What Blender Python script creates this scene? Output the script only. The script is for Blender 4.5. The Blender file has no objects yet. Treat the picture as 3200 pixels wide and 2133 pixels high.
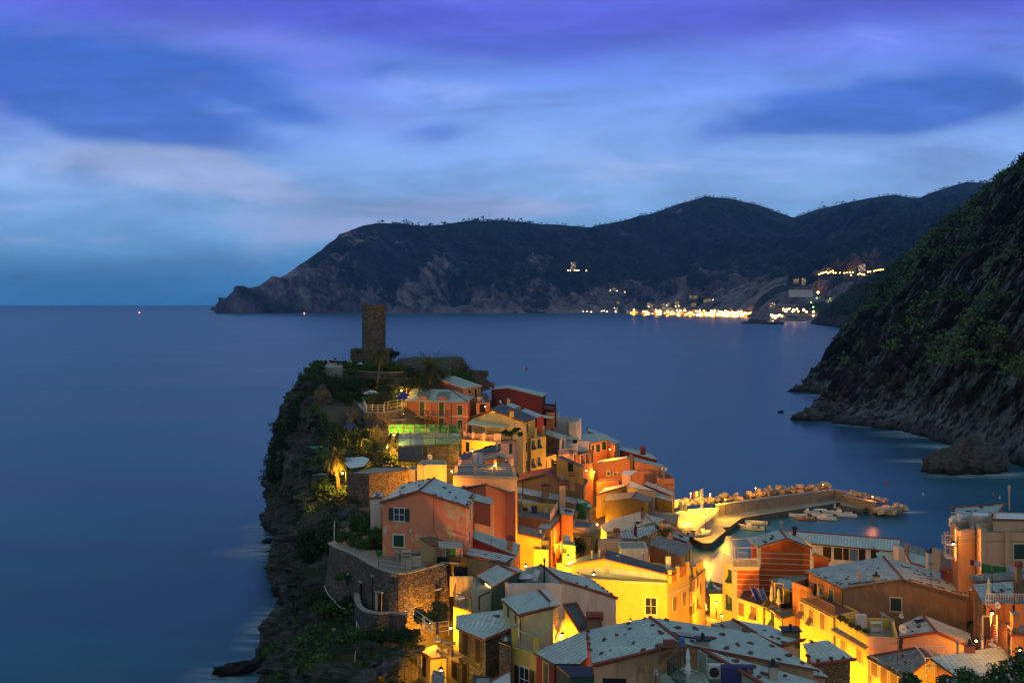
import bpy, math, random
import numpy as np
from mathutils import Vector, noise, Matrix
from mathutils.geometry import tessellate_polygon
random.seed(7)
R = math.radians
sc = bpy.context.scene
COL = sc.collection
# ------------------------------------------------------------------ camera
H, F, CX, HY = 50.0, 3111.1, 1600.0, 947.0      # camera height, focal length in photo pixels, centre, horizon row
cd = bpy.data.cameras.new('camera'); cam = bpy.data.objects.new('camera', cd); COL.objects.link(cam)
cam.location = (0, 0, H); cam.rotation_euler = (R(90), 0, 0)
cd.sensor_width = 36; cd.lens = 35; cd.shift_y = -119.5/3200; cd.clip_start = 1; cd.clip_end = 90000
sc.camera = cam
# ------------------------------------------------------------------ exposure
sc.view_settings.view_transform = 'Standard'; sc.view_settings.look = 'None'
sc.view_settings.exposure = 0.15; sc.view_settings.gamma = 1
sc.cycles.use_denoising = True
sc.cycles.max_bounces = 5; sc.cycles.diffuse_bounces = 3; sc.cycles.glossy_bounces = 2
sc.cycles.transparent_max_bounces = 12; sc.cycles.volume_bounces = 0
sc.cycles.sample_clamp_indirect = 6
# ------------------------------------------------------------------ node helpers
class NT:
    def __init__(s, tree): s.t = tree; s.n = tree.nodes; s.l = tree.links
    def new(s, ty, **k):
        n = s.n.new(ty)
        for a, b in k.items(): setattr(n, a, b)
        return n
    def put(s, sock, v):
        if hasattr(v, 'is_output') or isinstance(v, bpy.types.NodeSocket): s.l.new(v, sock)
        else: sock.default_value = v
    def m(s, op, a, b=0.0, c=None, clamp=False):
        n = s.new('ShaderNodeMath', operation=op); n.use_clamp = clamp
        s.put(n.inputs[0], a); s.put(n.inputs[1], b)
        if c is not None: s.put(n.inputs[2], c)
        return n.outputs[0]
    def mix(s, f, a, b, mode='MIX'):
        n = s.new('ShaderNodeMix', data_type='RGBA', blend_type=mode)
        s.put(n.inputs[0], f)
        s.put(n.inputs[6], a if not isinstance(a, tuple) else (*a[:3], 1)); s.put(n.inputs[7], b if not isinstance(b, tuple) else (*b[:3], 1))
        return n.outputs[2]
    def ramp(s, f, stops, interp='LINEAR'):
        n = s.new('ShaderNodeValToRGB'); n.color_ramp.interpolation = interp
        e = n.color_ramp.elements
        while len(e) < len(stops): e.new(0.5)
        for i, (p, c) in enumerate(stops):
            e[i].position = p; e[i].color = (*c, 1) if isinstance(c, tuple) else (c, c, c, 1)
        s.put(n.inputs[0], f); return n.outputs[0]
    def noise(s, vec, scale, detail=4, rough=.55, dist=0.0, dims='3D'):
        n = s.new('ShaderNodeTexNoise'); n.noise_dimensions = dims
        if vec is not None: s.l.new(vec, n.inputs['Vector'])
        n.inputs['Scale'].default_value = scale; n.inputs['Detail'].default_value = detail
        n.inputs['Roughness'].default_value = rough; n.inputs['Distortion'].default_value = dist
        return n.outputs[0]
    def mapping(s, vec, scale=(1, 1, 1), rot=(0, 0, 0), loc=(0, 0, 0)):
        n = s.new('ShaderNodeMapping'); s.l.new(vec, n.inputs[0])
        n.inputs[1].default_value = loc; n.inputs[2].default_value = rot; n.inputs[3].default_value = scale
        return n.outputs[0]
def lin(r, g, b): return tuple(((c/255)/12.92 if c/255 <= .04045 else ((c/255+.055)/1.055)**2.4) for c in (r, g, b))
# ------------------------------------------------------------------ world: dusk sky with long thin clouds
w = bpy.data.worlds.new('World'); sc.world = w; w.use_nodes = True
t = NT(w.node_tree); t.n.clear()
out = t.new('ShaderNodeOutputWorld'); bg = t.new('ShaderNodeBackground')
tc = t.new('ShaderNodeTexCoord'); sep = t.new('ShaderNodeSeparateXYZ'); t.l.new(tc.outputs['Generated'], sep.inputs[0])
dx, dy, dz = sep.outputs
ady = t.m('MAXIMUM', t.m('ABSOLUTE', dy), 0.25)
u0 = t.m('DIVIDE', dx, ady); v0 = t.m('DIVIDE', dz, ady)
cmb = t.new('ShaderNodeCombineXYZ'); t.l.new(u0, cmb.inputs[0]); t.l.new(v0, cmb.inputs[1])
warp = t.noise(t.mapping(cmb.outputs[0], (3.2, 9, 1)), 1.0, 3, .5)
warp2 = t.noise(t.mapping(cmb.outputs[0], (2.4, 7, 1), loc=(5, 3, 0)), 1.0, 3, .5)
u = t.m('ADD', u0, t.m('MULTIPLY', t.m('SUBTRACT', warp, .5), .16)); v = t.m('ADD', v0, t.m('MULTIPLY', t.m('SUBTRACT', warp2, .5), .075))
grad = t.ramp(t.m('MULTIPLY', v0, 1.25, clamp=True), [(0.0, lin(70, 158, 218)), (.025, lin(84, 160, 222)), (.07, lin(116, 178, 232)), (.14, lin(138, 182, 240)), (.225, lin(128, 168, 242)), (.31, lin(104, 140, 236)), (.38, lin(96, 108, 224)), (.46, lin(70, 74, 180)), (.6, lin(26, 62, 122)), (1.0, lin(20, 58, 108))])
def blob(px, py, a, b, ang=0.0, p=1.0):
    cu, cv = (px-CX)/F, (HY-py)/F; a /= F; b /= F; c_, s_ = math.cos(R(ang)), math.sin(R(ang))
    x = t.m('SUBTRACT', u, cu); y = t.m('SUBTRACT', v, cv)
    xr = t.m('ADD', t.m('MULTIPLY', x, c_/a), t.m('MULTIPLY', y, s_/a)); yr = t.m('ADD', t.m('MULTIPLY', x, -s_/b), t.m('MULTIPLY', y, c_/b))
    d = t.m('ADD', t.m('MULTIPLY', xr, xr), t.m('MULTIPLY', yr, yr))
    return t.m('MULTIPLY', t.m('POWER', 2.718, t.m('MULTIPLY', d, -1.0)), p)
def sumb(L):
    r = None
    for b in L: r = blob(*b) if r is None else t.m('ADD', r, blob(*b))
    return t.m('MINIMUM', r, 1.0)
streak = t.noise(t.mapping(cmb.outputs[0], (2.2, 11, 1), rot=(0, 0, R(14))), 1.6, 6, .55, .4)
sk = t.m('SUBTRACT', streak, .5)
st2 = t.noise(t.mapping(cmb.outputs[0], (4.5, 17, 1), rot=(0, 0, R(-9)), loc=(2, 1, 0)), 1.3, 7, .6, .5)
sk2 = t.m('SUBTRACT', st2, .5)
def brk(x, lo, hi, k=1.6, s_=None): return t.ramp(t.m('ADD', x, t.m('MULTIPLY', s_ if s_ is not None else sk2, k)), [(lo, 0.0), (hi, 1.0)], 'EASE')
dark = sumb([(260, 190, 560, 120, -12, .75), (2820, 300, 560, 95, 7, .6), (700, 180, 420, 70, -16, .4), (1330, 240, 300, 40, -6, .35), (250, 300, 520, 110, -14, .95), (760, 290, 260, 55, -22, .7), (2720, 330, 430, 85, 8, .75), (2300, 400, 260, 50, 12, .35), (1400, 400, 170, 34, 4, .55), (3120, 300, 170, 55, 0, .6), (1150, 250, 90, 30, 0, .3), (430, 400, 400, 60, -10, .5)])
viol = sumb([(1300, 95, 620, 120, -9, 1.0), (2150, 40, 560, 95, 5, .95), (3100, -20, 400, 90, 0, .7), (500, 30, 500, 80, 0, .55)])
pale = sumb([(350, 520, 420, 60, -4, .5), (1150, 700, 420, 45, 0, .5), (150, 620, 300, 60, 0, .35), (1500, 330, 420, 60, -14, .3), (560, 540, 330, 70, -10, .9), (760, 560, 120, 40, -20, .5), (1350, 640, 420, 48, -4, .95), (1690, 665, 130, 22, 0, .6), (940, 760, 160, 50, 20, .45), (300, 450, 400, 50, -8, .35), (370, 745, 90, 13, 0, .55), (110, 738, 140, 13, 0, .45), (2650, 470, 620, 80, 4, .35), (1900, 560, 420, 60, 0, .25)])
vl2 = sumb([(900, 160, 260, 60, -20, .7), (1000, 280, 380, 60, -24, .5), (2600, 120, 520, 60, -3, .5), (0, 300, 120, 120, 0, .7)])
c = t.mix(t.m('MULTIPLY', vl2, .75), grad, lin(120, 128, 228))
c = t.mix(t.m('MULTIPLY', brk(pale, .1, .9, 1.8), .85), c, lin(166, 186, 234))
c = t.mix(t.m('MULTIPLY', brk(dark, .12, .95, 1.5), .8), c, lin(46, 98, 196))
c = t.mix(t.m('MULTIPLY', brk(viol, .1, 1.0, 1.1), .62), c, lin(74, 80, 200))
lift = t.m('ADD', 1.0, t.m('ADD', t.m('MULTIPLY', sk, .8), t.m('MULTIPLY', sk2, .9))); vs = t.new('ShaderNodeVectorMath', operation='SCALE'); t.l.new(c, vs.inputs[0]); t.l.new(lift, vs.inputs['Scale'])
front = vs.outputs[0]
# the part of the sky behind the viewer and overhead is the paler, first light of the day
mr = t.new('ShaderNodeMapRange'); mr.interpolation_type = 'SMOOTHSTEP'; t.l.new(t.m('ADD', dy, t.m('MULTIPLY', dz, -1.2)), mr.inputs[0])
mr.inputs[1].default_value = .42; mr.inputs[2].default_value = -.35
back = t.mix(t.m('MULTIPLY', dz, 1.2, clamp=True), lin(168, 180, 182), lin(128, 158, 172))
c = t.mix(mr.outputs[0], front, back)
c = t.mix(t.m('LESS_THAN', dz, -.002), c, lin(36, 62, 110))
nish = t.new('ShaderNodeTexSky', sky_type='NISHITA'); nish.sun_disc = False; nish.sun_elevation = R(1); nish.sun_rotation = R(200)
ns = t.new('ShaderNodeVectorMath', operation='SCALE'); t.l.new(nish.outputs[0], ns.inputs[0]); ns.inputs['Scale'].default_value = .01
ad = t.new('ShaderNodeVectorMath', operation='ADD'); t.l.new(c, ad.inputs[0]); t.l.new(ns.outputs[0], ad.inputs[1])
t.l.new(ad.outputs[0], bg.inputs[0]); bg.inputs[1].default_value = 1.0; t.l.new(bg.outputs[0], out.inputs[0])
w.cycles.sampling_method = 'MANUAL'; w.cycles.sample_map_resolution = 512
sd = bpy.data.lights.new('sun', 'SUN'); sd.energy = .12; sd.angle = R(50); sd.color = (1.0, .93, .84)
so = bpy.data.objects.new('sun', sd); COL.objects.link(so); so.rotation_euler = (R(52), 0, R(20))
# ------------------------------------------------------------------ materials
MATS = {}
def mat(name, fn, rough=.85, spec=.3, **kw):
    if name in MATS: return MATS[name]
    m = bpy.data.materials.new(name); m.use_nodes = True; nt = NT(m.node_tree)
    b = nt.n['Principled BSDF']; b.inputs['Roughness'].default_value = rough; b.inputs['Specular IOR Level'].default_value = spec
    fn(nt, b); MATS[name] = m; return m
def objco(nt): return nt.new('ShaderNodeNewGeometry').outputs['Position']
def bump(nt, b, h, strength=.4, dist=.1):
    n = nt.new('ShaderNodeBump'); n.inputs['Strength'].default_value = strength; n.inputs['Distance'].default_value = dist
    nt.l.new(h, n.inputs['Height']); nt.l.new(n.outputs[0], b.inputs['Normal'])
def plaster(name, col, dirt=.35, patch=None, vs=1.0):
    def fn(nt, b):
        co = objco(nt)
        n1 = nt.noise(co, .55*vs, 6, .62); n2 = nt.noise(nt.mapping(co, (1.6, 1.6, .22)), 1.3, 5, .6)
        c = nt.mix(nt.m('MULTIPLY', nt.ramp(n1, [(.38, 0.0), (.68, 1.0)]), dirt), tuple(col), tuple(x*.55+.02 for x in col))
        c = nt.mix(nt.m('MULTIPLY', nt.ramp(n2, [(.5, 0.0), (.72, 1.0)]), dirt*.8), c, tuple(x*.45 for x in col))
        if patch: c = nt.mix(nt.ramp(nt.noise(co, .42, 5, .65, .3), [(.56, 0.0), (.6, 1.0)]), c, tuple(patch))
        nt.l.new(c, b.inputs['Base Color']); bump(nt, b, nt.noise(co, 9, 5), .25, .04)
    return mat(name, fn, .92, .15)
def plain(name, col, rough=.6, metal=0.0, spec=.4, var=.25, sc_=3):
    def fn(nt, b):
        c = nt.mix(nt.m('MULTIPLY', nt.noise(objco(nt), sc_, 5), var*2), tuple(col), tuple(x*.5 for x in col))
        nt.l.new(c, b.inputs['Base Color']); b.inputs['Metallic'].default_value = metal
    return mat(name, fn, rough, spec)
def stonewall(name, ca, cb, scale=2.2, mort=(.05, .045, .04)):
    def fn(nt, b):
        co = nt.mapping(objco(nt), (1, 1, 1.7))
        vo = nt.new('ShaderNodeTexVoronoi', feature='F1'); vo.inputs['Scale'].default_value = scale; nt.l.new(co, vo.inputs[0])
        ve = nt.new('ShaderNodeTexVoronoi', feature='DISTANCE_TO_EDGE'); ve.inputs['Scale'].default_value = scale; nt.l.new(co, ve.inputs[0])
        hs = nt.new('ShaderNodeSeparateColor'); nt.l.new(vo.outputs['Color'], hs.inputs[0])
        c = nt.mix(hs.outputs[0], tuple(ca), tuple(cb))
        c = nt.mix(nt.m('MULTIPLY', nt.noise(co, .5, 5), .7), c, tuple(x*.35 for x in ca))
        e = nt.ramp(ve.outputs['Distance'], [(0.0, 0.0), (.09, 1.0)])
        c = nt.mix(e, tuple(mort), c)
        nt.l.new(c, b.inputs['Base Color']); bump(nt, b, nt.m('ADD', e, nt.m('MULTIPLY', nt.noise(co, 6, 4), .5)), .9, .12)
    return mat(name, fn, .95, .15)
def slate(name, ca, cb, sw=.35, sh=.55, gap=.035, lines=1.0, mort=.25):
    def fn(nt, b):
        uv = nt.new('ShaderNodeUVMap').outputs[0]
        br = nt.new('ShaderNodeTexBrick'); nt.l.new(nt.mapping(uv, rot=(0, 0, R(90))), br.inputs[0])
        br.inputs['Scale'].default_value = 1.0; br.inputs['Brick Width'].default_value = sh; br.inputs['Row Height'].default_value = sw
        br.inputs['Mortar Size'].default_value = gap*.5; br.inputs['Mortar Smooth'].default_value = .3; br.offset = .5
        br.inputs['Color1'].default_value = (*ca, 1); br.inputs['Color2'].default_value = (*cb, 1)
        br.inputs['Mortar'].default_value = (*[x*mort for x in ca], 1)
        pos = objco(nt)
        c = nt.mix(nt.m('MULTIPLY', nt.ramp(nt.noise(pos, .5, 6, .65), [(.36, 0.0), (.7, 1.0)]), .5), br.outputs[0], tuple(x*.45 for x in ca))
        c = nt.mix(nt.m('MULTIPLY', nt.ramp(nt.noise(pos, 2.3, 5, .7), [(.55, 0.0), (.75, 1.0)]), .45), c, (.24, .27, .2))
        nt.l.new(c, b.inputs['Base Color'])
        hb = nt.m('ADD', nt.m('MULTIPLY', br.outputs['Fac'], -1.0), nt.m('MULTIPLY', nt.noise(pos, 5, 4), .6)); bump(nt, b, hb, .8, .05)
    return mat(name, fn, .72, .35)
def emis(name, col, strength):
    def fn(nt, b):
        b.inputs['Base Color'].default_value = (*col, 1); b.inputs['Emission Color'].default_value = (*col, 1); b.inputs['Emission Strength'].default_value = strength
    return mat(name, fn, .5)
M = dict(
 pink=plaster('pink_plaster', (.68, .23, .13), .4, (.55, .38, .2)), pinkp=plaster('pale_pink_plaster', (.58, .36, .29), .3),
 salmon=plaster('salmon_plaster', (.46, .2, .12), .5), peach=plaster('peach_plaster', (.55, .34, .22), .35), orange=plaster('orange_plaster', (.5, .19, .07), .45), terra=plaster('terracotta_plaster', (.42, .15, .09), .3),
 dred=plaster('dark_red_plaster', (.13, .03, .03), .25), redp=plaster('red_plaster', (.33, .05, .035), .3),
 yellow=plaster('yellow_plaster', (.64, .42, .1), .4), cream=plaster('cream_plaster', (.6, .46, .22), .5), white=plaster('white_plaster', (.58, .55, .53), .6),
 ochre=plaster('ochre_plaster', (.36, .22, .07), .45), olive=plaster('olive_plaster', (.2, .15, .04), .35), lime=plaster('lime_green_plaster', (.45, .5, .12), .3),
 tan=plaster('tan_plaster', (.42, .28, .13), .6), brown=plaster('brown_stained_plaster', (.26, .17, .1), .8, (.2, .13, .08)), mott=plaster('mottled_old_plaster', (.5, .3, .17), 1.0, (.26, .12, .06)),
 grey=plaster('grey_render', (.3, .3, .3), .4), dgreen=plaster('dark_green_plaster', (.04, .08, .06), .3), sage=plaster('sage_plaster', (.3, .36, .28), .35),
 deeporange=plaster('deep_orange_plaster', (.5, .1, .02), .25),
 stone=stonewall('rubble_stone', (.2, .17, .14), (.09, .08, .07)), dstone=stonewall('dark_rubble_stone', (.13, .13, .13), (.06, .065, .07)), tstone=stonewall('tower_stone', (.24, .18, .14), (.09, .075, .065), 1.9, (.03, .028, .025)),
 wstone=stonewall('warm_rubble_stone', (.3, .22, .14), (.16, .12, .08)),
 slate=slate('slate_slabs', (.44, .52, .49), (.37, .44, .42), .4, .9), slateb=slate('blue_slate_slabs', (.48, .56, .56), (.41, .49, .5), .42, 1.6, .05),
 slates=slate('striped_slate', (.56, .6, .6), (.36, .4, .42), .5, 2.2, .16, mort=.35), slated=slate('dark_slate', (.09, .1, .11), (.06, .07, .08), .5, .9),
 slatep=slate('patched_slate', (.48, .55, .55), (.27, .31, .32), .28, .6, .05), slateo=slate('old_stone_slabs', (.3, .3, .28), (.12, .12, .12), .32, .5, .06),
 redroof=slate('red_membrane_roof', (.24, .06, .05), (.22, .055, .05), 3, 6, .03), tile=plain('terracotta_tile', (.27, .07, .045), .8, var=.5, sc_=4),
 pave=slate('paving_slabs', (.34, .27, .22), (.27, .22, .18), .5, .5, .04, mort=.5), deck=plain('dark_deck', (.14, .14, .16), .8), redfloor=plain('red_tile_floor', (.2, .06, .05), .7),
 conc=plain('concrete', (.3, .28, .25), .9, sc_=.8, var=.35), green=plain('green_shutter_paint', (.012, .05, .035), .6), green2=plain('bright_green_paint', (.02, .16, .05), .6), brownsh=plain('brown_shutter_paint', (.16, .07, .03), .6),
 dark=plain('dark_opening', (.012, .012, .016), .3), trim=plain('pale_trim', (.62, .5, .35), .8), wtrim=plain('white_trim', (.65, .63, .62), .7), glass=plain('window_glass', (.02, .025, .035), .08, spec=.8),
 iron=plain('dark_iron', (.03, .03, .035), .5, .3), wmetal=plain('white_metal', (.6, .6, .62), .5), pipe=plain('brown_pipe', (.07, .05, .04), .5), dish=plain('pale_dish', (.55, .55, .56), .5), ac=plain('ac_casing', (.5, .48, .45), .5),
 rockp=plain('brown_stone', (.13, .07, .05), .95, var=.5, sc_=4), wood=plain('weathered_wood', (.16, .1, .06), .8), palmtrunk=plain('palm_trunk', (.14, .1, .07), .95, var=.5),
 cloth_w=plain('white_canvas', (.62, .64, .66), .8), cloth_b=plain('blue_canvas', (.02, .025, .24), .8), cloth_g=plain('green_canvas', (.02, .25, .12), .8), cloth_o=plain('orange_canvas', (.7, .1, .03), .8), cloth_c=plain('cream_canvas', (.55, .52, .35), .8),
 cloth_p=plain('lilac_cloth', (.45, .4, .6), .8), purple=plain('purple_cloth', (.035, .03, .13), .8), mint=plain('mint_canvas', (.35, .5, .42), .8), brass=plain('pale_chimney', (.4, .33, .26), .9), red=plain('red_paint', (.45, .04, .03), .5), bwhite=plain('boat_white', (.6, .58, .56), .4), bblue=plain('boat_blue', (.06, .15, .4), .4), bwood=plain('boat_wood', (.3, .14, .06), .6),
 bulb=emis('sodium_bulb', (1, .62, .2), 25), litwin=emis('lit_window', (1, .62, .2), 3.0), bulbfar=emis('far_lamp', (1, .46, .1), 45), bulbg=emis('far_green_lamp', (.5, 1, .15), 6), bulbw=emis('far_pale_lamp', (1, .75, .4), 22), bulbr=emis('red_marker', (1, .2, .05), 14),
)
def leafmat(name, a, b_, tr=.15):
    def fn(nt, b):
        oi = nt.new('ShaderNodeNewGeometry')
        c = nt.mix(oi.outputs['Random Per Island'], tuple(a), tuple(b_)); c = nt.mix(nt.m('MULTIPLY', nt.noise(oi.outputs['Position'], .35, 3), .6), c, tuple(x*.4 for x in a))
        nt.l.new(c, b.inputs['Base Color'])
    return mat(name, fn, .8, .2)
M['leaf'] = leafmat("leaves", (.06, .13, .03), (.025, .06, .02)); M['leafd'] = leafmat('dark_leaves', (.025, .055, .02), (.01, .028, .012)); M['palm'] = leafmat('palm_leaves', (.08, .09, .03), (.035, .05, .02)); M['leafo'] = leafmat('olive_leaves', (.09, .11, .04), (.04, .06, .025))
M['leafh'] = leafmat('hill_leaves', (.12, .19, .06), (.05, .09, .035)); M['leafk'] = leafmat('hill_dark_leaves', (.05, .1, .04), (.025, .05, .025)); M['flower'] = plain('pink_white_petals', (.6, .5, .6), .8)
# ------------------------------------------------------------------ mesh builder
def woff(p):
    o = Vector((0, 0, 0)); top = None
    while p is not None: o += Vector(p.location); top = p; p = p.parent
    return o if top is not None and top.get('_w') else Vector((0, 0, 0))
class MB:
    def __init__(s): s.v = []; s.f = []; s.uv = []; s.mi = []; s.cur = 0
    def face(s, pts, uv=None):
        i = len(s.v); s.v += [tuple(p) for p in pts]; s.f.append(tuple(range(i, i+len(pts)))); s.uv.append(uv); s.mi.append(s.cur)
    def mesh(s, verts, faces):
        i = len(s.v); s.v += [tuple(p) for p in verts]
        for f in faces: s.f.append(tuple(i+k for k in f)); s.uv.append(None); s.mi.append(s.cur)
    def box(s, c, d, X=None, Y=None, Z=None):
        X = Vector(X) if X is not None else Vector((1, 0, 0)); Z = Vector(Z) if Z is not None else Vector((0, 0, 1)); Y = Vector(Y) if Y is not None else Z.cross(X)
        c = Vector(c); P = [c+X*(d[0]/2*i)+Y*(d[1]/2*j)+Z*(d[2]/2*k) for k in (-1, 1) for j in (-1, 1) for i in (-1, 1)]
        s.mesh(P, [(0, 2, 3, 1), (4, 5, 7, 6), (0, 1, 5, 4), (2, 6, 7, 3), (0, 4, 6, 2), (1, 3, 7, 5)])
    def tube(s, p, q, r, n=6, r2=None):
        p, q = Vector(p), Vector(q); d = (q-p)
        if d.length < 1e-5: return
        d.normalize(); a = d.orthogonal().normalized(); b = d.cross(a); r2 = r if r2 is None else r2
        P = [p+(a*math.cos(k*2*math.pi/n)+b*math.sin(k*2*math.pi/n))*r for k in range(n)]+[q+(a*math.cos(k*2*math.pi/n)+b*math.sin(k*2*math.pi/n))*r2 for k in range(n)]
        s.mesh(P, [(k, (k+1) % n, n+(k+1) % n, n+k) for k in range(n)]+[tuple(range(n))[::-1], tuple(range(n, 2*n))])
    def lathe(s, c, prof, n=12, axis=None):
        c = Vector(c); Z = Vector(axis).normalized() if axis is not None else Vector((0, 0, 1)); X = Z.orthogonal().normalized(); Y = Z.cross(X)
        P = [c+Z*h+(X*math.cos(k*2*math.pi/n)+Y*math.sin(k*2*math.pi/n))*max(r, .001) for r, h in prof for k in range(n)]
        s.mesh(P, [(j*n+k, j*n+(k+1) % n, (j+1)*n+(k+1) % n, (j+1)*n+k) for j in range(len(prof)-1) for k in range(n)])
    def build(s, name, mats, parent=None, smooth=False):
        if not isinstance(mats, (list, tuple)): mats = [mats]
        me = bpy.data.meshes.new(name); off = woff(parent)
        me.from_pydata([tuple(Vector(v)-off) for v in s.v], [], s.f)
        if any(x is not None for x in s.uv):
            L = me.uv_layers.new(name='UVMap'); k = 0
            for f, uv in zip(s.f, s.uv):
                for j in range(len(f)):
                    L.data[k].uv = uv[j] if uv else (0, 0)
                    k += 1
        for m in mats: me.materials.append(M[m] if isinstance(m, str) else m)
        me.polygons.foreach_set('material_index', s.mi)
        if smooth: me.polygons.foreach_set('use_smooth', [True]*len(s.f))
        me.update(); o = bpy.data.objects.new(name, me); COL.objects.link(o)
        if parent is not None: o.parent = parent
        return o
def tag(o, label=None, cat=None, group=None, kind=None):
    if label: o['label'] = label
    if cat: o['category'] = cat
    if group: o['group'] = group
    if kind: o['kind'] = kind
    return o
def empty(name, loc, label, cat, group=None, world=True):
    o = bpy.data.objects.new(name, None); COL.objects.link(o); o.location = loc; tag(o, label, cat, group)
    o.empty_display_size = .3
    if world: o['_w'] = 1
    return o
def copy_tree(o, loc=None, rz=None, label=None, parent=None, scale=None, group=None):
    c = o.copy(); COL.objects.link(c); c.parent = parent
    if loc is not None: c.location = loc
    if rz is not None: c.rotation_euler = (0, 0, rz)
    if scale is not None: c.scale = (scale,)*3 if not isinstance(scale, tuple) else scale
    if label: c['label'] = label
    if group: c['group'] = group
    for ch in list(o.children):
        copy_tree(ch, parent=c)
    return c
# ------------------------------------------------------------------ photo frames: where a traced outline was read off, as (x, y, scale)
FR = dict(S=(0, 0, 1), D=(0, 0, 1.3605), a1=(800, 900, .3189), a2=(1200, 1150, .2551), a3=(1600, 1250, .3188), a4=(800, 1350, .3189), a5=(700, 1650, .3081),
          b1=(1350, 1650, .3081), b2=(1950, 1600, .34), b3=(2500, 1550, .3717), b4=(2050, 1480, .3612), b5=(1700, 780, .4675), r1=(2300, 450, .7335),
          c1=(1180, 1180, .12755), c2=(1600, 1380, .12755), c3=(1850, 1400, .12755), c4=(1850, 1580, .12755), d1=(1580, 1560, .12755), d2=(2900, 1540, .12755), d3=(2900, 1740, .2506))
def px(fr, x, y): a = FR[fr]; return a[0]+x*a[2], a[1]+y*a[2]
def atY(fr, x, y, Y): X_, y_ = px(fr, x, y); return Vector(((X_-CX)/F*Y, Y, H-(y_-HY)/F*Y))
def atZ(fr, x, y, z): X_, y_ = px(fr, x, y); Y = (H-z)*F/(y_-HY); return Vector(((X_-CX)/F*Y, Y, z))
def ray(fr, x, y): X_, y_ = px(fr, x, y); return Vector(((X_-CX)/F, 1, -(y_-HY)/F))
def onPlane(fr, x, y, p, q):       # vertical plane through p and q
    d = ray(fr, x, y); n = Vector((q.y-p.y, -(q.x-p.x), 0)); O = Vector((0, 0, H)); k = (p-O).dot(n)/d.dot(n); return O+d*k
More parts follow.
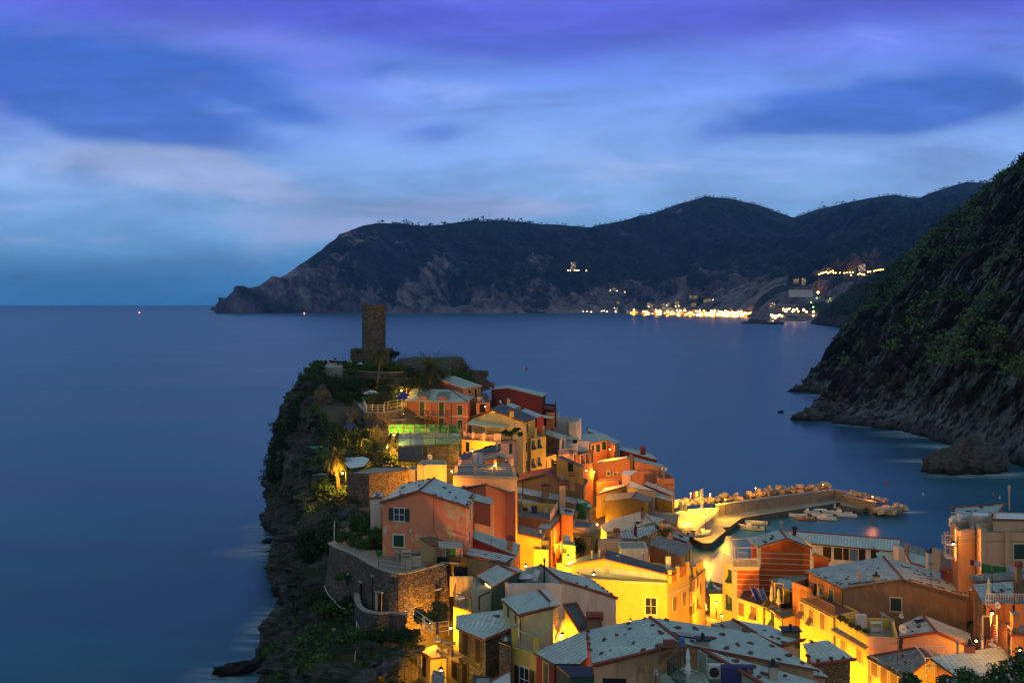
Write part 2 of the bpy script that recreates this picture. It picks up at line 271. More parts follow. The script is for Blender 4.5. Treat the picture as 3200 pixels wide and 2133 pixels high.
# ------------------------------------------------------------------ houses
HOUSES = {}
STONE_SPOTS = []
def zplane(pl, x, y):
    n, p = pl; return p.z-((x-p.x)*n.x+(y-p.y)*n.y)/n.z if abs(n.z) > 1e-4 else p.z
class House:
    """V: 'a x y spec; b x y spec ...' corners of the roof read in frame fr. spec: @Y distance, number = height above the first
    corner, =k same height as k, |jk on the upright plane through j and k, ^k dx dy dz offset from k, *i+j-k parallelogram."""
    def __init__(s, key, fr, V, roofs, label, wall='cream', roof='slate', drop=8, oh=.25, th=.14, ridge='', wm=None, name='house', cat='house', flat=False, par=0, parmat=None, group=None, edge='tile', gutter=''):
        P = {}; z0 = None
        edge = 'brown' if edge == 'tile' and (wall in ('white',) or '@1' in V) else edge
        for it in V.split(';'):
            p = it.split(); k = p[0]
            if p[1][0] == '*':
                a, r_ = p[1][1:].split('+'); b, c = r_.split('-'); P[k] = P[a]+P[b]-P[c]
                continue
            if p[1][0] == '^': P[k] = P[p[1][1]]+Vector((float(p[2]), float(p[3]), float(p[4]) if len(p) > 4 else 0)); continue
            x, y = float(p[1]), float(p[2]); sp = p[3] if len(p) > 3 else '0'; f_ = p[4] if len(p) > 4 else fr
            if sp[0] == '@': P[k] = atY(f_, x, y, float(sp[1:])); z0 = P[k].z if z0 is None else z0
            elif sp[0] == '=': P[k] = atZ(f_, x, y, P[sp[1]].z)
            elif sp[0] == '|': P[k] = onPlane(f_, x, y, P[sp[1]], P[sp[2]])
            else: P[k] = atZ(f_, x, y, z0+float(sp))
        s.P = P; s.key = key; HOUSES[key] = s; s.label = label
        polys = []
        for r_ in roofs.split(','):
            q = [P[k] for k in r_]; ar = sum(q[i].x*q[(i+1) % len(q)].y-q[(i+1) % len(q)].x*q[i].y for i in range(len(q)))
            polys.append(list(r_) if ar > 0 else list(r_)[::-1])
        s.polys = polys; s.pl = []
        for pl in polys:
            n = Vector((0, 0, 0)); q = [P[k] for k in pl]
            for i in range(len(q)):
                a, b = q[i], q[(i+1) % len(q)]; n += Vector(((a.y-b.y)*(a.z+b.z), (a.z-b.z)*(a.x+b.x), (a.x-b.x)*(a.y+b.y)))
            n.normalize(); n = n if n.z > 0 else -n
            s.pl.append((n, sum(q, Vector())/len(q)))
        E = {(pl[i], pl[(i+1) % len(pl)]) for pl in polys for i in range(len(pl))}
        outer = {a: b for a, b in E if (b, a) not in E}
        loop = []; k = next(iter(outer)); 
        k0 = polys[0][0]; k = k0 if k0 in outer else k
        while k not in loop: loop.append(k); k = outer[k]
        s.loop = loop; n_ = len(loop)
        zmin = min(P[k].z for k in loop); base = zmin-drop; s.base = base
        cen = sum((P[k] for k in loop), Vector())/n_
        s.root = root = empty(name, (cen.x, cen.y, base), label, cat, group)
        # walls, set in under the overhang
        W = {}
        for i, k in enumerate(loop):
            a, b, c = P[loop[i-1]], P[k], P[loop[(i+1) % n_]]
            n1 = Vector((-(b.y-a.y), b.x-a.x, 0)); n2 = Vector((-(c.y-b.y), c.x-b.x, 0))
            n1 = n1.normalized() if n1.length > 1e-6 else n2.normalized(); n2 = n2.normalized() if n2.length > 1e-6 else n1
            d = n1+n2; d = d/max(.5, (1+n1.dot(n2))) if d.length > .3 else n1
            q = b+d*oh; zs = [zplane(s.pl[j], q.x, q.y) for j, pl in enumerate(polys) if k in pl]
            W[k] = Vector((q.x, q.y, min(max(min(zs), b.z-.8), b.z+1.0)-th))
            if flat: W[k].z = b.z-(th if not par else 0)
        s.W = W
        mats = [wall]; mb = MB(); mb2 = mb; uu = 0
        wm = wm or {}
        for i, k in enumerate(loop):
            j = loop[(i+1) % n_]; a, b = W[k], W[j]; e = wm.get(k+j) or wm.get(j+k) or wall
            if e not in mats: mats.append(e)
            mb.cur = mats.index(e); L = (b-a).length
            mb.face([Vector((a.x, a.y, base)), Vector((b.x, b.y, base)), b, a], [(uu, 0), (uu+L, 0), (uu+L, b.z-base), (uu, a.z-base)]); uu += L
        s.wallo = mb.build('wall', mats, root)
        # roof or terrace floor
        mb = MB()
        lo = -par if flat and par else 0
        for pl, (n, p0) in zip(polys, s.pl):
            q = [P[k]+Vector((0, 0, lo)) for k in pl] if not (flat and par) else [W[k]+Vector((0, 0, lo)) for k in pl]
            g = Vector((0, 0, 1))-n*n.z; g = g.normalized() if g.length > .03 else Vector((0, 1, 0)); u_ = g.cross(n)
            mb.cur = 0; TT = tessellate_polygon([[Vector((c_.x, c_.y, 0)) for c_ in q]])
            for t3 in TT:
                i_, j_, k_ = t3; cr = (q[j_]-q[i_]).cross(q[k_]-q[i_])
                if cr.z < 0: j_, k_ = k_, j_
                tri = [q[i_], q[j_], q[k_]]; mb.face(tri, [(c_.dot(u_), c_.dot(g)) for c_ in tri])
                if not (flat and par): mb.cur = 1; mb.face([c_-Vector((0, 0, th)) for c_ in tri][::-1]); mb.cur = 0
            if not (flat and par):
                q2 = [c_-Vector((0, 0, th)) for c_ in q]; mb.cur = 1
                for i in range(len(pl)):
                    j = (i+1) % len(pl)
                    if (pl[j], pl[i]) not in E: mb.face([q2[i], q2[j], q[j], q[i]])
        s.roofo = mb.build('roof' if not flat else 'roof_terrace', [roof, edge if roof != 'redroof' else 'brown'], root)
        if flat and par:       # parapet as a wall with thickness
            mb = MB()
            for i, k in enumerate(loop):
                j = loop[(i+1) % n_]
                if isinstance(par, (int, float)) and (parmat is None or (k+j) in parmat or (j+k) in parmat):
                    a, b = W[k], W[j]; d = (b-a).normalized(); nn = Vector((-d.y, d.x, 0)); m_ = (a+b)/2+nn*.135; L = (b-a).length
                    mb.box(m_-Vector((0, 0, lo*-.5-.02)), (L, .24, par+.04), X=d)
            if mb.f: mb.build('parapet', wall, root)
        # ridge and verge tiles: rows of short half-round tiles
        if ridge:
            for e in ridge.split(','):
                mb = MB()
                a, b = P[e[0]], P[e[1]]; L = (b-a).length; nt_ = max(2, min(40, int(L/.42)))
                for i in range(nt_): mb.tube(a+(b-a)*(i/nt_)+Vector((0, 0, .03)), a+(b-a)*((i+1.08)/nt_)+Vector((0, 0, .03)), .13, 6, .105)
                mb.build('ridge_tiles', 'tile', root)
        if gutter:
            for e in gutter.split(','):
                mb = MB()
                a, b = P[e[0]], P[e[1]]; mb.tube(a-Vector((0, 0, .12)), b-Vector((0, 0, .12)), .075)
                q = W[e[1]]; mb.tube(b-Vector((0, 0, .12)), Vector((q.x, q.y, b.z-.5))+(b-q).normalized()*.1, .05); mb.tube(Vector((q.x, q.y, b.z-.5))+Vector(((b-q).x, (b-q).y, 0)).normalized()*.1, Vector((q.x, q.y, base))+Vector(((b-q).x, (b-q).y, 0)).normalized()*.1, .05)
                mb.build('gutter', 'pipe', root)
    def facade(s, e):
        a, b = s.W[e[0]], s.W[e[1]]; i = s.loop.index(e[0])
        if s.loop[(i+1) % len(s.loop)] != e[1]: a, b = b, a
        a, b = Vector((a.x, a.y, 0)), Vector((b.x, b.y, 0)); d = (b-a).normalized(); return a, b, d, Vector((d.y, -d.x, 0))
    def win(s, e, fr, x, y, w=1.0, h=1.5, kind='shut', col='green', frame='trim', ajar=0, wpx=None):
        """kind: shut (closed shutters), open (pane with shutters folded back), flap (lower half pushed out), pane, door, lit, hole"""
        a, b, d, n = s.facade(e); p = onPlane(fr, x, y, a, b); Z = Vector((0, 0, 1)); t_ = .1
        mb = MB()
        if kind != 'hole':
            for sx, sy, ww, hh in ((0, h/2+t_/2, w+2*t_, t_), (0, -h/2-t_/2, w+2*t_+.08, t_), (-w/2-t_/2, 0, t_, h), (w/2+t_/2, 0, t_, h)):
                mb.box(p+d*sx+Z*sy+n*.03, (ww, .1, hh), X=d, Y=n, Z=Z)
        fr_i = 1; mb.cur = 1
        if kind == 'lit': mb.box(p+n*.02, (w, .03, h), X=d, Y=n, Z=Z)
        else: mb.box(p+n*.012, (w, .02, h), X=d, Y=n, Z=Z)
        if kind in ('open', 'pane', 'lit'):
            mb.cur = 0; mb.box(p+n*.04, (.06, .04, h), X=d, Y=n, Z=Z); mb.box(p+n*.038, (w, .04, .05), X=d, Y=n, Z=Z)
        o = mb.build('window' if kind != 'door' else 'door', [frame, {'hole': 'dark', 'lit': 'litwin', 'open': 'glass', 'pane': 'glass'}.get(kind, 'dark')], s.root)
        if kind in ('hole', 'pane', 'lit'): return o
        sb = MB()
        def leaf(c, X, hh, ww):
            N = X.cross(Z); sb.box(c, (ww, .035, hh), X=X, Y=N, Z=Z)
            k = max(3, int(hh/.16))
            for i in range(k): sb.box(c+Z*(hh*((i+.5)/k-.5)), (ww*.8, .06, hh/k*.45), X=X, Y=N, Z=Z)
        if kind == 'open':
            for sg in (-1, 1): leaf(p+d*sg*(w*.75+.06)+n*.08, d, h, w*.5)
        elif kind == 'flap':
            for sg in (-1, 1): leaf(p+d*sg*w*.25+n*.06+Z*h*.25, d, h*.5, w*.48)
            Zt = (Z*.82-n*.57).normalized(); c = p+n*(.06+.15*h)-Z*h*.22
            sb.box(c, (w*.96, .04, h*.5), X=d, Y=d.cross(Zt), Z=Zt)
        else:
            for sg in (-1, 1): leaf(p+d*sg*w*.25+n*.06, d, h, w*.48)
        sb.build('shutter', col, o); return o
    def wallpt(s, e, fr, x, y): a, b, d, n = s.facade(e); return onPlane(fr, x, y, a, b), d, n
    def onroof(s, fr, x, y, i=0):
        n, p = s.pl[i]; d = ray(fr, x, y); O = Vector((0, 0, H)); return O+d*((p-O).dot(n)/d.dot(n))
    def stones(s, fr, pts, i=0):
        for q in pts.split(';'):
            x, y = map(float, q.split()); STONE_SPOTS.append((s.onroof(fr, x, y, i), s.pl[i][0], s.label))
    def rstones(s, i, k, e=None, m=.4):      # k stones spread along the roof plane i
        P = [s.P[c] for c in s.polys[i]]; n = s.pl[i][0]
        for _ in range(k):
            if e and random.random() < .75:
                a, b = s.P[e[0]], s.P[e[1]]; c = sum(P, Vector())/len(P); q = a.lerp(b, random.uniform(.06, .94)); q = q+(c-q)*.09
            else:
                ws = [random.random() for _ in P]; q = sum((p*w_ for p, w_ in zip(P, ws)), Vector())/sum(ws)
            q.z = zplane(s.pl[i], q.x, q.y); STONE_SPOTS.append((q, n, s.label))
    def chim(s, p, w=.6, h=1.1, mat_='brass', kind='stack', col=None):
        p = Vector(p); mb = MB()
        if kind == 'pot':
            mb.lathe(p-Vector((0, 0, .3)), [(w*.25, 0), (w*.25, h+.2), (w*.42, h+.22), (w*.42, h+.42), (w*.1, h+.6), (0, h+.6)], 8)
        else:
            mb.box(p+Vector((0, 0, h/2-.3)), (w, w*.8, h+.6)); mb.cur = 1
            z = h
            mb.box(p+Vector((0, 0, z+.06)), (w*1.25, w*1.05, .1))
            if kind == 'stack':
                for dx_, dy_ in ((-1, -1), (-1, 1), (1, -1), (1, 1)): mb.box(p+Vector((dx_*w*.42, dy_*w*.3, z+.22)), (.1, .1, .24))
                mb.box(p+Vector((0, 0, z+.38)), (w*1.3, w*1.1, .08)); mb.box(p+Vector((0, 0, z+.46)), (w*.9, w*.7, .1))
            else:
                mb.tube(p+Vector((0, 0, z+.1)), p+Vector((0, 0, z+.45)), .12)
        return mb.build('chimney', [mat_, 'tile' if kind == 'stack' else 'iron'] if kind != 'pot' else [mat_], s.root)
    def trimline(s, e, fr, pts, w=.14, m='trim'):
        a, b, d, n = s.facade(e); mb = MB()
        for q in pts.split(';'):
            x1, y1, x2, y2 = map(float, q.split()); p, r_ = onPlane(fr, x1, y1, a, b), onPlane(fr, x2, y2, a, b); X = (r_-p).normalized(); mb.box((p+r_)/2+n*.02, ((r_-p).length, .06, w), X=X, Y=n, Z=X.cross(n))
        return mb.build('trim_band', m, s.root)
    def rail(s, pts, h=1.0, step=.22, m='iron', r=.018, name='railing', posts=None):
        mb = MB(); Z = Vector((0, 0, 1))
        for i in range(len(pts)-1):
            a, b = Vector(pts[i]), Vector(pts[i+1]); L = (b-a).length; n = max(1, int(L/step))
            mb.tube(a+Z*h, b+Z*h, r*1.5, 4); mb.tube(a+Z*.1, b+Z*.1, r*1.2, 4)
            for j in range(n+1): q = a.lerp(b, j/n); mb.tube(q, q+Z*h, r, 4)
        return mb.build(name, m, s.root)
    def pillars(s, pts, h=1.1, w=.35, m='peach'):
        for p in pts:
            mb = MB(); p = Vector(p); mb.box(p+Vector((0, 0, h/2)), (w, w, h)); mb.cur = 1; mb.box(p+Vector((0, 0, h+.04)), (w*1.25, w*1.25, .08)); mb.build('pillar', [m, 'conc'], s.root)
    def balcony(s, e, fr, x, y, w=2.2, d_=.9, m='iron', slab='conc'):
        a, b, d, n = s.facade(e); p = onPlane(fr, x, y, a, b); mb = MB(); mb.box(p+n*d_/2-Vector((0, 0, .07)), (w, d_, .14), X=d, Y=n)
        o = mb.build('balcony', slab, s.root); q = [p-d*w/2+n*.05, p-d*w/2+n*(d_-.05), p+d*w/2+n*(d_-.05), p+d*w/2+n*.05]
        r_ = s.rail(q, 1.0, .2, m); r_.parent = o
        return o
    def awning(s, pts, m='cloth_w', name='awning', th=.04):
        mb = MB(); q = [Vector(p) for p in pts]; mb.face(q); mb.face([p-Vector((0, 0, th)) for p in q][::-1])
        for i in range(len(q)): j = (i+1) % len(q); mb.face([q[i]-Vector((0, 0, th)), q[j]-Vector((0, 0, th)), q[j], q[i]])
        return mb.build(name, m, s.root)
    def skylight(s, fr, x, y, w=.9, l=1.2, i=0, m='glass'):
        p = s.onroof(fr, x, y, i); n = s.pl[i][0]; g = (Vector((0, 0, 1))-n*n.z).normalized(); u_ = g.cross(n); mb = MB()
        mb.box(p+n*.05, (w, l, .1), X=u_, Y=g, Z=n); mb.cur = 1; mb.box(p+n*.106, (w*.8, l*.8, .02), X=u_, Y=g, Z=n); return mb.build('skylight', ['iron', m], s.root)
def block(key, fr, V, label, wall='cream', drop=5, par=.9, floor='deck', loop='abcd', **k):
    return House(key, fr, V, loop, label, wall=wall, roof=floor, drop=drop, flat=True, par=par, oh=.02, th=.12, **k)
GAB = 'amnd,mbcn'
# ------------------------------------------------------------------ the village, nearest houses first
V3 = Vector
h = House('front', 'b2', 'a -288 1403 @68; b 1790 1443 =a; m 550 1205 |ab; d -338 1082 =a; c 1200 1106 =a; n 235 962 =m', GAB, 'wide foreground house with many loose stones on its slate roof and a stained gable', 'mott', 'slate', 6.5, ridge='mn,am', gutter='bc', oh=.2)
h.stones('b2', '15 1138;90 1212;175 1268;325 1230;470 1198;345 1112;272 1045;52 1030;195 995;-215 1030;-330 1090;-330 1160;-320 1215;-310 1270;-60 1140;60 1080;-180 1180;-200 1310;-120 1290', 0)
h.stones('b2', '390 995;490 1068;652 1075;800 1165;622 1185;730 1178;898 1130;1042 1222;1162 1208;938 1255;1162 1298;1100 1090;1150 1098;1358 1232;1420 1355;1512 1322;1638 1392;902 1048;1040 1010', 1)
h.win('am', 'b1', 1850, 1585, 1.6, .9, 'hole')
p, d, n = h.wallpt('am', 'b2', 292, 1445)
h.chim(h.onroof('b2', 722, 1215, 1), .8, .35, 'conc', 'cap'); h.skylight('b2', 610, 1140, 1.0, 2.6, 1, 'grey')
h = House('lowfront', 'b2', 'a 705 1250 @67.3; b 1760 1545 @66.6; c 2000 1740 @60; d 1290 1585 @62', 'abcd', 'lower slate roof tucked under the cream gable of the wide foreground house', 'sage', 'slate', 5, ridge='ad', oh=.15)
h.stones('b2', '840 1300;930 1330;1010 1375;1180 1425;1240 1520;1290 1490;1340 1400;1480 1510;1160 1475'); h.win('ad', 'b2', 728, 1408, .8, 1.7, 'door', 'sage', 'wtrim')
h.chim(h.onroof('b2', 1370, 1510), .55, .7, 'brass', 'cap')
h = block('frontdeck', 'b2', 'a 330 1500 @65; b 800 1600 @62; c 745 1480 @66.5; d 560 1420 @66.8', 'small grey roof deck with a green railing below the foreground gable', 'sage', 4, par=.02, floor='conc')
z = h.P['a'].z; h.rail([atZ('b2', 400, 1500, z), atZ('b2', 560, 1640, z)], 1.0, .2, 'green', .03); h.rail([atZ('b2', 400, 1500, z), atZ('b2', 520, 1440, z)], 1.0, .2, 'green', .03)
h = House('mid1', 'b2', 'a 1000 985 @80; b 1215 1110 =a; g 1460 1225 -.9; d 1660 1168 -1; c 1310 1032 -1; e 800 1022 -1.2; f 1030 1160 -1.2', 'acdgb,aefb', 'slate roof with a brown tile ridge between the foreground roof and the yellow row', 'peach', 'slateb', 7, ridge='ab,gd')
h.stones('b2', '1420 1165;1345 1150;1470 1200;1290 1100'); h.chim(h.onroof('b2', 1530, 1160), 1.2, .7, 'brown', 'cap')
h = House('mid2', 'b3', 'a 110 1412 @78; b 470 1367 =a; c 232 1205 .8; d 25 1235 .8', 'abcd', 'small blue slate roof over old brick walls beside the bright yellow row', 'wstone', 'slateb', 6, ridge='ab')
h.stones('b3', '150 1385;262 1368;365 1360;65 1345;95 1222')
h = House('mid3', 'b3', 'a -60 1475 @72; b 240 1520 =a; c 160 1445 .4; d -20 1400 .4', 'abcd', 'low slate roof corner behind the dark gutter of the foreground roof', 'pinkp', 'slate', 5)
# big mottled gable house on the right
h = House('bigbrown', 'b3', 'a 350 768 @100; b 1425 845 =a; m 860 690 |ab; n 700 505 =m; d 45 620 =a; c 1375 690 =a', GAB, 'large house with a wide slate roof and a tall brown stained gable wall', 'brown', 'slatep', 8.5, ridge='mn', wm={'da': 'orange'}, gutter='da,bc')
h.win('mb', 'b3', 806, 908, 1.0, 1.3); 
for x, y in ((130, 790), (265, 850)): h.win('da', 'b3', x, y, .8, 1.6, 'flap')
h.win('da', 'b3', 180, 830, .6, 1.5, 'pane', 'green')
h.rstones(0, 26, 'am'); h.rstones(0, 12, 'da'); h.rstones(1, 26, 'mb'); h.rstones(1, 14, 'bc'); h.rstones(1, 8)
h.chim(h.onroof('b3', 498, 722, 0), .55, .8, 'brass', 'pot'); h.chim(h.onroof('b3', 1250, 712, 1), 1.2, .8, 'tile', 'stack'); h.skylight('b3', 890, 590, .7, .9, 1, 'wmetal'); h.chim(h.onroof('b3', 640, 712, 0), .5, .5, 'brass', 'cap')
# the long bright yellow row along the street
h = block('rowa', 'b3', 'a 285 1012 @96.5; d 0 862 =a; c ^d 3 1.5; b ^a 3 1.5', 'bright yellow street front under the terrace of the brown gabled house', 'yellow', 11, par=.1, floor='redfloor', gutter='da')
for x, y, k in ((20, 965, 'flap'), (97, 1020, 'flap'), (192, 1050, 'shut')): h.win('da', 'b3', x, y, .85, 1.6, k, 'brownsh')
h.rail([h.P['a']+V3((.1, .1, 0)), h.P['d']+V3((.1, .1, 0))], 1.0, .25, 'brownsh', .03)
h = block('rowb', 'b3', 'a 570 1182 @90; b 832 1200 =a; c 790 1030 =a; d 300 1015 =a', 'yellow street house with a cluttered roof terrace of pots and a white cabinet', 'yellow', 10, par=.9, floor='pave', wm={'ab': 'pinkp'})
for x, y in ((365, 1240), (500, 1325)): h.win('da', 'b3', x, y, .95, 1.5, 'shut', 'brownsh')
z = h.P['a'].z-.9; mb = MB()
for i in range(1): mb.box(atZ('b3', 513, 1125, z)+V3((0, 0, .75)), (.9, .5, 1.5)); mb.box(atZ('b3', 513, 1125, z)+V3((0, -.26, .75)), (.04, .04, 1.4))
tag(mb.build('cabinet', 'bwhite'), 'tall white garden cabinet standing on the cluttered roof terrace', 'cabinet')
mb = MB(); mb.box(atZ('b3', 640, 1140, z)+V3((0, 0, .9)), (1.1, .5, .06)); mb.box(atZ('b3', 640, 1140, z)+V3((-.45, 0, .45)), (.08, .4, .9)); mb.box(atZ('b3', 640, 1140, z)+V3((.45, 0, .45)), (.08, .4, .9)); mb.box(atZ('b3', 640, 1140, z)+V3((0, .1, .2)), (.8, .4, .3))
tag(mb.build('workbench', 'wmetal'), 'pale metal workbench beside the white cabinet on the roof terrace', 'workbench')
mb = MB(); c0 = atZ('b3', 730, 1150, z)+V3((0, 0, 1.5)); mb.mesh([c0+V3(q)*.58 for q in ((-1.2, -.2, .9), (-.8, -.5, 1.0), (1.1, -.5, -.5), (.7, -.2, -.6), (-1.2, -.1, .8), (-.8, -.4, .9), (1.1, -.4, -.6), (.7, -.1, -.7))], [(0, 1, 2, 3), (7, 6, 5, 4), (0, 4, 5, 1), (2, 6, 7, 3), (1, 5, 6, 2), (0, 3, 7, 4)])
mb.tube(c0+V3((.4, -.2, -.35)), c0+V3((.4, -.2, -1.5)), .04); mb.tube(c0+V3((-.5, -.2, .45)), c0+V3((-.5, -.1, -1.5)), .04)
tag(mb.build('solar_panel', 'wmetal'), 'long silvery solar water heater tilted above the roof terrace', 'solar heater')
h = House('canopy', 'b3', 'a 545 1275 @89; d 258 1112 =a; c 300 1095 .3; b 575 1255 .3', 'abcd', 'narrow strip of stone slabs shading the bright yellow street front', 'yellow', 'slateo', .5, oh=.1)
h = House('pinkgable', 'b3', 'a 835 1187 @90; b 1450 1265 =a; m 1150 1140 |ab; n 1030 995 =m; c 1430 1150 =a; d *a+c-b', GAB, 'pale pink gable with a slate roof in front of the brown stained wall', 'pinkp', 'slatep', 6, ridge='mn,am,mb')
h.skylight('b3', 1010, 1050, .6, .8, 0); h.rstones(0, 5)
h = House('rowc', 'b3', 'a 890 1530 @82; d 565 1350 =a; n 1000 1270 1.5; m 1100 1355 =n; c 1230 1325 0; b *c+a-d', 'amnd,mbcn', 'slate roofed yellow house at the near end of the bright street row', 'yellow', 'slateo', 7, ridge='mn,nd', gutter='ad')
for x, y in ((630, 1435), (710, 1500), (792, 1530)): h.win('ad', 'b3', x, y, .9, 1.5, 'shut', 'brownsh')
h.rstones(0, 9, 'da')
h = House('bottomright', 'b3', 'a 1095 1352 @80; b 1742 1250 =a; c 1883 1365 -.5; e 2100 1650 -1.8; f 1500 1640 -1.8', 'abcef', 'broad pale slate roof at the lower right corner behind the bushes', 'orange', slate and 'slateb', 6, gutter='af')
h.rstones(0, 9, 'af'); h.chim(h.onroof('b3', 1325, 1325), .4, .9, 'brass', 'pot'); h.chim(h.onroof('b3', 1425, 1300), .7, .5, 'terra', 'cap'); h.skylight('b3', 1745, 1405, 1.9, .6)
# pergola of white bars between the two
root = empty('pergola', atZ('b3', 1130, 1490, 19), 'white metal pergola frame beside the bright yellow wall at the lower right', 'pergola'); mb = MB(); c0 = Vector(root.location)
for i in range(4): mb.tube(c0+V3((i*.75-1.1, -.8, 0)), c0+V3((i*.75-1.1, -.8, 1.6)), .04); mb.tube(c0+V3((i*.75-1.1, -.8, 1.6)), c0+V3((i*.75-1.1, 1.0, 1.9)), .04)
for y_ in (-.8, 1.0): mb.tube(c0+V3((-1.2, y_, 1.6+(.3 if y_ > 0 else 0))), c0+V3((1.3, y_, 1.6+(.3 if y_ > 0 else 0))), .04)
mb.tube(c0+V3((-1.1, -.8, .8)), c0+V3((1.15, -.8, .8)), .03); mb.tube(c0+V3((-1.1, -.8, 0)), c0+V3((-.35, -.8, 1.6)), .03)
mb.build('frame', 'wmetal', root)
# right edge: peach block with terrace
h = block('peach', 'd2', 'a 1280 1000 @95; b 2500 1000 =a; c 2500 735 =a; d 1160 750 =a', 'tall peach building at the right edge with pillars along its roof terrace', 'peach', 10, par=.55, floor='conc')
for x, y in ((1325, 1000), (1915, 990)): 
    q, d, n = h.wallpt('ab', 'd2', x, y); mb = MB(); mb.box(V3((q.x, q.y, q.z-2.8))+n*.1, (.4, .25, 6), X=d, Y=n); mb.cur = 1; mb.box(V3((q.x, q.y, q.z+.35))+n*.1, (.48, .4, .35), X=d, Y=n); mb.build('pilaster', ['peach', 'brass'], h.root)
h.win('ab', 'd2', 2240, 1430, 1.1, 1.4); h.trimline('ab', 'd2', '1380 1180 1860 1180;1975 1180 2500 1180', .06, 'terra')
h = block('peachtop', 'd2', 'a 1590 655 @98; b 2500 675 =a; c 2500 500 =a; d 1600 470 =a', 'upper peach storey with pale blue roof sheets at the right edge', 'peach', 1.2, par=.02, floor='cloth_w', ridge='ab')
h = block('greyshed', 'd2', 'a 1010 572 @100; b 1560 585 =a; c 1560 465 =a; d 1020 455 =a', 'grey lean-to under a long pale blue awning near the right edge', 'grey', 1.6, par=.02, floor='cloth_w')
h = House('slatetopright', 'd2', 'a 560 632 @108; b 1740 480 .6; c 1900 262 1.0; d 560 368 0', 'abcd', 'weathered slate roof of the highest house at the right edge, against the water', 'orange', 'slatep', 8, ridge='cd,bc', edge='pipe')
h.rstones(0, 14, 'ad'); h.rstones(0, 6, 'cd'); h.chim(h.onroof('d2', 1990, 360), .42, 2.2, 'brass', 'pot')
h = block('lanternhouse', 'd2', 'a 745 930 @97.5; b 1150 880 =a; c 1100 700 =a; d 540 700 =a', 'narrow lamp-lit house front with drying racks and balconies at the right, above the water', 'peach', 9, par=.5, floor='deck', wm={'ad': 'orange'})
z = h.P['a'].z-.5
for x, y, s_ in ((880, 800, .9), (830, 720, .6), (620, 820, .55)): mb = MB(); mb.box(atZ('d2', x, y, z)+V3((0, 0, .45)), (1.2*s_, .9*s_, .9)); mb.box(atZ('d2', x, y, z)+V3((.1, 0, .98)), (.9*s_, .6*s_, .12)); tag(mb.build('storage_box', 'wmetal'), {880: 'large grey storage box on the small roof terrace at the right edge', 830: 'flat pale storage box behind the large grey one on the roof terrace', 620: 'small pale storage box at the outer corner of the roof terrace'}[x], 'storage box')
for yy, ww in ((1240, 1.0), (1560, 1.4)):
    q, d, n = h.wallpt('ad', 'd2', 600, yy); mb = MB(); mb.box(q+n*.35, (1.4, .7, .1), X=d, Y=n); b_ = mb.build('balcony', 'wmetal', h.root); h.rail([q-d*.7+n*.05, q-d*.7+n*.7, q+d*.7+n*.7, q+d*.7+n*.05], 1.0, .25, 'wmetal').parent = b_
for yy in (1045, 1130, 1215):
    q, d, n = h.wallpt('ad', 'd2', 560, yy); mb = MB(); mb.tube(q+n*.1, q+n*.9, .025, 4); mb.tube(q+n*.9, q+n*.9+d*.8, .03, 4); mb.build('drying_rack', 'wmetal', h.root)
for x, y, w_ in ((690, 1080, .5), (690, 1400, .5)): h.win('ad', 'd2', x, y, w_, 1.6, 'lit')
for k_, (yy, bb) in enumerate(((1000, 900), (1080, 1050), (1215, 1185))):
    mb = MB(); mb.tube(atY('d2', 760, yy+30, 96.5), atY('d2', 1230, bb+20, 98), .03, 4); mb.build('drying_rack', 'wmetal', h.root)
# slate roofs below the peach building
h = House('rtr1', 'd3', 'a 515 225 @92; b 1250 155 =a; c 1250 290 -.5; d 570 318 -.5', 'abcd', 'old stone slab roof below the washing line at the right edge', 'brown', 'slateo', 6, ridge='dc')
h = House('rtr2', 'd3', 'a 560 335 @90; b 1080 300 =a; c 1090 500 -1; d 690 590 -1', 'abcd', 'sagging patched slate roof beside the dark alley at the right edge', 'wstone', 'slatep', 5, ridge='cb')
h.rstones(0, 6); h.chim(h.onroof('d3', 1130, 300), .5, 1.3, 'brown')
h = block('orangebalc', 'd3', 'a 722 600 @84; b 1250 610 =a; c 1250 500 =a; d 730 495 =a', 'orange house with a railed balcony and folded umbrella at the right edge', 'orange', 7, par=.02, floor='deck')
h.rail([h.P['a'], h.P['b']], 1.0, .2, 'wmetal'); h.win('ab', 'd3', 740, 880, .7, 1.9, 'door', 'pipe'); h.win('ab', 'd3', 1010, 780, 1, 1, 'hole')
h = block('orangeup', 'd3', 'a 1080 590 @83; b 1250 600 =a; c 1250 470 =a; d 1080 450 =a', 'small orange roof room behind the folded umbrella at the right edge', 'orange', 3, par=.1); h.root.location.z += 0
h = block('pillarterr', 'd3', 'a 1050 975 @80; b 1400 965 =a; c 1400 720 =a; d 880 805 =a', 'orange lit house with square pillars round its terrace in the lower right corner', 'orange', 6, par=.1, floor='deck', ridge='ad,ab')
h.pillars([atZ('d3', x, y, h.P['a'].z) for x, y in ((1080, 935), (1000, 800), (908, 775))], 1.5, .5, 'orange'); h.win('ad', 'd3', 1022, 1055, .8, 2.2, 'door', 'dark')
mb = MB()
for sg in (-.32, .32):
    mb.tube(atY('d3', 788 if sg < 0 else 862, 1070, 80), atY('d3', 780 if sg < 0 else 858, 720, 81.5), .035, 5)
for i in range(7): mb.tube(atY('d3', 786, 850+i*30, 80.3), atY('d3', 860, 850+i*30, 80.3), .03, 4)
tag(mb.build('ladder', 'wmetal'), 'pale metal ladder leaning between the alley and the pillared terrace', 'ladder')
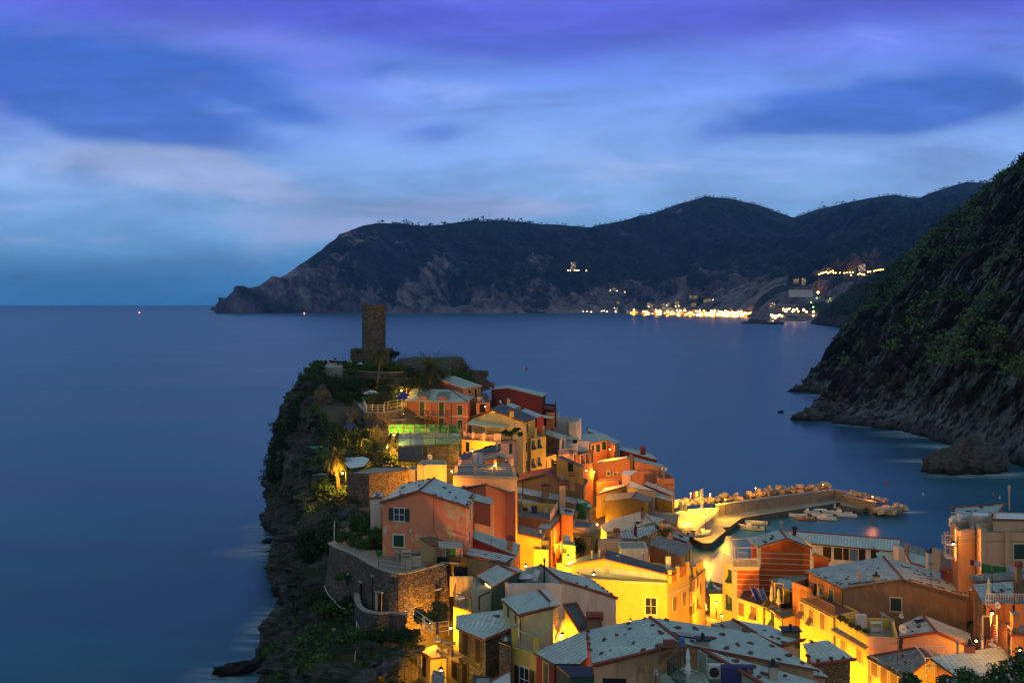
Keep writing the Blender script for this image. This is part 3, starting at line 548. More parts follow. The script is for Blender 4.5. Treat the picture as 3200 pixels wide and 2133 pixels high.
# white curly railing / tables on it
# long harbour roof and its neighbours
h = House('longroof', 'b4', 'a 1130 492 @150; b 2115 568 =a; c 2095 668 -.9; d 1340 598 -.9', 'abcd', 'long low building by the harbour with a striped slate roof and blue doors', 'white', 'slateb', 5, ridge='ab', gutter='dc')
for x, y, k in ((1575, 690, 'hole'), (1655, 695, 'hole'), (1712, 700, 'door'), (1775, 702, 'hole'), (1895, 700, 'hole'), (1480, 680, 'hole')): h.win('dc', 'b4', x, y, 1.15, 1.7, k, 'bblue')
h.awning([atY('b4', x, y, Y) for x, y, Y in ((1900, 678, 140.5), (2020, 682, 140.2), (2030, 725, 138.5), (1915, 722, 138.8))], 'mint')
h = House('rightroof1', 'b3', 'a 840 362 @143; b 1190 505 @136; c 1215 590 @133; d 880 440 @140', 'abcd', 'grey brown roof sloping towards the water beyond the large brown gable', 'grey', 'slateo', 8, oh=.1)
h = House('rightroof2', 'b3', 'a 880 455 @133; b 1195 555 @128; c 1250 645 @124; d 930 560 @130', 'abcd', 'pale green slate roof with a white chimney behind the large brown gable', 'white', 'slate', 8, ridge='dc,ad', oh=.1)
h.chim(h.onroof('b3', 1100, 600), 1.0, 2.0, 'white', 'cap'); h.chim(h.onroof('b3', 905, 500), .5, 1.0, 'brown', 'pot')
h = block('whiteroom', 'b3', 'a 830 440 @134; b 880 445 =a; c ^b 0 2; d ^a 0 2', 'small white rooftop room at the end of the long striped roof', 'white', 5, par=.05)
h = block('darkstack', 'b3', 'a 1180 470 @120; b 1250 480 =a; c ^b 0 2.5; d ^a 0 2.5', 'dark grey stack of flues beside the lamp-lit house front', 'grey', 10, par=.1)
# deep orange building
h = House('deeporange', 'b2', 'a 1225 325 @118; b 1740 335 =a; m 1500 243 |ab; n 1430 158 =m; d 1140 238 =a; c *b+d-a', GAB, 'tall deep orange building with thin pale lines and a slate gable roof', 'deeporange', 'slate', 18, ridge='mn,am,mb', oh=.3, edge='trim')
h.trimline('am', 'b2', '1255 372 1500 379;1255 420 1500 427;1255 467 1500 474;1020 515 1500 532;1040 568 1500 582;1040 614 1500 628;1040 660 1350 668;1040 712 1340 720', .09)
h.trimline('mb', 'b2', '1500 379 1735 388;1500 427 1735 438;1500 474 1735 488;1500 532 1700 535;1500 582 1600 585', .09)
h.trimline('am', 'b2', '1240 330 1240 505', .5); h.rstones(0, 3); h.chim(h.P['n']+V3((.3, .3, -.2)), .6, 1.0, 'conc', 'pot'); h.chim(h.P['n']+V3((2, .6, -.6)), .9, .6, 'iron', 'pot')
h = block('orangeleft', 'b2', 'a 1008 512 @116; b 1245 512 @116; c 1240 440 =a; d 905 455 =a', 'corner front with a shaded roof terrace, left end of the deep orange building', 'deeporange', 16, par=.12, floor='redfloor', wm={'ad': 'yellow'})  # lamplight on the left wall put in as yellow over the orange
h.rail([h.P['d'], h.P['a'], h.P['b']], 1.1, .14, 'wmetal', .03); h.trimline('ab', 'b2', '1000 515 1245 515', .4, 'trim'); h.trimline('ad', 'b2', '905 458 1005 517', .4, 'trim')
h.trimline('ab', 'b2', '1020 540 1020 1000', .5); h.trimline('ab', 'b2', '1040 568 1240 568;1040 614 1240 614;1040 660 1240 660;1040 712 1240 712', .09)
for x, y, k in ((978, 590, 'flap'), (955, 820, 'shut'), (982, 840, 'flap')): h.win('ad', 'b2', x, y, .95, 1.6, k, 'green')
z = h.P['a'].z; c_ = [atZ('b2', x, y, z+2.6) for x, y in ((1010, 392), (1215, 372), (1215, 350), (950, 300))]
q = [h.P['a']+V3((.2, .3, 2.3)), h.P['b']+V3((-.2, .3, 2.3)), h.P['c']+V3((-.2, .3, 2.6)), h.P['d']+V3((.3, .3, 2.6))]
mb = MB()
for i in range(4): mb.tube(q[i], q[(i+1) % 4], .05); mb.tube(q[i]-V3((0, 0, 2.3)), q[i], .045)
pg = mb.build('pergola_frame', 'trim', h.root)
mb = MB(); mb.box(atZ('b2', 1090, 440, z)+V3((0, 0, .5)), (1.1, .6, 1.0)); tag(mb.build('table', 'bwhite'), 'white table on the shaded roof terrace of the deep orange building', 'table')
h = block('annexterr', 'b2', 'a 1280 872 @110; d 1040 790 @113.4; c 1090 700 @117; b 1330 780 @115', 'pale lit street front with a red roof terrace where two deck chairs stand', 'yellow', 10, par=.05, floor='redfloor')
h.win('da', 'b2', 1080, 890, .9, 1.5, 'shut', 'brownsh'); h.win('da', 'b2', 1193, 925, .9, 1.5, 'flap', 'brownsh')
h = block('parasolterr', 'b2', 'a 1455 985 @105.8; d 1290 868 =a; c 1560 850 =a; b 1585 945 =a', 'small wedge shaped terrace with a dark edge holding two folded cream parasols', 'yellow', 9, par=.05, floor='deck', gutter='da')
h.rail([h.P['d'], h.P['a'], h.P['b']], 1.0, .2); h.win('da', 'b2', 1372, 985, .9, 1.6, 'flap')
h = House('annexroof', 'b2', 'a 1400 665 @110; b 1550 725 @109.5; c 1560 625 @112.5; d 1420 600 @114', 'abcd', 'small slate roof over the room behind the folded cream parasols', 'orange', 'slate', 3, oh=.15)
h.win('ab', 'b2', 1425, 740, .8, 2.0, 'door'); h.win('ab', 'b2', 1510, 790, 1.6, 2.2, 'hole')
h = House('annexroof2', 'b2', 'a 1335 612 @114; b 1420 668 @111.5; c 1690 600 @112.5; d 1660 572 @116', 'abcd', 'flat brown roof strip leaning on the deep orange wall', 'orange', 'slateo', 3, oh=.1)
h = block('annexorange', 'b2', 'a 1545 640 @108; b 1700 700 @104; c 1800 620 @106; d 1690 600 @112', 'plain orange parapet house between the small slate roof and the brown gable house', 'orange', 7, par=.9, floor='redfloor')
h = House('annexright', 'b2', 'a 1735 395 @116; b 1895 445 =a; c 1890 415 .5; d 1740 372 .5', 'abcd', 'low orange side building with a slate strip, right of the deep orange gable', 'deeporange', 'slate', 5, oh=.15, ridge='ab')
h.win('ab', 'b2', 1758, 420, .5, 1.2, 'hole')
# big yellow house and neighbours on the left of the street
h = House('yellowbig', 'b1', 'a 1360 365 @125; b 2440 480 =a; m 1745 305 |ab; n 1765 213 =m; c 2488 434 =a; d *a+c-b', 'amnd,mbcn', 'big yellow house with a dark sheet roof and pale lime gable', 'lime', 'slated', 7, oh=.5, edge='terra', ridge='mn')
h.skylight('b1', 1880, 288, .9, .35, 1, 'wmetal'); h.chim(h.onroof('b1', 1625, 300, 0), .35, .7, 'brass', 'pot'); h.chim(h.onroof('b1', 1700, 290, 0), .35, .7, 'brass', 'pot'); h.chim(h.onroof('b2', 405, 520, 1), .6, 1.6, 'white', 'cap')
h.trimline('am', 'S', '1802 1786 1888 1784', .95, 'white'); h.trimline('mb', 'S', '1893 1786 2078 1799', .95, 'white'); h.trimline('mb', 'S', '1899 1752 1899 1790', .6, 'white')
h = block('yellowfront', 'b2', 'a 400 655 @120; b 600 560 =a; c ^b -3 5; e ^a -13 9.5; d -340 612 =a', 'broad bright yellow front with one large framed window above the lit yard', 'yellow', 9, par=.15, floor='conc', loop='abced')
h.win('da', 'b2', 248, 860, 1.25, 1.95, 'pane', 'green', 'wtrim')
for x, y in ((462, 840), (548, 795)): h.win('ab', 'b2', x, y, .9, 1.7, 'shut', 'brownsh')
h.pillars([atZ('b2', x, y, h.P['a'].z) for x, y in ((420, 650), (490, 615), (580, 572))], 1.6, .45, 'yellow'); h.trimline('da', 'b2', '0 640 390 655', .3, 'trim'); h.trimline('ab', 'b2', '395 765 600 670', .3, 'trim')
for a_, b_ in (((430, 648), (485, 618)), ((495, 612), (575, 575))): h.rail([atZ('b2', *a_, h.P['a'].z), atZ('b2', *b_, h.P['a'].z)], 1.3, .12, 'orange', .05)
h = block('laneleft', 'b2', 'a 632 612 @130; b 748 512 =a; c ^b -5 3; d ^a -5 2', 'narrow yellow lane front with stepped parapets on the left of the lit square', 'yellow', 12, par=.1, floor='deck', gutter='ab')
h.pillars([atZ('b2', x, y, h.P['a'].z) for x, y in ((598, 600), (645, 585), (680, 550), (710, 530))], 1.3, .45, 'yellow')
for x, y, k in ((612, 790, 'shut'), (638, 680, 'shut'), (673, 640, 'shut'), (635, 880, 'shut'), (672, 840, 'flap'), (700, 700, 'shut')): h.win('ab', 'b2', x, y, .8, 1.5, k, 'brownsh')
h = House('brownroof', 'b2', 'a 540 412 @132; d 225 292 =a; c 300 205 .3; b 635 302 .3', 'abcd', 'old brown stone roof on a shadowed orange house beside the street mouth', 'orange', 'slateo', 8, oh=.2, wm={'ab': 'yellow'})  # gable side coloured yellow for the street light that falls on it
for x, y in ((572, 420), (600, 390)): h.win('ab', 'b2', x, y, .7, 1.8, 'hole')
h = House('darkhouse', 'c4', 'a 1960 740 @146; b 2352 880 @143; c 2352 760 @146; d 1990 640 @149', 'abcd', 'dark red walled house behind the old brown stone roof', 'dred', 'slatep', 6, oh=.15); h.rstones(0, 5)
# complex of slate roofs
h = House('slatewide', 'c4', 'a 335 632 @160; b 860 598 0; c 1480 400 .8; d 1180 140 1.5; e 500 320 .6; f 180 485 0', 'abcdef', 'widest pale slate roof in the middle of the village, with a wavy front edge', 'ochre', 'slate', 7, oh=.3)
h.rstones(0, 14); h.chim(h.onroof('c4', 1050, 500), .45, 1.2, 'brass', 'pot'); h.chim(h.onroof('c4', 1225, 500), .45, 1.0, 'brass', 'pot'); h.skylight('c4', 1110, 420, .9, .9)
h = House('slateright', 'c4', 'a 1480 400 @164; b 1185 140 .7; c 1780 330 .3; d 1600 440 0', 'abcd', 'patchy pebbled slate roof joining the widest pale roof on its right', 'ochre', 'slatep', 7, ridge='ab'); h.rstones(0, 6)
h.chim(h.onroof('c4', 1240, 350), .6, 1.8, 'brown', 'cap')
h = House('slaterow', 'c4', 'a 1560 430 @160; b 1920 600 -1; c 2380 840 -2; d 2380 760 -1.8; e 1900 430 0', 'abcde', 'long slate roof running down towards the harbour beach', 'orange', 'slate', 8, oh=.2, gutter='ed'); h.rstones(0, 14, 'ed')
h = House('slategrey', 'c4', 'a 1390 190 @172; b 2060 470 @163; c 2120 200 @167; d 1460 100 @176', 'abcd', 'brownish slate roof between the olive walls and the harbour beach', 'orange', 'slateo', 6, oh=.2, gutter='bc'); h.rstones(0, 6)
h = House('slatestripe', 'c4', 'a 430 850 @147; b 1080 810 0; c 1700 600 .6; d 1555 440 1.2; e 850 600 1.2; f 345 730 .8', 'abcdef', 'blue striped slate roof just below the widest pale roof', 'tan', 'slates', 5, ridge='dc', oh=.2)
h.rstones(0, 12, 'cd'); h.chim(h.onroof('c4', 600, 800), .8, 1.0, 'tan', 'stack'); h.chim(h.onroof('c4', 1065, 790), .4, 1.6, 'dred', 'cap')
h = House('smallgable', 'c4', 'a 350 250 @172; b 900 215 =a; m 680 175 |ab; n 700 100 =m; c 870 190 =a; d *a+c-b', GAB, 'small orange gable squeezed under the left olive wall', 'orange', 'slateo', 4, ridge='mn'); h.rstones(0, 3)
h = block('pinkpar', 'c4', 'a 140 858 @138; b 700 852 =a; c 740 800 =a; d 150 800 =a', 'pale pink parapet of a small terrace below the striped slate roof', 'pinkp', 4, par=.9, floor='deck')
h = House('littri', 'c4', 'a 705 870 @137; b 1345 992 @135; c 1400 955 @137; d 740 815 @139', 'abcd', 'low wall lit yellow under a narrow dark slate strip beside two dishes', 'yellow', 'slated', 2.2, oh=.1)
h = block('mottwall', 'c4', 'a 700 1060 @131; b 1375 1050 =a; c ^b 0 4; d ^a 0 4', 'blotchy grey lilac wall behind the dark sheet roof of the big yellow house', 'white', 4, par=.1, floor='conc')
# olive houses
h = House('olive1', 'c3', 'a 290 1300 @170; b 1405 1330 =a; m 985 1210 |ab; n 1085 1065 =m; d 400 1120 =a; c 1475 1225 =a', GAB, 'shadowed olive house with a gable and patchy slate roof, the left one of the two', 'olive', 'slateo', 9, ridge='mn', gutter='bc')
h.rstones(0, 10, 'am'); h.rstones(1, 8, 'mb')
h = House('olive2', 'c3', 'a 1470 1165 @176; b 1965 1305 =a; c 1985 1200 .3; d 1120 920 .3; e 1085 1050 =a', 'abcde', 'long shadowed olive house with its slate roof sloping to the harbour, right of two', 'olive', 'slatep', 9, oh=.15, gutter='ea,ab'); h.rstones(0, 12, 'ab')
h = House('striperoof', 'c3', 'a 1250 880 @186; b 1960 1175 @172.4; c 2025 1085 @175; d 1350 800 @189', 'abcd', 'boldly striped slate roof in front of the salmon walls', 'yellow', 'slates', 12, ridge='ab'); h.rstones(0, 8, 'ab')
h = House('lilacroof', 'c3', 'a 860 925 @182; b 1110 990 @178; c 1560 1050 @175; d 940 795 @186', 'abcd', 'smooth blue grey roof sheet beside the pink rooftop room', 'grey', 'slateb', 6, oh=.1)
h = House('litlane', 'c3', 'a 105 1145 @176; b 745 955 =a; c 870 870 =a; d 320 960 =a', 'abcd', 'house front lit bright yellow at the deep lane, under a lilac grey roof strip', 'yellow', 'slates', 14, oh=.15, ridge='ab'); h.rstones(0, 5, 'ab')
h = block('litlane2', 'c3', 'a 110 840 @186; b 660 800 =a; c 670 735 =a; d 150 760 =a', 'upper orange lit wall with a dark flat top beside the deep lane', 'orange', 7, par=.1, floor='slateo')
h = block('pinkroom', 'c3', 'a 735 665 @186; b 955 665 =a; c ^b .5 2.2; d ^a .5 2.2', 'pink rooftop room with a white canopy', 'pinkp', 3.5, par=.05)
h.awning([h.P['a']+V3((-.1, -.2, .1)), h.P['b']+V3((0, -.2, .1)), h.P['c']+V3((1, .5, .5)), h.P['d']+V3((0, .3, .5))], 'cloth_w')
h = House('salmon', 'c3', 'a 110 355 @195; b 1680 465 =a; m 860 248 |ab; n 905 185 =m; c 1760 400 =a; d 190 285 =a', GAB, 'long salmon house wall with a black flue near the middle', 'salmon', 'slate', 9, ridge='mn')
h.rstones(0, 10, 'am'); h.rstones(1, 12, 'mb'); q, d, n = h.wallpt('mb', 'c3', 985, 350); mb = MB(); mb.box(V3((q.x, q.y, q.z))+n*.3, (.6, .5, 3.5), X=d, Y=n); mb.build('flue', 'iron', h.root)
for x, y in ((425, 610), (590, 625)):
    q, d, n = h.wallpt('am', 'c3', x, y); mb = MB(); mb.box(q+n*.25, (1.0 if x == 425 else .9, .4, 1.1 if x == 425 else .65), X=d, Y=n); mb.cur = 1; mb.lathe(q+n*.46, [(.27, 0), (.27, .03), (.0, .03)], 10, axis=n); mb.build('air_conditioner', ['ac', 'iron'], h.root)
h.trimline('mb', 'c3', '1060 590 1560 620;1560 620 1565 860', .1, 'pinkp')
h = House('darkredback', 'c3', 'a 650 25 @205; b 1615 290 @199.5; c 1440 118 @203; d 750 -40 @209', 'abcd', 'dark red walled house with a pale roof behind the salmon house', 'dred', 'slate', 6, edge='dred'); h.chim(h.onroof('c3', 1250, 150), 1.0, 1.2, 'dred', 'stack')
h = block('salmonlow', 'c3', 'a 1640 735 @185; b 2025 755 =a; c ^b 0 6; d ^a 0 6', 'salmon house with a red roof terrace at the seaward end of the village', 'salmon', 14, par=.3, floor='redfloor')
h.pillars([atZ('c3', 1755, 740, h.P['a'].z)], 2.4, .28, 'ochre'); h.trimline('ab', 'c3', '1780 885 2025 885', .14, 'dred'); z = h.P['a'].z
h.awning([atY('c3', x, y, Y) for x, y, Y in ((1690, 470, 188), (1850, 465, 186), (1830, 555, 184), (1680, 520, 187))], 'cloth_w')
# orange lit house and the houses above the lane
h = House('litorange', 'a3', 'a 765 422 @200; b 925 388 .4; c 1000 434 0; d 1060 408 0; e 910 330 1.2; f 700 325 1.0; g 690 390 .3', 'abefg,bcde', 'orange house lit by a street lamp, with slate roofs edged in loose stones', 'orange', 'slate', 10, oh=.3)
for x, y in ((842, 468), (900, 445), (790, 470)): h.win('ab', 'a3', x, y, 1.0 if x > 800 else .6, 1.6 if x > 800 else 1.3, 'shut', 'green')
for x, y in ((1007, 462), (1022, 455), (1036, 450)): h.win('cd', 'a3', x, y, .5, 1.2, 'shut', 'green')
h.rstones(0, 12, 'ab'); h.rstones(1, 12, 'cd')
h = House('behindorange', 'a3', 'a 735 300 @212; b 940 372 @206; c 900 330 @210; d 740 268 @215', 'abcd', 'pale slate roof dotted with stones at the crest behind the lit orange house', 'tan', 'slate', 4, ridge='ad'); h.rstones(0, 12)
h = House('behind2', 'a3', 'a 930 385 @208; b 1050 440 @203; c 1040 400 @206; d 935 360 @211', 'abcd', 'small slate roof on the seaward side of the lit orange house', 'tan', 'slate', 4); h.rstones(0, 5)
h = block('greywall', 'a3', 'a 235 185 @194; b 650 212 =a; c ^b 1 6; d ^a 1 6', 'long blank grey wall with a white end below the dark red house', 'white', 8, par=.15, floor='conc')
q, d, n = h.wallpt('ab', 'a3', 605, 285); mb = MB(); mb.box(q+n*.3, (1.5, .6, 2.6), X=d, Y=n); mb.build('wall_panel', 'bwhite', h.root)
h = House('stonemid', 'a3', 'a 320 330 @180; b 470 378 @178; c 545 350 @181; d 320 275 @185', 'abcd', 'slate roofed house with bare stone walls right of the tall yellow front', 'stone', 'slate', 10, oh=.2, wm={'bc': 'white'}); h.chim(h.onroof('a3', 392, 340), .5, .8, 'peach', 'cap')
h.win('bc', 'a3', 495, 430, .7, 1.6, 'shut', 'iron')
h = House('stonemid2', 'a3', 'a 530 385 @182; b 652 380 @181; c 655 362 @185; d 545 352 @186', 'abcd', 'low slate roof in front of the long blank grey wall', 'white', 'slate', 3.5, oh=.1)
h.win('ab', 'a3', 618, 400, .9, .7, 'hole')
h = block('whitebalc', 'a3', 'a 455 545 @176; b 640 520 =a; c 640 430 =a; d 470 440 =a', 'pale house with a balcony and white garden table above the yellow fronts', 'pinkp', 6, par=.05, floor='conc')
h.rail([h.P['a'], h.P['b']], 1.0, .25, 'pinkp', .03)
h = block('whitewall2', 'a3', 'a 525 425 @181; b 640 432 =a; c ^b 0 2; d ^a 0 2', 'low white parapet wall above the white garden table', 'white', 4, par=.05)
h = block('whitewall3', 'a3', 'a 640 402 @183; b 757 402 =a; c ^b 0 2; d ^a 0 2', 'plain white wall with a fenced ledge left of the lit orange house', 'white', 6, par=.05)
h = block('orangelow', 'a3', 'a 650 540 @178; b 798 492 =a; c ^b -3 4; d ^a -3 4', 'row front lit strong orange under a curved slate ledge', 'orange', 10, par=.05, floor='slated')
for x, y, k in ((612, 575, 'shut'), (682, 585, 'flap'), (728, 575, 'flap'), (782, 570, 'shut')): h.win('ab', 'a3', x, y, .95, 1.7, k, 'brownsh')
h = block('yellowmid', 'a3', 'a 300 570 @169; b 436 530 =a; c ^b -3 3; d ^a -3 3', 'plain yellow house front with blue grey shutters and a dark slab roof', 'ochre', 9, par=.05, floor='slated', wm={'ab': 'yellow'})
for x, y in ((328, 640), (392, 620)): h.win('ab', 'a3', x, y, .8, 1.5, 'shut', 'dark')
h.win('ab', 'a3', 470, 640, .8, 1, 'hole')
h = House('ochreslope', 'a3', 'a 435 550 @152; b 705 662 @149.5; c 700 640 @153; d 500 548 @156', 'abcd', 'mustard wall with a sloping top and a dark doorway above the red roof', 'ochre', 'slated', 7, oh=.05)
h.win('ab', 'a3', 573, 650, .9, 1.5, 'hole')
# ---- tall pink and cream building with the covered terrace
h = block('tallpink', 'a2', 'a 945 872 @165; b 1435 912 =a; c 1745 852 =a; d ^c -2 6; e ^a 1 7', 'tall pink and cream house with a covered roof terrace and curved lit front', 'pinkp', 10, par=.05, floor='redfloor', loop='abcde', wm={'ab': 'yellow'}, gutter='bc')
for x, y in ((1548, 982), (1650, 968), (1650, 1215), (1495, 1200)): h.win('bc', 'a2', x, y, .95, 1.75)
h.win('ab', 'a2', 1025, 965, .7, 1.6, 'hole')
z = h.P['a'].z; fr_ = [atZ('a2', x, y, z) for x, y in ((985, 862), (1090, 876), (1225, 890), (1345, 898), (1435, 898), (1700, 850))]
h.pillars(fr_[:3], 1.25, .35, 'pinkp'); mb = MB(); mb.box((fr_[3]+fr_[4])/2+V3((0, 0, .65)), ((fr_[4]-fr_[3]).length, .3, 1.3), X=(fr_[4]-fr_[3]).normalized()); mb.build('parapet', 'pinkp', h.root)
h.rail([fr_[0], fr_[1], fr_[2], fr_[3]], 1.0, .16, 'pinkp', .03); h.rail([fr_[4], fr_[5]], 1.0, .3, 'iron', .02)
for p_ in (fr_[2], fr_[4], fr_[0]): mb = MB(); mb.tube(p_+V3((.3, .8, 0)), p_+V3((.3, .8, 2.25)), .05); mb.build('post', 'wmetal', h.root)
h.awning([fr_[0]+V3((.2, .8, 2.3)), fr_[4]+V3((.3, 1, 2.1)), fr_[5]+V3((-1.2, .3, 2.2)), fr_[5]+V3((-2.5, 3.2, 2.5)), fr_[0]+V3((1.2, 3.6, 2.8))], 'cloth_c')
h = House('creamgable', 'a2', 'a 1050 603 @170; b 1712 658 =a; m 1330 518 |ab; c 1872 600 =a; n 1440 428 =m; d *a+c-b', GAB, 'cream house with a dark slate gable roof rising above the covered terrace', 'cream', 'slated', 13, ridge='am,mb', oh=.25, wm={'bc': 'yellow'}, gutter='bc')
h.chim(h.onroof('a2', 1565, 600, 1), .7, 1.0, 'yellow', 'stack'); h.rstones(1, 8); h.skylight('a2', 1690, 490, .6, .8, 1)
h.win('am', 'a2', 1135, 650, 1.2, .6, 'hole')
for x, y, k in ((1752, 735, 'shut'), (1742, 968, 'shut'), (1745, 1195, 'shut')): h.win('bc', 'a2', x, y, 0.85, 1.6, k)
h = House('blueback', 'a2', 'a 1470 465 @178; b 1875 602 @171; c 1965 582 @174; d 1560 425 @183', 'abcd', 'thin blue slate roof strip with a round dormer behind the cream gable', 'redp', 'slateb', 3, oh=.1); h.chim(h.onroof('a2', 1525, 425), .6, .8, 'conc', 'cap')
mb = MB(); p_ = h.onroof('a2', 1650, 505); mb.lathe(p_-V3((0, .3, .1)), [(.7, 0), (.65, .3), (.4, .55), (0, .65)], 10); mb.cur = 1; mb.box(p_+V3((.5, -.5, .3)), (.6, .3, .4)); mb.build('dormer', ['terra', 'dark'], h.root)
h = block('yellowright', 'a2', 'a 1800 862 @166; b 1985 832 =a; c ^b -1 6; d ^a -2 6', 'pale yellow house front with half open green shutters and a corner balcony', 'yellow', 10, par=.05, floor='conc')
for x, y, k in ((1822, 940, 'flap'), (1895, 925, 'flap'), (1820, 1165, 'flap'), (1893, 1145, 'flap')): h.win('ab', 'a2', x, y, .85, 1.6, k)
z = h.P['a'].z; h.pillars([h.P['a']+V3((.8, .5, 0)), h.P['b']+V3((-.4, .2, 0))], 1.7, .4, 'yellow'); h.rail([h.P['a'], h.P['b'], h.P['b']+V3((-.5, 3, 0))], 1.1, .18)
h = block('yellowupper', 'a2', 'a 1790 650 @170; b 1862 612 =a; c ^b -2 5; d ^a -3 5', 'narrow cream stair tower with two dark shutters beside the corner balcony', 'yellow', 4, par=.02); h.win('ab', 'a2', 1815, 730, .6, 1.6)
# scaffolded building behind netting
h = House('scaffhouse', 'a2', 'a 175 950 @158; b 930 912 =a; c 925 800 1.2; e 510 768 1.8; d 175 800 1.2', 'abced', 'dark stone building under a tarpaulin roof behind scaffolding', 'dstone', 'slateb', 9, oh=.1)
mb = MB(); q_ = [h.P[k]+V3((0, -.15, .06)) for k in 'abced']; mb.face([q_[0], q_[0].lerp(q_[1], .42), q_[3]+V3((-.6, 0, 0)), q_[4]]); mb.cur = 1; mb.face([q_[0].lerp(q_[1], .42), q_[0].lerp(q_[1], .86), q_[2]+V3((-1, 0, 0)), q_[3]+V3((-.6, 0, 0))]); mb.build('tarpaulin', ['bblue', 'mint'], h.root)
mb = MB(); mb.box(atY('a2', 350, 1050, 155.5), (4.4, .3, 2.4)); mb.build('front_wall', 'dstone', h.root)
h.chim(h.onroof('a2', 515, 790), 1.4, .8, 'conc', 'cap')
# netting material
def netf(nt, b):
    uvw = nt.new('ShaderNodeNewGeometry').outputs['Position']; a_ = nt.m('ADD', .42, nt.m('MULTIPLY', nt.noise(uvw, 1.2, 3), .35)); nt.l.new(a_, b.inputs['Alpha']); b.inputs['Base Color'].default_value = (.02, .17, .1, 1); b.inputs['Transmission Weight'].default_value = .0
M['netg'] = mat('green_scaffold_net', netf, .9)
def netb(nt, b): nt.l.new(nt.m('ADD', .3, nt.m('MULTIPLY', nt.noise(objco(nt), 1.2, 3), .3)), b.inputs['Alpha']); b.inputs['Base Color'].default_value = (.04, .12, .25, 1)
M['netb'] = mat('blue_scaffold_net', netb, .9)
sr = empty('scaffolding', atY('a2', 500, 1140, 154), 'pipe scaffolding wrapped in green and blue netting below the hip roofed house', 'scaffolding'); mb = MB()
xs = [55, 175, 320, 478, 630, 780, 945]; Ys = 154.2
for x in xs: mb.tube(atY('a2', x, 1150 if x < 800 else 1110, Ys), atY('a2', x, 760, Ys), .06, 5)
for x in (60, 140, 235, 370, 510, 660, 795, 935): mb.tube(atY('a2', x, 830, 160), atY('a2', x, 675, 160), .06, 5)
for y in (800, 857, 948, 1045): mb.tube(atY('a2', 175, y+2, Ys), atY('a2', 945, y-6, Ys), .045, 5)
for y in (735, 790): mb.tube(atY('a2', 60, y, 160), atY('a2', 940, y+2, 160), .045, 5)
for a_, b_ in (((175, 900), (478, 790)), ((510, 790), (780, 900)), ((780, 950), (945, 830))): mb.tube(atY('a2', *a_, Ys-.1), atY('a2', *b_, Ys-.1), .045, 5)
mb.build('frame', 'pipe', sr)
def drape(fr, x1, x2, y1, y2, Y, n=14, amp=.15, sag=6):
    mb = MB(); rows = []
    for j in range(4):
        rows.append([atY(fr, x1+(x2-x1)*i/n, y1+(y2-y1)*j/3+(abs(math.sin(i*1.3))*sag if j == 0 else 0), Y+amp*math.sin(i*1.9+j)) for i in range(n+1)])
    for j in range(3):
        for i in range(n): mb.face([rows[j][i], rows[j+1][i], rows[j+1][i+1], rows[j][i+1]])
    return mb
drape('a2', 50, 940, 686, 800, 160.1).build('green_net', 'netg', sr); drape('a2', 478, 850, 800, 950, Ys-.2).build('green_net', 'netg', sr); drape('a2', 175, 478, 810, 1130, Ys-.2).build('blue_net', 'netb', sr); drape('a2', 850, 940, 820, 1000, Ys-.2, 5).build('green_net', 'netg', sr)
h = block('yellowbox', 'a2', 'a 405 1185 @135; b 768 1188 =a; c 765 1130 =a; d 468 1122 =a', 'bright lamp-lit box shaped house with a flat grey top', 'cream', 8, par=.12, floor='conc')
h = block('yellowledge', 'a2', 'a 290 1240 @136; b 410 1250 @135.5; c ^b 0 3; d ^a 0 3', 'low lit wall joining the box shaped house on its left', 'cream', 3, par=.1, floor='conc')
h = block('peachterr', 'a2', 'a 845 1312 @130; b 1635 1337 =a; c 1590 1165 =a; d 905 1150 =a', 'peach house with a railed flat roof and square pillars above the pink gable', 'peach', 8, par=.03, floor='conc', edge='conc')
z = h.P['a'].z; pp = [atZ('a2', x, y, z) for x, y in ((885, 1300), (1117, 1302), (1352, 1310), (1585, 1318), (930, 1215), (1360, 1210), (1570, 1200))]; h.pillars(pp, 1.1, .38, 'peach')
for k_ in (.35, .65, .95): h.rail([pp[0], pp[1], pp[2], pp[3]], k_, 50, 'iron', .03)
h.trimline('ab', 'a2', '850 1325 1635 1345', .35, 'conc'); h.rail([pp[4], pp[5], pp[6]], 1.1, 50, 'iron', .03)
mb = MB(); 
for i in range(3): mb.box(atY('a2', 1150, 1100, 134.5)+V3((-.7+i*.7, 0, 0)), (.14, .2, 1.5))
mb.cur = 1
for i in range(14): mb.box(atY('a2', 1150, 1100, 134.6)+V3((0, 0, -.68+i*.105)), (1.4, .08, .07))
o_ = mb.build('screen', ['grey', 'wmetal']); tag(o_, 'grey slatted screen standing on the railed flat roof', 'screen')
h = House('pentroof', 'a2', 'a 955 1112 @141; b 1435 1005 @141; c 1430 915 @144; d 905 1065 @144', 'abcd', 'steep dark slate pent roof leaning on the tall pink house', 'pinkp', 'slated', 3, oh=.1, edge='brown'); h.rstones(0, 5, 'cd')
h = House('orangegab', 'a2', 'a 1215 1118 @139; b 1492 1098 =a; m 1410 1068 |ab; n 1400 1025 =m; c 1500 1060 =a; d *a+c-b', GAB, 'small gable lit orange on the railed flat roof', 'orange', 'slate', 4, oh=.2, edge='tile'); h.chim(h.onroof('a2', 1385, 1050, 0), .45, 1.4, 'brass', 'pot')
h = House('reddark', 'c2', 'a 80 945 @155; b 1742 1148 =a; m 745 770 |ab; n 1190 575 =m; c 1862 930 =a; d *a+c-b', GAB, 'house with a dark red roof and broad brown gable in the village middle', 'brown', 'redroof', 6, oh=.4, edge='dred', wm={'bc': 'ochre'})
h.chim(h.onroof('c2', 1060, 680, 1), .7, .8, 'brown', 'stack'); h.chim(h.onroof('c2', 1470, 1090, 1), .8, 1.5, 'brown', 'stack'); h.win('mb', 'c2', 1315, 1110, .5, .4, 'pane')
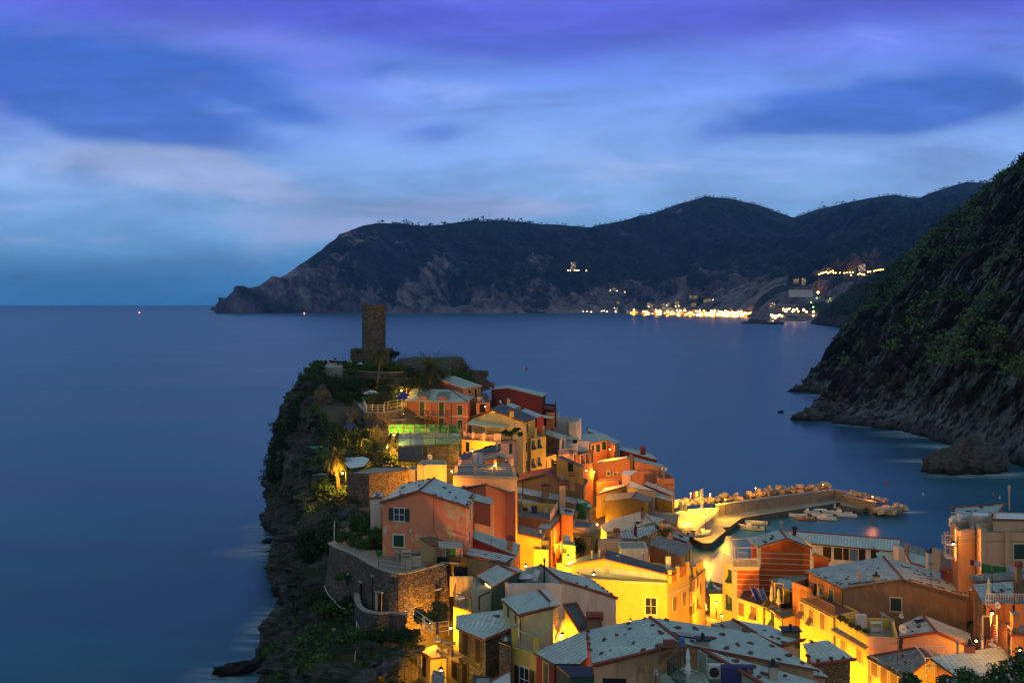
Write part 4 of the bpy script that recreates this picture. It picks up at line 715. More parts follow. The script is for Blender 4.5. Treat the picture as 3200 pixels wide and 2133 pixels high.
h = House('strip1', 'c2', 'a 85 1235 @150; b 1590 1515 @147; c 1590 1375 @149.5; d 85 1095 @152.5', 'abcd', 'long striped slate roof strip just below the brown gable', 'brown', 'slates', 4, oh=.1)
h.chim(h.onroof('c2', 820, 1330), 1.1, 1.6, 'brown', 'cap'); h.chim(h.onroof('c2', 265, 1260), .3, 1.8, 'iron', 'pot'); h.chim(h.onroof('c2', 865, 1480), .4, .9, 'brown', 'pot')
h = House('strip2', 'c2', 'a 250 1540 @147.5; b 1090 1600 @146.5; c 1010 1530 @149; d 260 1390 @149.5', 'abcd', 'short striped slate roof above the terrace with white folding chairs', 'yellow', 'slates', 3.5, oh=.1)
h.chim(h.onroof('c2', 1225, 1560)+V3((0, -1, -1)), .9, 4.2, 'peach', 'stack')
h = block('mintroom', 'c2', 'a 1600 1500 @147; b 1780 1560 =a; c ^b 1 3; d ^a 1 3', 'small green shaded shop front under a sloping mint awning', 'green2', 3, par=.02)
h.awning([atY('c2', x, y, Y) for x, y, Y in ((1590, 1385, 149), (1680, 1380, 149.5), (1955, 1540, 146.5), (1960, 1620, 145.5), (1620, 1500, 146.8))], 'mint')
# terrace with the folding chairs and its neighbours
h = block('chairterr', 'd1', 'a 175 415 @142; b 1105 500 =a; e 1290 215 =a; c 1240 190 =a; d 170 190 =a', 'ochre house with a dark roof terrace holding plants and two white folding chairs', 'ochre', 5, par=.1, floor='deck', loop='abecd', wm={'ab': 'orange'})
z = h.P['a'].z-.1; mb = MB(); a_, b_ = atZ('d1', 450, 290, z), atZ('d1', 1240, 330, z); X = (b_-a_).normalized(); mb.box((a_+b_)/2+V3((0, .2, .6)), ((b_-a_).length, .25, 1.3), X=X); mb.build('back_wall', 'yellow', h.root)
a_, b_ = h.P['b'], h.P['e']; X = (b_-a_).normalized(); mb = MB(); mb.box((a_+b_)/2+V3((0, 0, .5)), ((b_-a_).length, .2, 1.1), X=X); mb.build('side_parapet', 'pinkp', h.root)
h = block('sidingtower', 'd1', 'a 175 -5 @142; b 410 5 =a; c ^b 0 3; d ^a 0 3', 'grey boarded rooftop room with a small window left of the folding chairs', 'grey', 2.8, par=.02, floor='slated')
h.win('ab', 'd1', 240, 95, .6, .8, 'pane', 'green', 'iron'); h.trimline('ab', 'd1', ';'.join('180 %d 405 %d' % (y, y+8) for y in range(40, 340, 30)), .05, 'iron')
h = House('litroof', 'd1', 'a 145 790 @134; b 885 965 @131.5; c 1005 740 @134; d 170 600 @137.5', 'abcd', 'old stone slab roof over a bright yellow house under the folding chair terrace', 'yellow', 'slateo', 8, oh=.2, ridge='ab')
h = block('litlow', 'd1', 'a 690 1228 @131; b 1055 1238 =a; c ^b 0 3; d ^a 0 3', 'bright yellow lower front with a shaded balcony corner and dish', 'yellow', 6, par=.1, floor='deck')
h = block('recessshade', 'd1', 'a 790 1010 @132.5; b 1060 1010 =a; c ^b 0 2.2; d ^a 0 2.2', 'dark block standing in for the shade of the balcony recess by the yellow front', 'brown', 2, par=.02)  # solid box, its dark colour stands for the shade inside the recess
h = block('orangelane', 'd1', 'a 1112 738 @136; b 1398 355 =a; c ^b -2 1; d ^a -2 1', 'narrow orange lane front with tall windows and washing hung from it', 'orange', 11, par=.05, floor='slateb', gutter='ab')
for x, y in ((1155, 920), (1248, 830), (1300, 740), (1235, 1420), (1160, 1500)): h.win('ab', 'd1', x, y, .7, 1.8, 'pane', 'green', 'orange')
h = House('tallorange', 'd1', 'a 1350 340 @143; b 1662 398 =a; c 1690 235 .3; d 1330 180 .3', 'abcd', 'tall plain orange and brown wall under a blue striped slate roof', 'orange', 'slates', 7, oh=.1, edge='tile'); h.rstones(0, 5)
h = block('peachback', 'd1', 'a 1690 275 @147; b 2070 305 =a; c ^b 0 3; d ^a 0 3', 'small peach rooftop room with a dark doorway behind a balcony', 'peach', 4, par=.05, floor='conc'); h.win('ab', 'd1', 1825, 500, .9, 1.2, 'hole')
h = block('peachmid', 'd1', 'a 1650 690 @138; b 2060 700 =a; e 2230 570 =a; c 2080 520 =a; d 1660 470 =a', 'peach house with an angular balcony cluttered with a dish and pots', 'peach', 7, par=.3, floor='deck', loop='abecd'); h.trimline('ab', 'd1', '1650 705 2040 830', .2, 'brown')
h = block('tanlow', 'd1', 'a 1640 858 @136.5; b 2100 870 =a; c ^b 0 1; d ^a 0 1', 'mustard lower wall with a climbing shrub and green door', 'ochre', 7, par=.05, gutter='ab'); 
h = House('lanecorner', 'd1', 'a 2075 850 @137; b 2340 700 @140; c 2290 660 @142; d 2060 800 @139', 'abcd', 'short dark slate eave at the mouth of the lit lane', 'ochre', 'slateo', 6, oh=.15)
h = block('limebox', 'd1', 'a 1400 1105 @130; b 1712 1150 =a; c ^b 0 2.5; d ^a 0 2.5', 'small lime green shed with a square opening', 'lime', 5, par=.05, floor='conc'); h.win('ab', 'd1', 1450, 1260, .6, .6, 'hole')
h.awning([atY('d1', x, y, Y) for x, y, Y in ((1410, 860, 134), (1570, 885, 134), (1605, 1030, 132), (1410, 1000, 132))], 'cloth_c')
# red wall and tan wall roofs
h = House('redside', 'b1', 'a 395 102 @104; b 850 285 -1.5; c 890 160 -1.2; d 410 10 0', 'abcd', 'slate lean-to roof over a dark red wall right of the big pink house', 'redp', 'slate', 5, oh=.1, ridge='ab', gutter='bc')
h.chim(h.onroof('b1', 790, 215), .6, 1.0, 'brown', 'stack')
h = House('tanside', 'b1', 'a 290 265 @98; b 790 365 @96.9; c 855 288 @99; d 330 185 @101', 'abcd', 'striped slate roof over a plain tan wall beside the stone bastion', 'tan', 'slates', 8, oh=.15, ridge='ab'); h.rstones(0, 7, 'bc'); h.rstones(0, 3)
h.chim(h.onroof('b1', 355, 225), .25, 1.5, 'wmetal', 'pot')
h = block('greyopen', 'b1', 'a 130 380 @97; b 288 385 =a; c ^b 0 3; d ^a 0 3', 'grey concrete house end with a large dark opening beside the bastion', 'grey', 8, par=.05, floor='conc'); h.win('ab', 'b1', 205, 470, 3.0, 3.4, 'hole', frame='grey'); h.win('ab', 'b1', 185, 690, .8, 2.4, 'hole')
# big pink house
h = House('pink', 'a4', 'a 1215 690 @100; b 2080 738 =a; m 1590 578 |ab; n 1750 445 =m; c 2150 605 =a; d 1440 503 =a', GAB, 'big salmon pink house with a slate gable roof standing on the stone bastion', 'pink', 'slateb', 6.2, ridge='mn,am,mb', oh=.22, gutter='bc')
h.win('am', 'a4', 1405, 805, 1.05, 1.25, 'open', 'green', 'wtrim'); h.win('am', 'a4', 1400, 1062, 1.1, 1.15, 'shut', 'green', 'wtrim')
for x, y in ((2090, 800), (2118, 750), (2085, 1040)): h.win('bc', 'a4', x, y, .9, 1.3, 'shut', 'green', 'wtrim')
h.rstones(0, 12, 'am'); h.rstones(0, 10, 'nd'); h.rstones(1, 12, 'mb'); h.rstones(1, 16, 'bc')
for x, y in ((1275, 968), (1520, 968)):
    q, d, n = h.wallpt('am', 'a4', x, y); mb = MB(); mb.lathe(q+n*.15, [(0, -.15), (.13, -.08), (.16, .04), (.1, .15), (0, .17)], 8); mb.build('wall_lamp', 'dish', h.root)
h.trimline('mb', 'a4', '1742 610 1740 950', .1, 'terra'); h.trimline('mb', 'a4', '1740 950 1780 1025;1780 1025 1785 1110', .08, 'terra')
h = House('leanto', 'a4', 'a 1605 1030 @98.2; b 1725 1110 @97.4; c ^b 2 1; d ^a 2 1', 'abcd', 'brown boarded lean-to with a sloping top against the big pink house', 'tan', 'wood', 2.2, oh=.02)
h = block('greendoor', 'a4', 'a 1800 1125 @97.5; b 2025 1135 =a; c ^b 0 2; d ^a 0 2', 'small porch with green doors under a pale grey blind', 'peach', 4, par=.05, floor='conc'); h.win('ab', 'a4', 1912, 1190, 1.0, 1.2, 'door', 'green2'); h.awning([atY('a4', x, y, Y) for x, y, Y in ((1785, 1065, 97.4), (2022, 1072, 97.4), (2025, 1135, 96.7), (1790, 1128, 96.7))], 'grey'); h.balcony('ab', 'a4', 1912, 1258, 1.9, .6)
h = block('whiteshed', 'a4', 'a 1120 650 @104; b 1225 640 =a; c ^b 0 3; d ^a 0 3', 'small white shed with a red edged roof left of the big pink house', 'white', 4, par=.02, floor='slated', ridge='ab')
# behind: pink house 2 gable right of it
h = House('pinkbehind', 'a2', 'a 915 1465 @118; b 1600 1530 =a; m 1230 1498 |ab; n 1245 1412 1.2; c 1605 1515 =a; d 930 1455 =a', 'amnd,mbcn', 'slate roof with a red ridge tucked between the pink house and the peach terrace', 'terra', 'slate', 8, ridge='mn,am,mb', oh=.1); h.rstones(0, 3); h.rstones(1, 5)
h = block('orangeside', 'd1', 'a 45 20 @125; b 165 10 =a; c ^b 0 5; d ^a 0 5', 'bright orange house corner right of the slate roof with a red ridge', 'orange', 7, par=.1, floor='deck')
h = block('pinkstep', 'a4', 'a 2135 730 @112; b 2330 720 =a; c ^b 0 3; d ^a 0 3', 'pinkish walled yard house behind the big pink house', 'pinkp', 7, par=.4, floor='conc')
h = House('slatebeside', 'a4', 'a 2130 665 @111; b 2300 705 =a; c 2330 655 .4; d 2150 600 .4', 'abcd', 'narrow slate roof touching the right eave of the big pink house', 'terra', 'slate', 2.5, oh=.1)
# stone sheds behind the palm
h = block('stonestore', 'a4', 'a 890 405 @128; e 1110 412 =a; b 1500 368 =a; c 1470 340 =a; d 1130 335 =a', 'long low building of brown rubble stone with a flat roof right of the lit palm', 'stone', 6, par=.08, floor='conc', loop='aebcd', wm={'eb': 'wstone'})
# hip roofed orange house and the two red ones near the castle
h = House('hip', 'a2', 'a 258 402 @186; b 1030 415 =a; c 1112 330 =a; m 340 248 1.7; n 805 262 1.7; d *a+c-b', 'abnm,bcn,cdmn,dam', 'terracotta house with pale window frames, two dormers and a grey hip roof', 'terra', 'slate', 8.5, ridge='bn', oh=.3, edge='conc', gutter='')
h.wallo.data.materials[0] = M['pink'] if False else plaster('warm_terracotta', (.4, .15, .09), .25)
for x, y in ((467, 490), (704, 495)): h.win('ab', 'a2', x, y, .95, 2.7); h.balcony('ab', 'a2', x-8, 580, 2.7, .9)
for x, y in ((467, 690), (704, 695)): h.win('ab', 'a2', x, y, .95, 2.5)
for x, y in ((932, 513), (932, 690)): h.win('ab', 'a2', x, y, .95, 1.75)
h.trimline('ab', 'a2', '262 572 1030 595', .2, 'trim')
for x in (292, 588, 826): q, d, n = h.wallpt('ab', 'a2', x, 500); mb = MB(); mb.tube(V3((q.x, q.y, h.P['a'].z-.3))+n*.1, V3((q.x, q.y, h.base))+n*.1, .06); mb.build('downpipe', 'pipe', h.root)
for x, y in ((497, 345), (737, 345)):
    p_ = h.onroof('a2', x-15, 380, 0); mb = MB(); w_ = 1.1; F_ = [p_+V3((-w_, -.7, .62)), p_+V3((w_, -.7, .62)), p_+V3((w_+.25, 1.9, 1.25)), p_+V3((-w_+.25, 1.9, 1.25))]
    mb.face(F_); mb.face([q-V3((0, 0, .12)) for q in F_][::-1])
    for i in range(4): j = (i+1) % 4; mb.face([F_[i]-V3((0, 0, .12)), F_[j]-V3((0, 0, .12)), F_[j], F_[i]])
    mb.cur = 1; mb.box(p_+V3((0, .3, .2)), (1.5, 1.5, .8)); mb.build('dormer', ['slate', 'terra'], h.root)
h.rstones(0, 9); h.rstones(1, 5); h.rstones(3, 2)
h = House('redback', 'a2', 'a 650 125 @199; b 970 242 @192; c 1205 213 @197; d 860 92 @204', 'abcd', 'red house with a sloping slate roof and square grey chimney behind the hip roof', 'terra', 'slate', 8, oh=.2, wm={'ab': 'terra', 'bc': 'orange'}, edge='trim')
h.win('bc', 'a2', 1043, 285, .8, .8); h.win('bc', 'a2', 1120, 305, .8, 1.7); h.chim(h.onroof('a2', 765, 110), 1.6, 1.6, 'conc', 'cap')
h = block('redterr', 'a2', 'a 1130 435 @188; b 1300 425 =a; c 1290 330 =a; d 1190 330 =a', 'small orange lit terrace house with white chairs between the two red houses', 'orange', 5, par=.1, floor='redfloor', edge='trim'); h.win('ab', 'a2', 1205, 490, 1.2, 1.6, 'hole')
h = House('redright', 'a2', 'a 1300 262 @199; b 1945 348 =a; m 1515 240 |ab; n 1540 207 =m; c 1995 305 =a; d *a+c-b', GAB, 'plain dark red house at the seaward crest with a thin slate roof', 'dred', 'slate', 9, oh=.25, edge='brown'); h.rstones(1, 7); h.chim(h.P['a']+V3((.6, 1, -.3)), .5, 1.2, 'dred', 'stack')
h = block('redrightterr', 'a2', 'a 1690 462 @190; b 2110 520 @184; c 2095 445 @189; d 1985 435 @192', 'dark red walled terrace beside the plain dark red house', 'dred', 3, par=.2, floor='redfloor'); h.rail([h.P['a'], h.P['b'], h.P['c']], 1.0, .3)
h = block('orangecorner', 'a2', 'a 1990 545 @184; b 2092 545 =a; c ^b 0 3; d ^a 0 3', 'small orange corner wall beneath the dark red terrace', 'orange', 3, par=.05)
# ---- left foreground houses
h = House('greengab', 'b1', 'a 455 478 @96; b 615 592 =a; m 855 448 1.2; n 660 358 1.2; c 935 432 0; e *n+c-m', 'abmn,nmce', 'dark green walled house with a small lit window and a gabled slate roof', 'dgreen', 'slateb', 5, ridge='nm,an', oh=.15); h.win('ab', 'b1', 572, 590, 1.5, .9, 'lit', frame='trim')
h = block('whiteterr', 'b1', 'a 770 568 @92; b 1322 565 =a; c 1100 372 =a; d 940 405 =a; e 925 440 =a; f 660 470 =a; g 620 485 =a', 'white house with a sunken roof terrace where white loungers stand', 'white', 7, par=1.0, floor='conc', loop='abcdefg')
h.chim(atZ('b1', 1140, 560, h.P['a'].z-1), .32, 2.2, 'iron', 'pot'); ZW = h.P['a'].z-1.0
h = House('whiteslope', 'b1', 'a 1310 528 @92.3; b 1885 708 @91.4; c 1600 500 @97.6; d 1100 370 @98.5', 'abcd', 'white walled house, its long slate roof falling right to the lit yellow yard', 'white', 'slate', 8, ridge='ab,ad', oh=.1, gutter='bc')
h.stones('b1', '1640 545;1690 580;1735 612;1780 640;1820 665;1360 520;1470 560;1565 590;1580 500;1480 455')
h = House('midslate', 'b1', 'a 700 712 @88; b 890 882 =a; c 1245 795 1.1; d 1085 630 1.1; e 1300 770 0; f 1160 610 0', 'abcd,dcef', 'beige house with a red edged slate roof in front of the white house', 'cream', 'slateb', 5, ridge='bc,cd', oh=.15, gutter='ab', edge='green')
for x, y in ((780, 835), (858, 900)): h.win('ab', 'b1', x, y, .55, 1.1)
q = h.P['c']; mb = MB(); mb.box(q+V3((-.2, -.3, .35)), (.42, .06, .4), X=(.9, .3, 0)); mb.tube(q, q+V3((0, 0, .6)), .04); mb.build('antenna', 'wmetal', h.root)
h = House('porch', 'b1', 'a 935 890 @85.5; b 1240 880 @83.5; c 1240 850 @84.5; m 1080 845 @85.3; d 950 870 @86', 'abcmd', 'shaded porch with wooden posts under red tiles behind the lit railing', 'brown', 'slate', 2.4, ridge='am,mb', oh=.1)
h = House('litwall', 'b1', 'a 1335 778 @85.2; b 1485 1030 @82.7; c 1590 992 @83.4; d 1465 760 @85.7', 'abcd', 'narrow black slate roof over a wall lit dazzling yellow by the terrace lamp', 'yellow', 'slated', 3.2, ridge='ab,cd,ad', oh=.08)
h = block('litterr', 'b1', 'a 780 1200 @82; b 1060 1292 =a; c 1480 1035 =a; d 1000 960 =a', 'yellow house with a lamp-lit roof terrace ringed by upright railings', 'yellow', 9, par=.04, floor='pave', edge='dred')
z = h.P['a'].z; A_, B_, C_, D_ = [h.P[k] for k in 'abcd']; h.pillars([A_+V3((.5, .3, 0)), B_+V3((0, .4, 0)), atZ('b1', 1012, 1080, z)], 1.6, .5, 'yellow')
h.rail([A_+V3((.5, .3, 0)), B_+V3((0, .4, 0)), C_+V3((-.6, 0, 0))], 1.35, .18, 'trim', .03); h.rail([atZ('b1', 1012, 1080, z), atZ('b1', 1245, 1040, z)], 1.35, .18, 'trim', .03)
h.win('ab', 'b1', 940, 1530, 1.0, 1.9, 'open', 'iron', 'wtrim'); LT = (A_+B_+C_+D_)/4
h = House('stonefront', 'b1', 'b 540 1128 @84; c 882 990 .3; d 720 825 1.2; e 245 880 .5; a 240 1000 0', 'bcdea', 'dark rubble stone house with tall black shutters and a railed balcony', 'dstone', 'slateb', 10, oh=.25, ridge='bc', gutter='ab')
h.skylight('b1', 655, 882, .8, .6)
for x, y, hh in ((345, 1175, 1.9), (473, 1245, 1.9), (340, 1490, 2.0), (235, 1440, 1.4)): h.win('ab', 'b1', x, y, .75, hh, 'shut', 'dark', 'dstone')
q, d, n = h.wallpt('ab', 'b1', 285, 1265); mb = MB(); mb.box(q+n*.65-d*.5, (2.4, 1.4, .15), X=d, Y=n); bo = mb.build('balcony', 'conc', h.root); h.rail([q-d*1.65+n*.1, q-d*1.65+n*1.3, q+d*.65+n*1.3, q+d*.65+n*.1], 1.0, .14).parent = bo
BALC = q+n*.7-d*.7+V3((0, 0, .08))
h = block('gapwall', 'b1', 'a 680 1140 @82; b 800 1180 =a; c 800 1090 =a; d 720 1070 =a', 'narrow slate ledge between the dark stone house and the lit yellow house', 'dstone', 9, par=.02, floor='slateb', gutter='ab')
h = block('sageblock', 'b1', 'a 400 642 @92; b 615 612 =a; c ^b 0 5; d ^a 0 5', 'sage green wall with a bent drainpipe beside a small railed balcony', 'sage', 5, par=.05, floor='conc'); h.trimline('ab', 'b1', '478 690 600 635;478 690 478 830', .12, 'iron')
h = block('leftbalc', 'b1', 'a 215 800 @92; b 400 848 =a; c 400 700 =a; d 240 700 =a', 'cream house front lit from below with a small railed balcony and white chair', 'yellow', 8, par=.02, floor='conc')
h.rail([h.P['d'], h.P['a'], h.P['b']], 1.3, .7, 'iron', .03); LB = h.P['a'].lerp(h.P['c'], .5)
q = h.P['c']; mb = MB(); mb.box(q+V3((-1.0, .6, .9)), (2.2, .2, 1.9)); mb.build('back_wall', 'cream', h.root)
h = House('stripefront', 'b1', 'a 1035 1252 @80; b 1240 1368 =a; c 1500 1372 =a; g 1580 1300 .3; d 1560 1085 .6; e 1610 1003 .8', 'abcgde', 'finely striped slate roof above a dark red wall at the bottom of the picture', 'redp', 'slateb', 8, oh=.15, gutter='ab', edge='green')
h.chim(h.onroof('b1', 1650, 1040), 1.1, 1.0, 'brown', 'stack'); h.win('ab', 'b1', 1160, 1480, .7, 1.8, 'shut')

h = House('glasscan', 'b1', 'a 1400 1500 @71; b 1680 1500 @69.5; c 1640 1400 @71.5; d 1265 1385 @74', 'abcd', 'dark glass canopy in a green frame below the striped slate roof', 'dgreen', 'iron', 2.5, oh=.1, edge='green')
h = House('bottomleft', 'b1', 'a 560 1640 @76; b 800 1660 @75; c 790 1445 @80; d 620 1540 @79', 'abcd', 'slate roof corner with a red tiled edge at the bottom of the picture', 'dstone', 'slateb', 4, ridge='cd', oh=.1)
h = block('bottomdark', 'b1', 'a 400 1580 @79; b 620 1600 =a; c 620 1500 =a; d 420 1490 =a', 'dark flat roof between the black shuttered stone house and the bottom edge', 'dstone', 4, par=.05, floor='conc')
h = block('cellar', 'b1', 'a -10 1500 @80; b 130 1520 =a; c 130 1450 =a; d 10 1440 =a', 'small blue grey shed beside the lit hut at the bottom', 'grey', 4, par=.05)
# lit hut
h = House('hut', 'a5', 'a 2088 1312 @86; b 2272 1292 =a; c 2150 1178 =a; d 1958 1238 =a', 'abcd', 'small hut with brown slabs on the roof and a glowing yellow wall below the bastion', 'tan', 'pave', 5, oh=.12, ridge='ad', wm={'ab': 'yellow'}, gutter='ab')  # lamplight on the front wall put into its yellow, other walls tan
h.win('da', 'a5', 1988, 1320, .45, 1.2, 'pane'); h.win('da', 'a5', 2035, 1400, .6, 1.7, 'hole'); HUT = h
# ------------------------------------------------------------------ the bastion: curved rubble walls with a paved top
def curvewall(key, fr, pts, Z, Yfirst, drop, label, wall='stone', par=.35, floor='pave', batter=.12, back=None, cop='conc'):
    zt = atY(fr, pts[0][0], pts[0][1], Yfirst).z if Z is None else Z
    P = [atZ(fr, x, y, zt) for x, y in pts]
    # resample smoothly
    Q = []
    for i in range(len(P)-1):
        p0, p1, p2, p3 = P[max(0, i-1)], P[i], P[i+1], P[min(len(P)-1, i+2)]; n = max(2, int((p2-p1).length/.8))
        for j in range(n):
            t_ = j/n; Q.append(.5*((2*p1)+(-p0+p2)*t_+(2*p0-5*p1+4*p2-p3)*t_*t_+(-p0+3*p1-3*p2+p3)*t_**3))
    Q.append(P[-1]); cen = sum(Q, Vector())/len(Q)
    root = empty('stone_bastion', (cen.x, cen.y, zt-drop), label, 'bastion'); mb = MB(); rows = 10; G = []
    N = []
    for i in range(len(Q)):
        d = (Q[min(i+1, len(Q)-1)]-Q[max(i-1, 0)]).normalized(); N.append(Vector((d.y, -d.x, 0)))
    for k in range(rows+1):
        f = k/rows; row = []
        for q, n in zip(Q, N):
            b = n*(batter*f*drop+noise.noise(q*.8+Vector((0, 0, k*.7)))*.12); row.append(q+b-Vector((0, 0, f*drop)))
        G.append(row)
    for k in range(rows):
        for i in range(len(Q)-1): mb.face([G[k+1][i], G[k+1][i+1], G[k][i+1], G[k][i]])
    # inner side and top of the parapet
    for i in range(len(Q)-1):
        a, b, c, d = G[0][i], G[0][i+1], Q[i+1]-N[i+1]*.45, Q[i]-N[i]*.45
        mb.face([c-Vector((0, 0, par+.05)), d-Vector((0, 0, par+.05)), d, c])
    mb.build('wall', wall, root)
    mb = MB()
    for i in range(len(Q)-1):
        a, b, c, d = G[0][i], G[0][i+1], Q[i+1]-N[i+1]*.5, Q[i]-N[i]*.5
        u_ = Vector((0, 0, .06+.04*noise.noise(a*2))); mb.face([a+u_+N[i]*.06, b+u_+N[i+1]*.06, c+u_, d+u_]); mb.face([a-u_, b-u_, b+u_+N[i+1]*.06, a+u_+N[i]*.06][::1]); mb.face([c-u_, d-u_, d+u_, c+u_])
    mb.build('coping', cop, root)
    mb = MB(); fl = [q-Vector((0, 0, par)) for q in Q]+[atZ(fr, x, y, zt)-Vector((0, 0, par)) for x, y in (back or [])]
    for tr in tessellate_polygon([[Vector((p.x, p.y, 0)) for p in fl]]):
        i_, j_, k_ = tr; cr = (fl[j_]-fl[i_]).cross(fl[k_]-fl[i_])
        if cr.z < 0: j_, k_ = k_, j_
        mb.face([fl[i_], fl[j_], fl[k_]], [(fl[q_].x, fl[q_].y) for q_ in (i_, j_, k_)])
    mb.build('paving', floor, root); return root, Q, N, zt
bast, BQ, BN, BZ = curvewall('bastion', 'a4', [(725, 1085), (745, 1118), (830, 1155), (960, 1207), (1110, 1292), (1250, 1362), (1400, 1388), (1530, 1372), (1700, 1325), (1862, 1285)], None, 104, 7.5, 'tall curved bastion of rubble stone with a paved top, below the big pink house', back=[(1950, 1200), (1250, 1150), (850, 1000), (700, 1050)])
def slit(fr, x, y, w_, h_, m='dark', root=None, name='window'):
    best = None; d0 = ray(fr, x, y); O = Vector((0, 0, H))
    for i in range(len(BQ)-1):
        a, b = BQ[i]+BN[i]*.38, BQ[i+1]+BN[i+1]*.38; n_ = Vector((b.y-a.y, a.x-b.x, 0))
        if abs(d0.dot(n_)) < 1e-6: continue
        p = O+d0*((a-O).dot(n_)/d0.dot(n_)); f = (p-a).dot(b-a)/(b-a).length_squared
        if -.05 <= f <= 1.05 and (best is None or p.y < best[0].y): best = (p, BN[i])
    if best is None: return
    p, n = best; mb = MB(); d = Vector((-n.y, n.x, 0)); mb.box(p+n*.28, (w_, .12, h_), X=d, Y=n); mb.cur = 1; mb.box(p+Vector((0, 0, h_/2+.08))+n*.32, (w_+.25, .2, .14), X=d, Y=n)
    return mb.build(name, [m, 'conc'], root)
slit('a5', 1275, 520, .3, 1.1, root=bast); slit('a5', 1415, 610, .4, 1.2, root=bast); slit('a5', 1742, 515, .2, .6, root=bast); slit('a5', 2148, 668, .5, .9, root=bast); slit('a5', 1608, 757, .5, 2.0, root=bast, name='door'); slit('a5', 1575, 757, .3, 2.0, root=bast, m='pinkp', name='door_leaf'); slit('a5', 1535, 660, .1, 3.2, root=bast, m='iron', name='downpipe')
low, LQ, LN, LZ = curvewall('lower', 'a5', [(1325, 660), (1328, 720), (1350, 790), (1400, 832), (1480, 858), (1560, 868), (1700, 862), (1842, 872)], None, 97, 5.0, 'lower curved stone terrace wall with an orange folded parasol and black loungers', 'dstone', par=.9, floor='deck', batter=.05, back=[(1900, 700), (1350, 600)])
# retaining walls of the upper garden, near the palm
def strip_wall(fr, pts, label, h_=3.0, m='stone', name='retaining_wall', th=.5, cat='wall', cop=True, hs=None):
    P = [atY(fr, *p) for p in pts]; c = P[0].lerp(P[-1], .5); root = empty(name, (c.x, c.y, c.z-h_), label, cat); mb = MB(); m2 = MB()
    for i in range(len(P)-1):
        a, b = P[i], P[i+1]; X = Vector((b.x-a.x, b.y-a.y, 0)).normalized(); N = Vector((X.y, -X.x, 0)); k = max(1, int((b-a).length/1.0))
        for j in range(k):
            p, q = a.lerp(b, j/k), a.lerp(b, (j+1)/k)
            V_ = [p+N*th/2, q+N*th/2, q-N*th/2, p-N*th/2]; lo = [v_-Vector((0, 0, h_)) for v_ in V_]
            mb.mesh(V_+lo, [(0, 1, 2, 3), (1, 0, 4, 5), (3, 2, 6, 7), (0, 3, 7, 4), (2, 1, 5, 6)])
            if cop: m2.mesh([v_+(v_-(p+q)/2)*.12+Vector((0, 0, .005)) for v_ in V_]+[v_+(v_-(p+q)/2)*.12+Vector((0, 0, .14)) for v_ in V_], [(4, 5, 6, 7), (0, 1, 5, 4), (2, 3, 7, 6)])
    mb.build('wall', m, root)
    if cop: m2.build('coping', 'conc', root)
    return root
strip_wall('a4', [(570, 425, 143), (625, 415, 140), (700, 420, 138)], 'old stone garden wall at the cliff edge left of the lit palm', 6, 'dstone')
strip_wall('a4', [(550, 640, 139), (580, 470, 141)], 'sloping end of the cliff edge garden wall', 6, 'stone', cop=False)
strip_wall('a1', [(1010, 1140, 178), (1080, 1218, 173), (1250, 1222, 172), (1440, 1190, 174)], 'stone terrace wall carrying a glowing fence, left of the hip roofed house', 6.5, 'wstone')
strip_wall('a1', [(1330, 1290, 172), (1470, 1288, 172)], 'short low stone wall under the terrace with the glowing fence', 3, 'wstone')
strip_wall('a1', [(850, 800, 206), (1150, 825, 204), (1290, 830, 203), (1490, 820, 204)], 'long pale coped stone wall across the garden below the tower', 7, 'stone')
strip_wall('a1', [(650, 765, 214), (850, 772, 213)], 'short stone wall holding the viewing platform beside the tower', 3, 'stone')
# ------------------------------------------------------------------ the round tower and its platform
TY = 222; tb = atY('a1', 1155, 585, TY); tt = atY('a1', 1152, 165, TY); rr = 116*.3189/F*TY
root = empty('round_tower', (tb.x, TY, tb.z-4), 'tall round stone watchtower standing above the headland', 'tower'); mb = MB(); n = 48; hh = tt.z-(tb.z-4); rows = 26
P = []
for j in range(rows+1):
    z = tb.z-4+hh*j/rows
    for k in range(n):
        a = k*2*math.pi/n; r_ = rr*(1.0-.015*j/rows)+.07*noise.noise(Vector((math.cos(a)*3, math.sin(a)*3, z*1.2)))+(.06 if abs(z-(tb.z+hh*.4)) < .25 or abs(z-(tt.z-2.4)) < .25 else 0)
        if j == rows: z2 = z+.18*noise.noise(Vector((math.cos(a)*4, math.sin(a)*4, 7)))
        else: z2 = z
        P.append((tb.x+math.cos(a)*r_, TY+math.sin(a)*r_, z2))
mb.mesh(P, [(j*n+k, j*n+(k+1) % n, (j+1)*n+(k+1) % n, (j+1)*n+k) for j in range(rows) for k in range(n)])
mb.build('wall', 'tstone', root)
mb = MB(); mb.lathe((tb.x, TY, tt.z-.1), [(rr*.99, 0), (rr*.99, .14), (rr*.8, .16), (rr*.8, -1.5)], 40); mb.build('parapet', 'tstone', root)
mb = MB(); mb.lathe((tb.x, TY, tt.z-.7), [(rr*.85, 0), (0, 0)], 32); mb.build('roof_floor', 'conc', root)
mb = MB()
c = atY('a1', 1045, 650, TY-1); c2 = atY('a1', 1290, 650, TY-1)
mb.mesh([V3((x, y, z)) for z in (tb.z-5.5, tb.z-.15) for x, y in ((atY('a1', 940, 590, TY-1).x, TY-3.2), (atY('a1', 1310, 590, TY-1).x, TY-3.6), (atY('a1', 1312, 590, TY-1).x, TY+4), (atY('a1', 940, 590, TY-1).x, TY+4))], [(0, 1, 5, 4), (1, 2, 6, 5), (3, 0, 4, 7), (4, 5, 6, 7)]); mb.build('base', 'tstone', root)
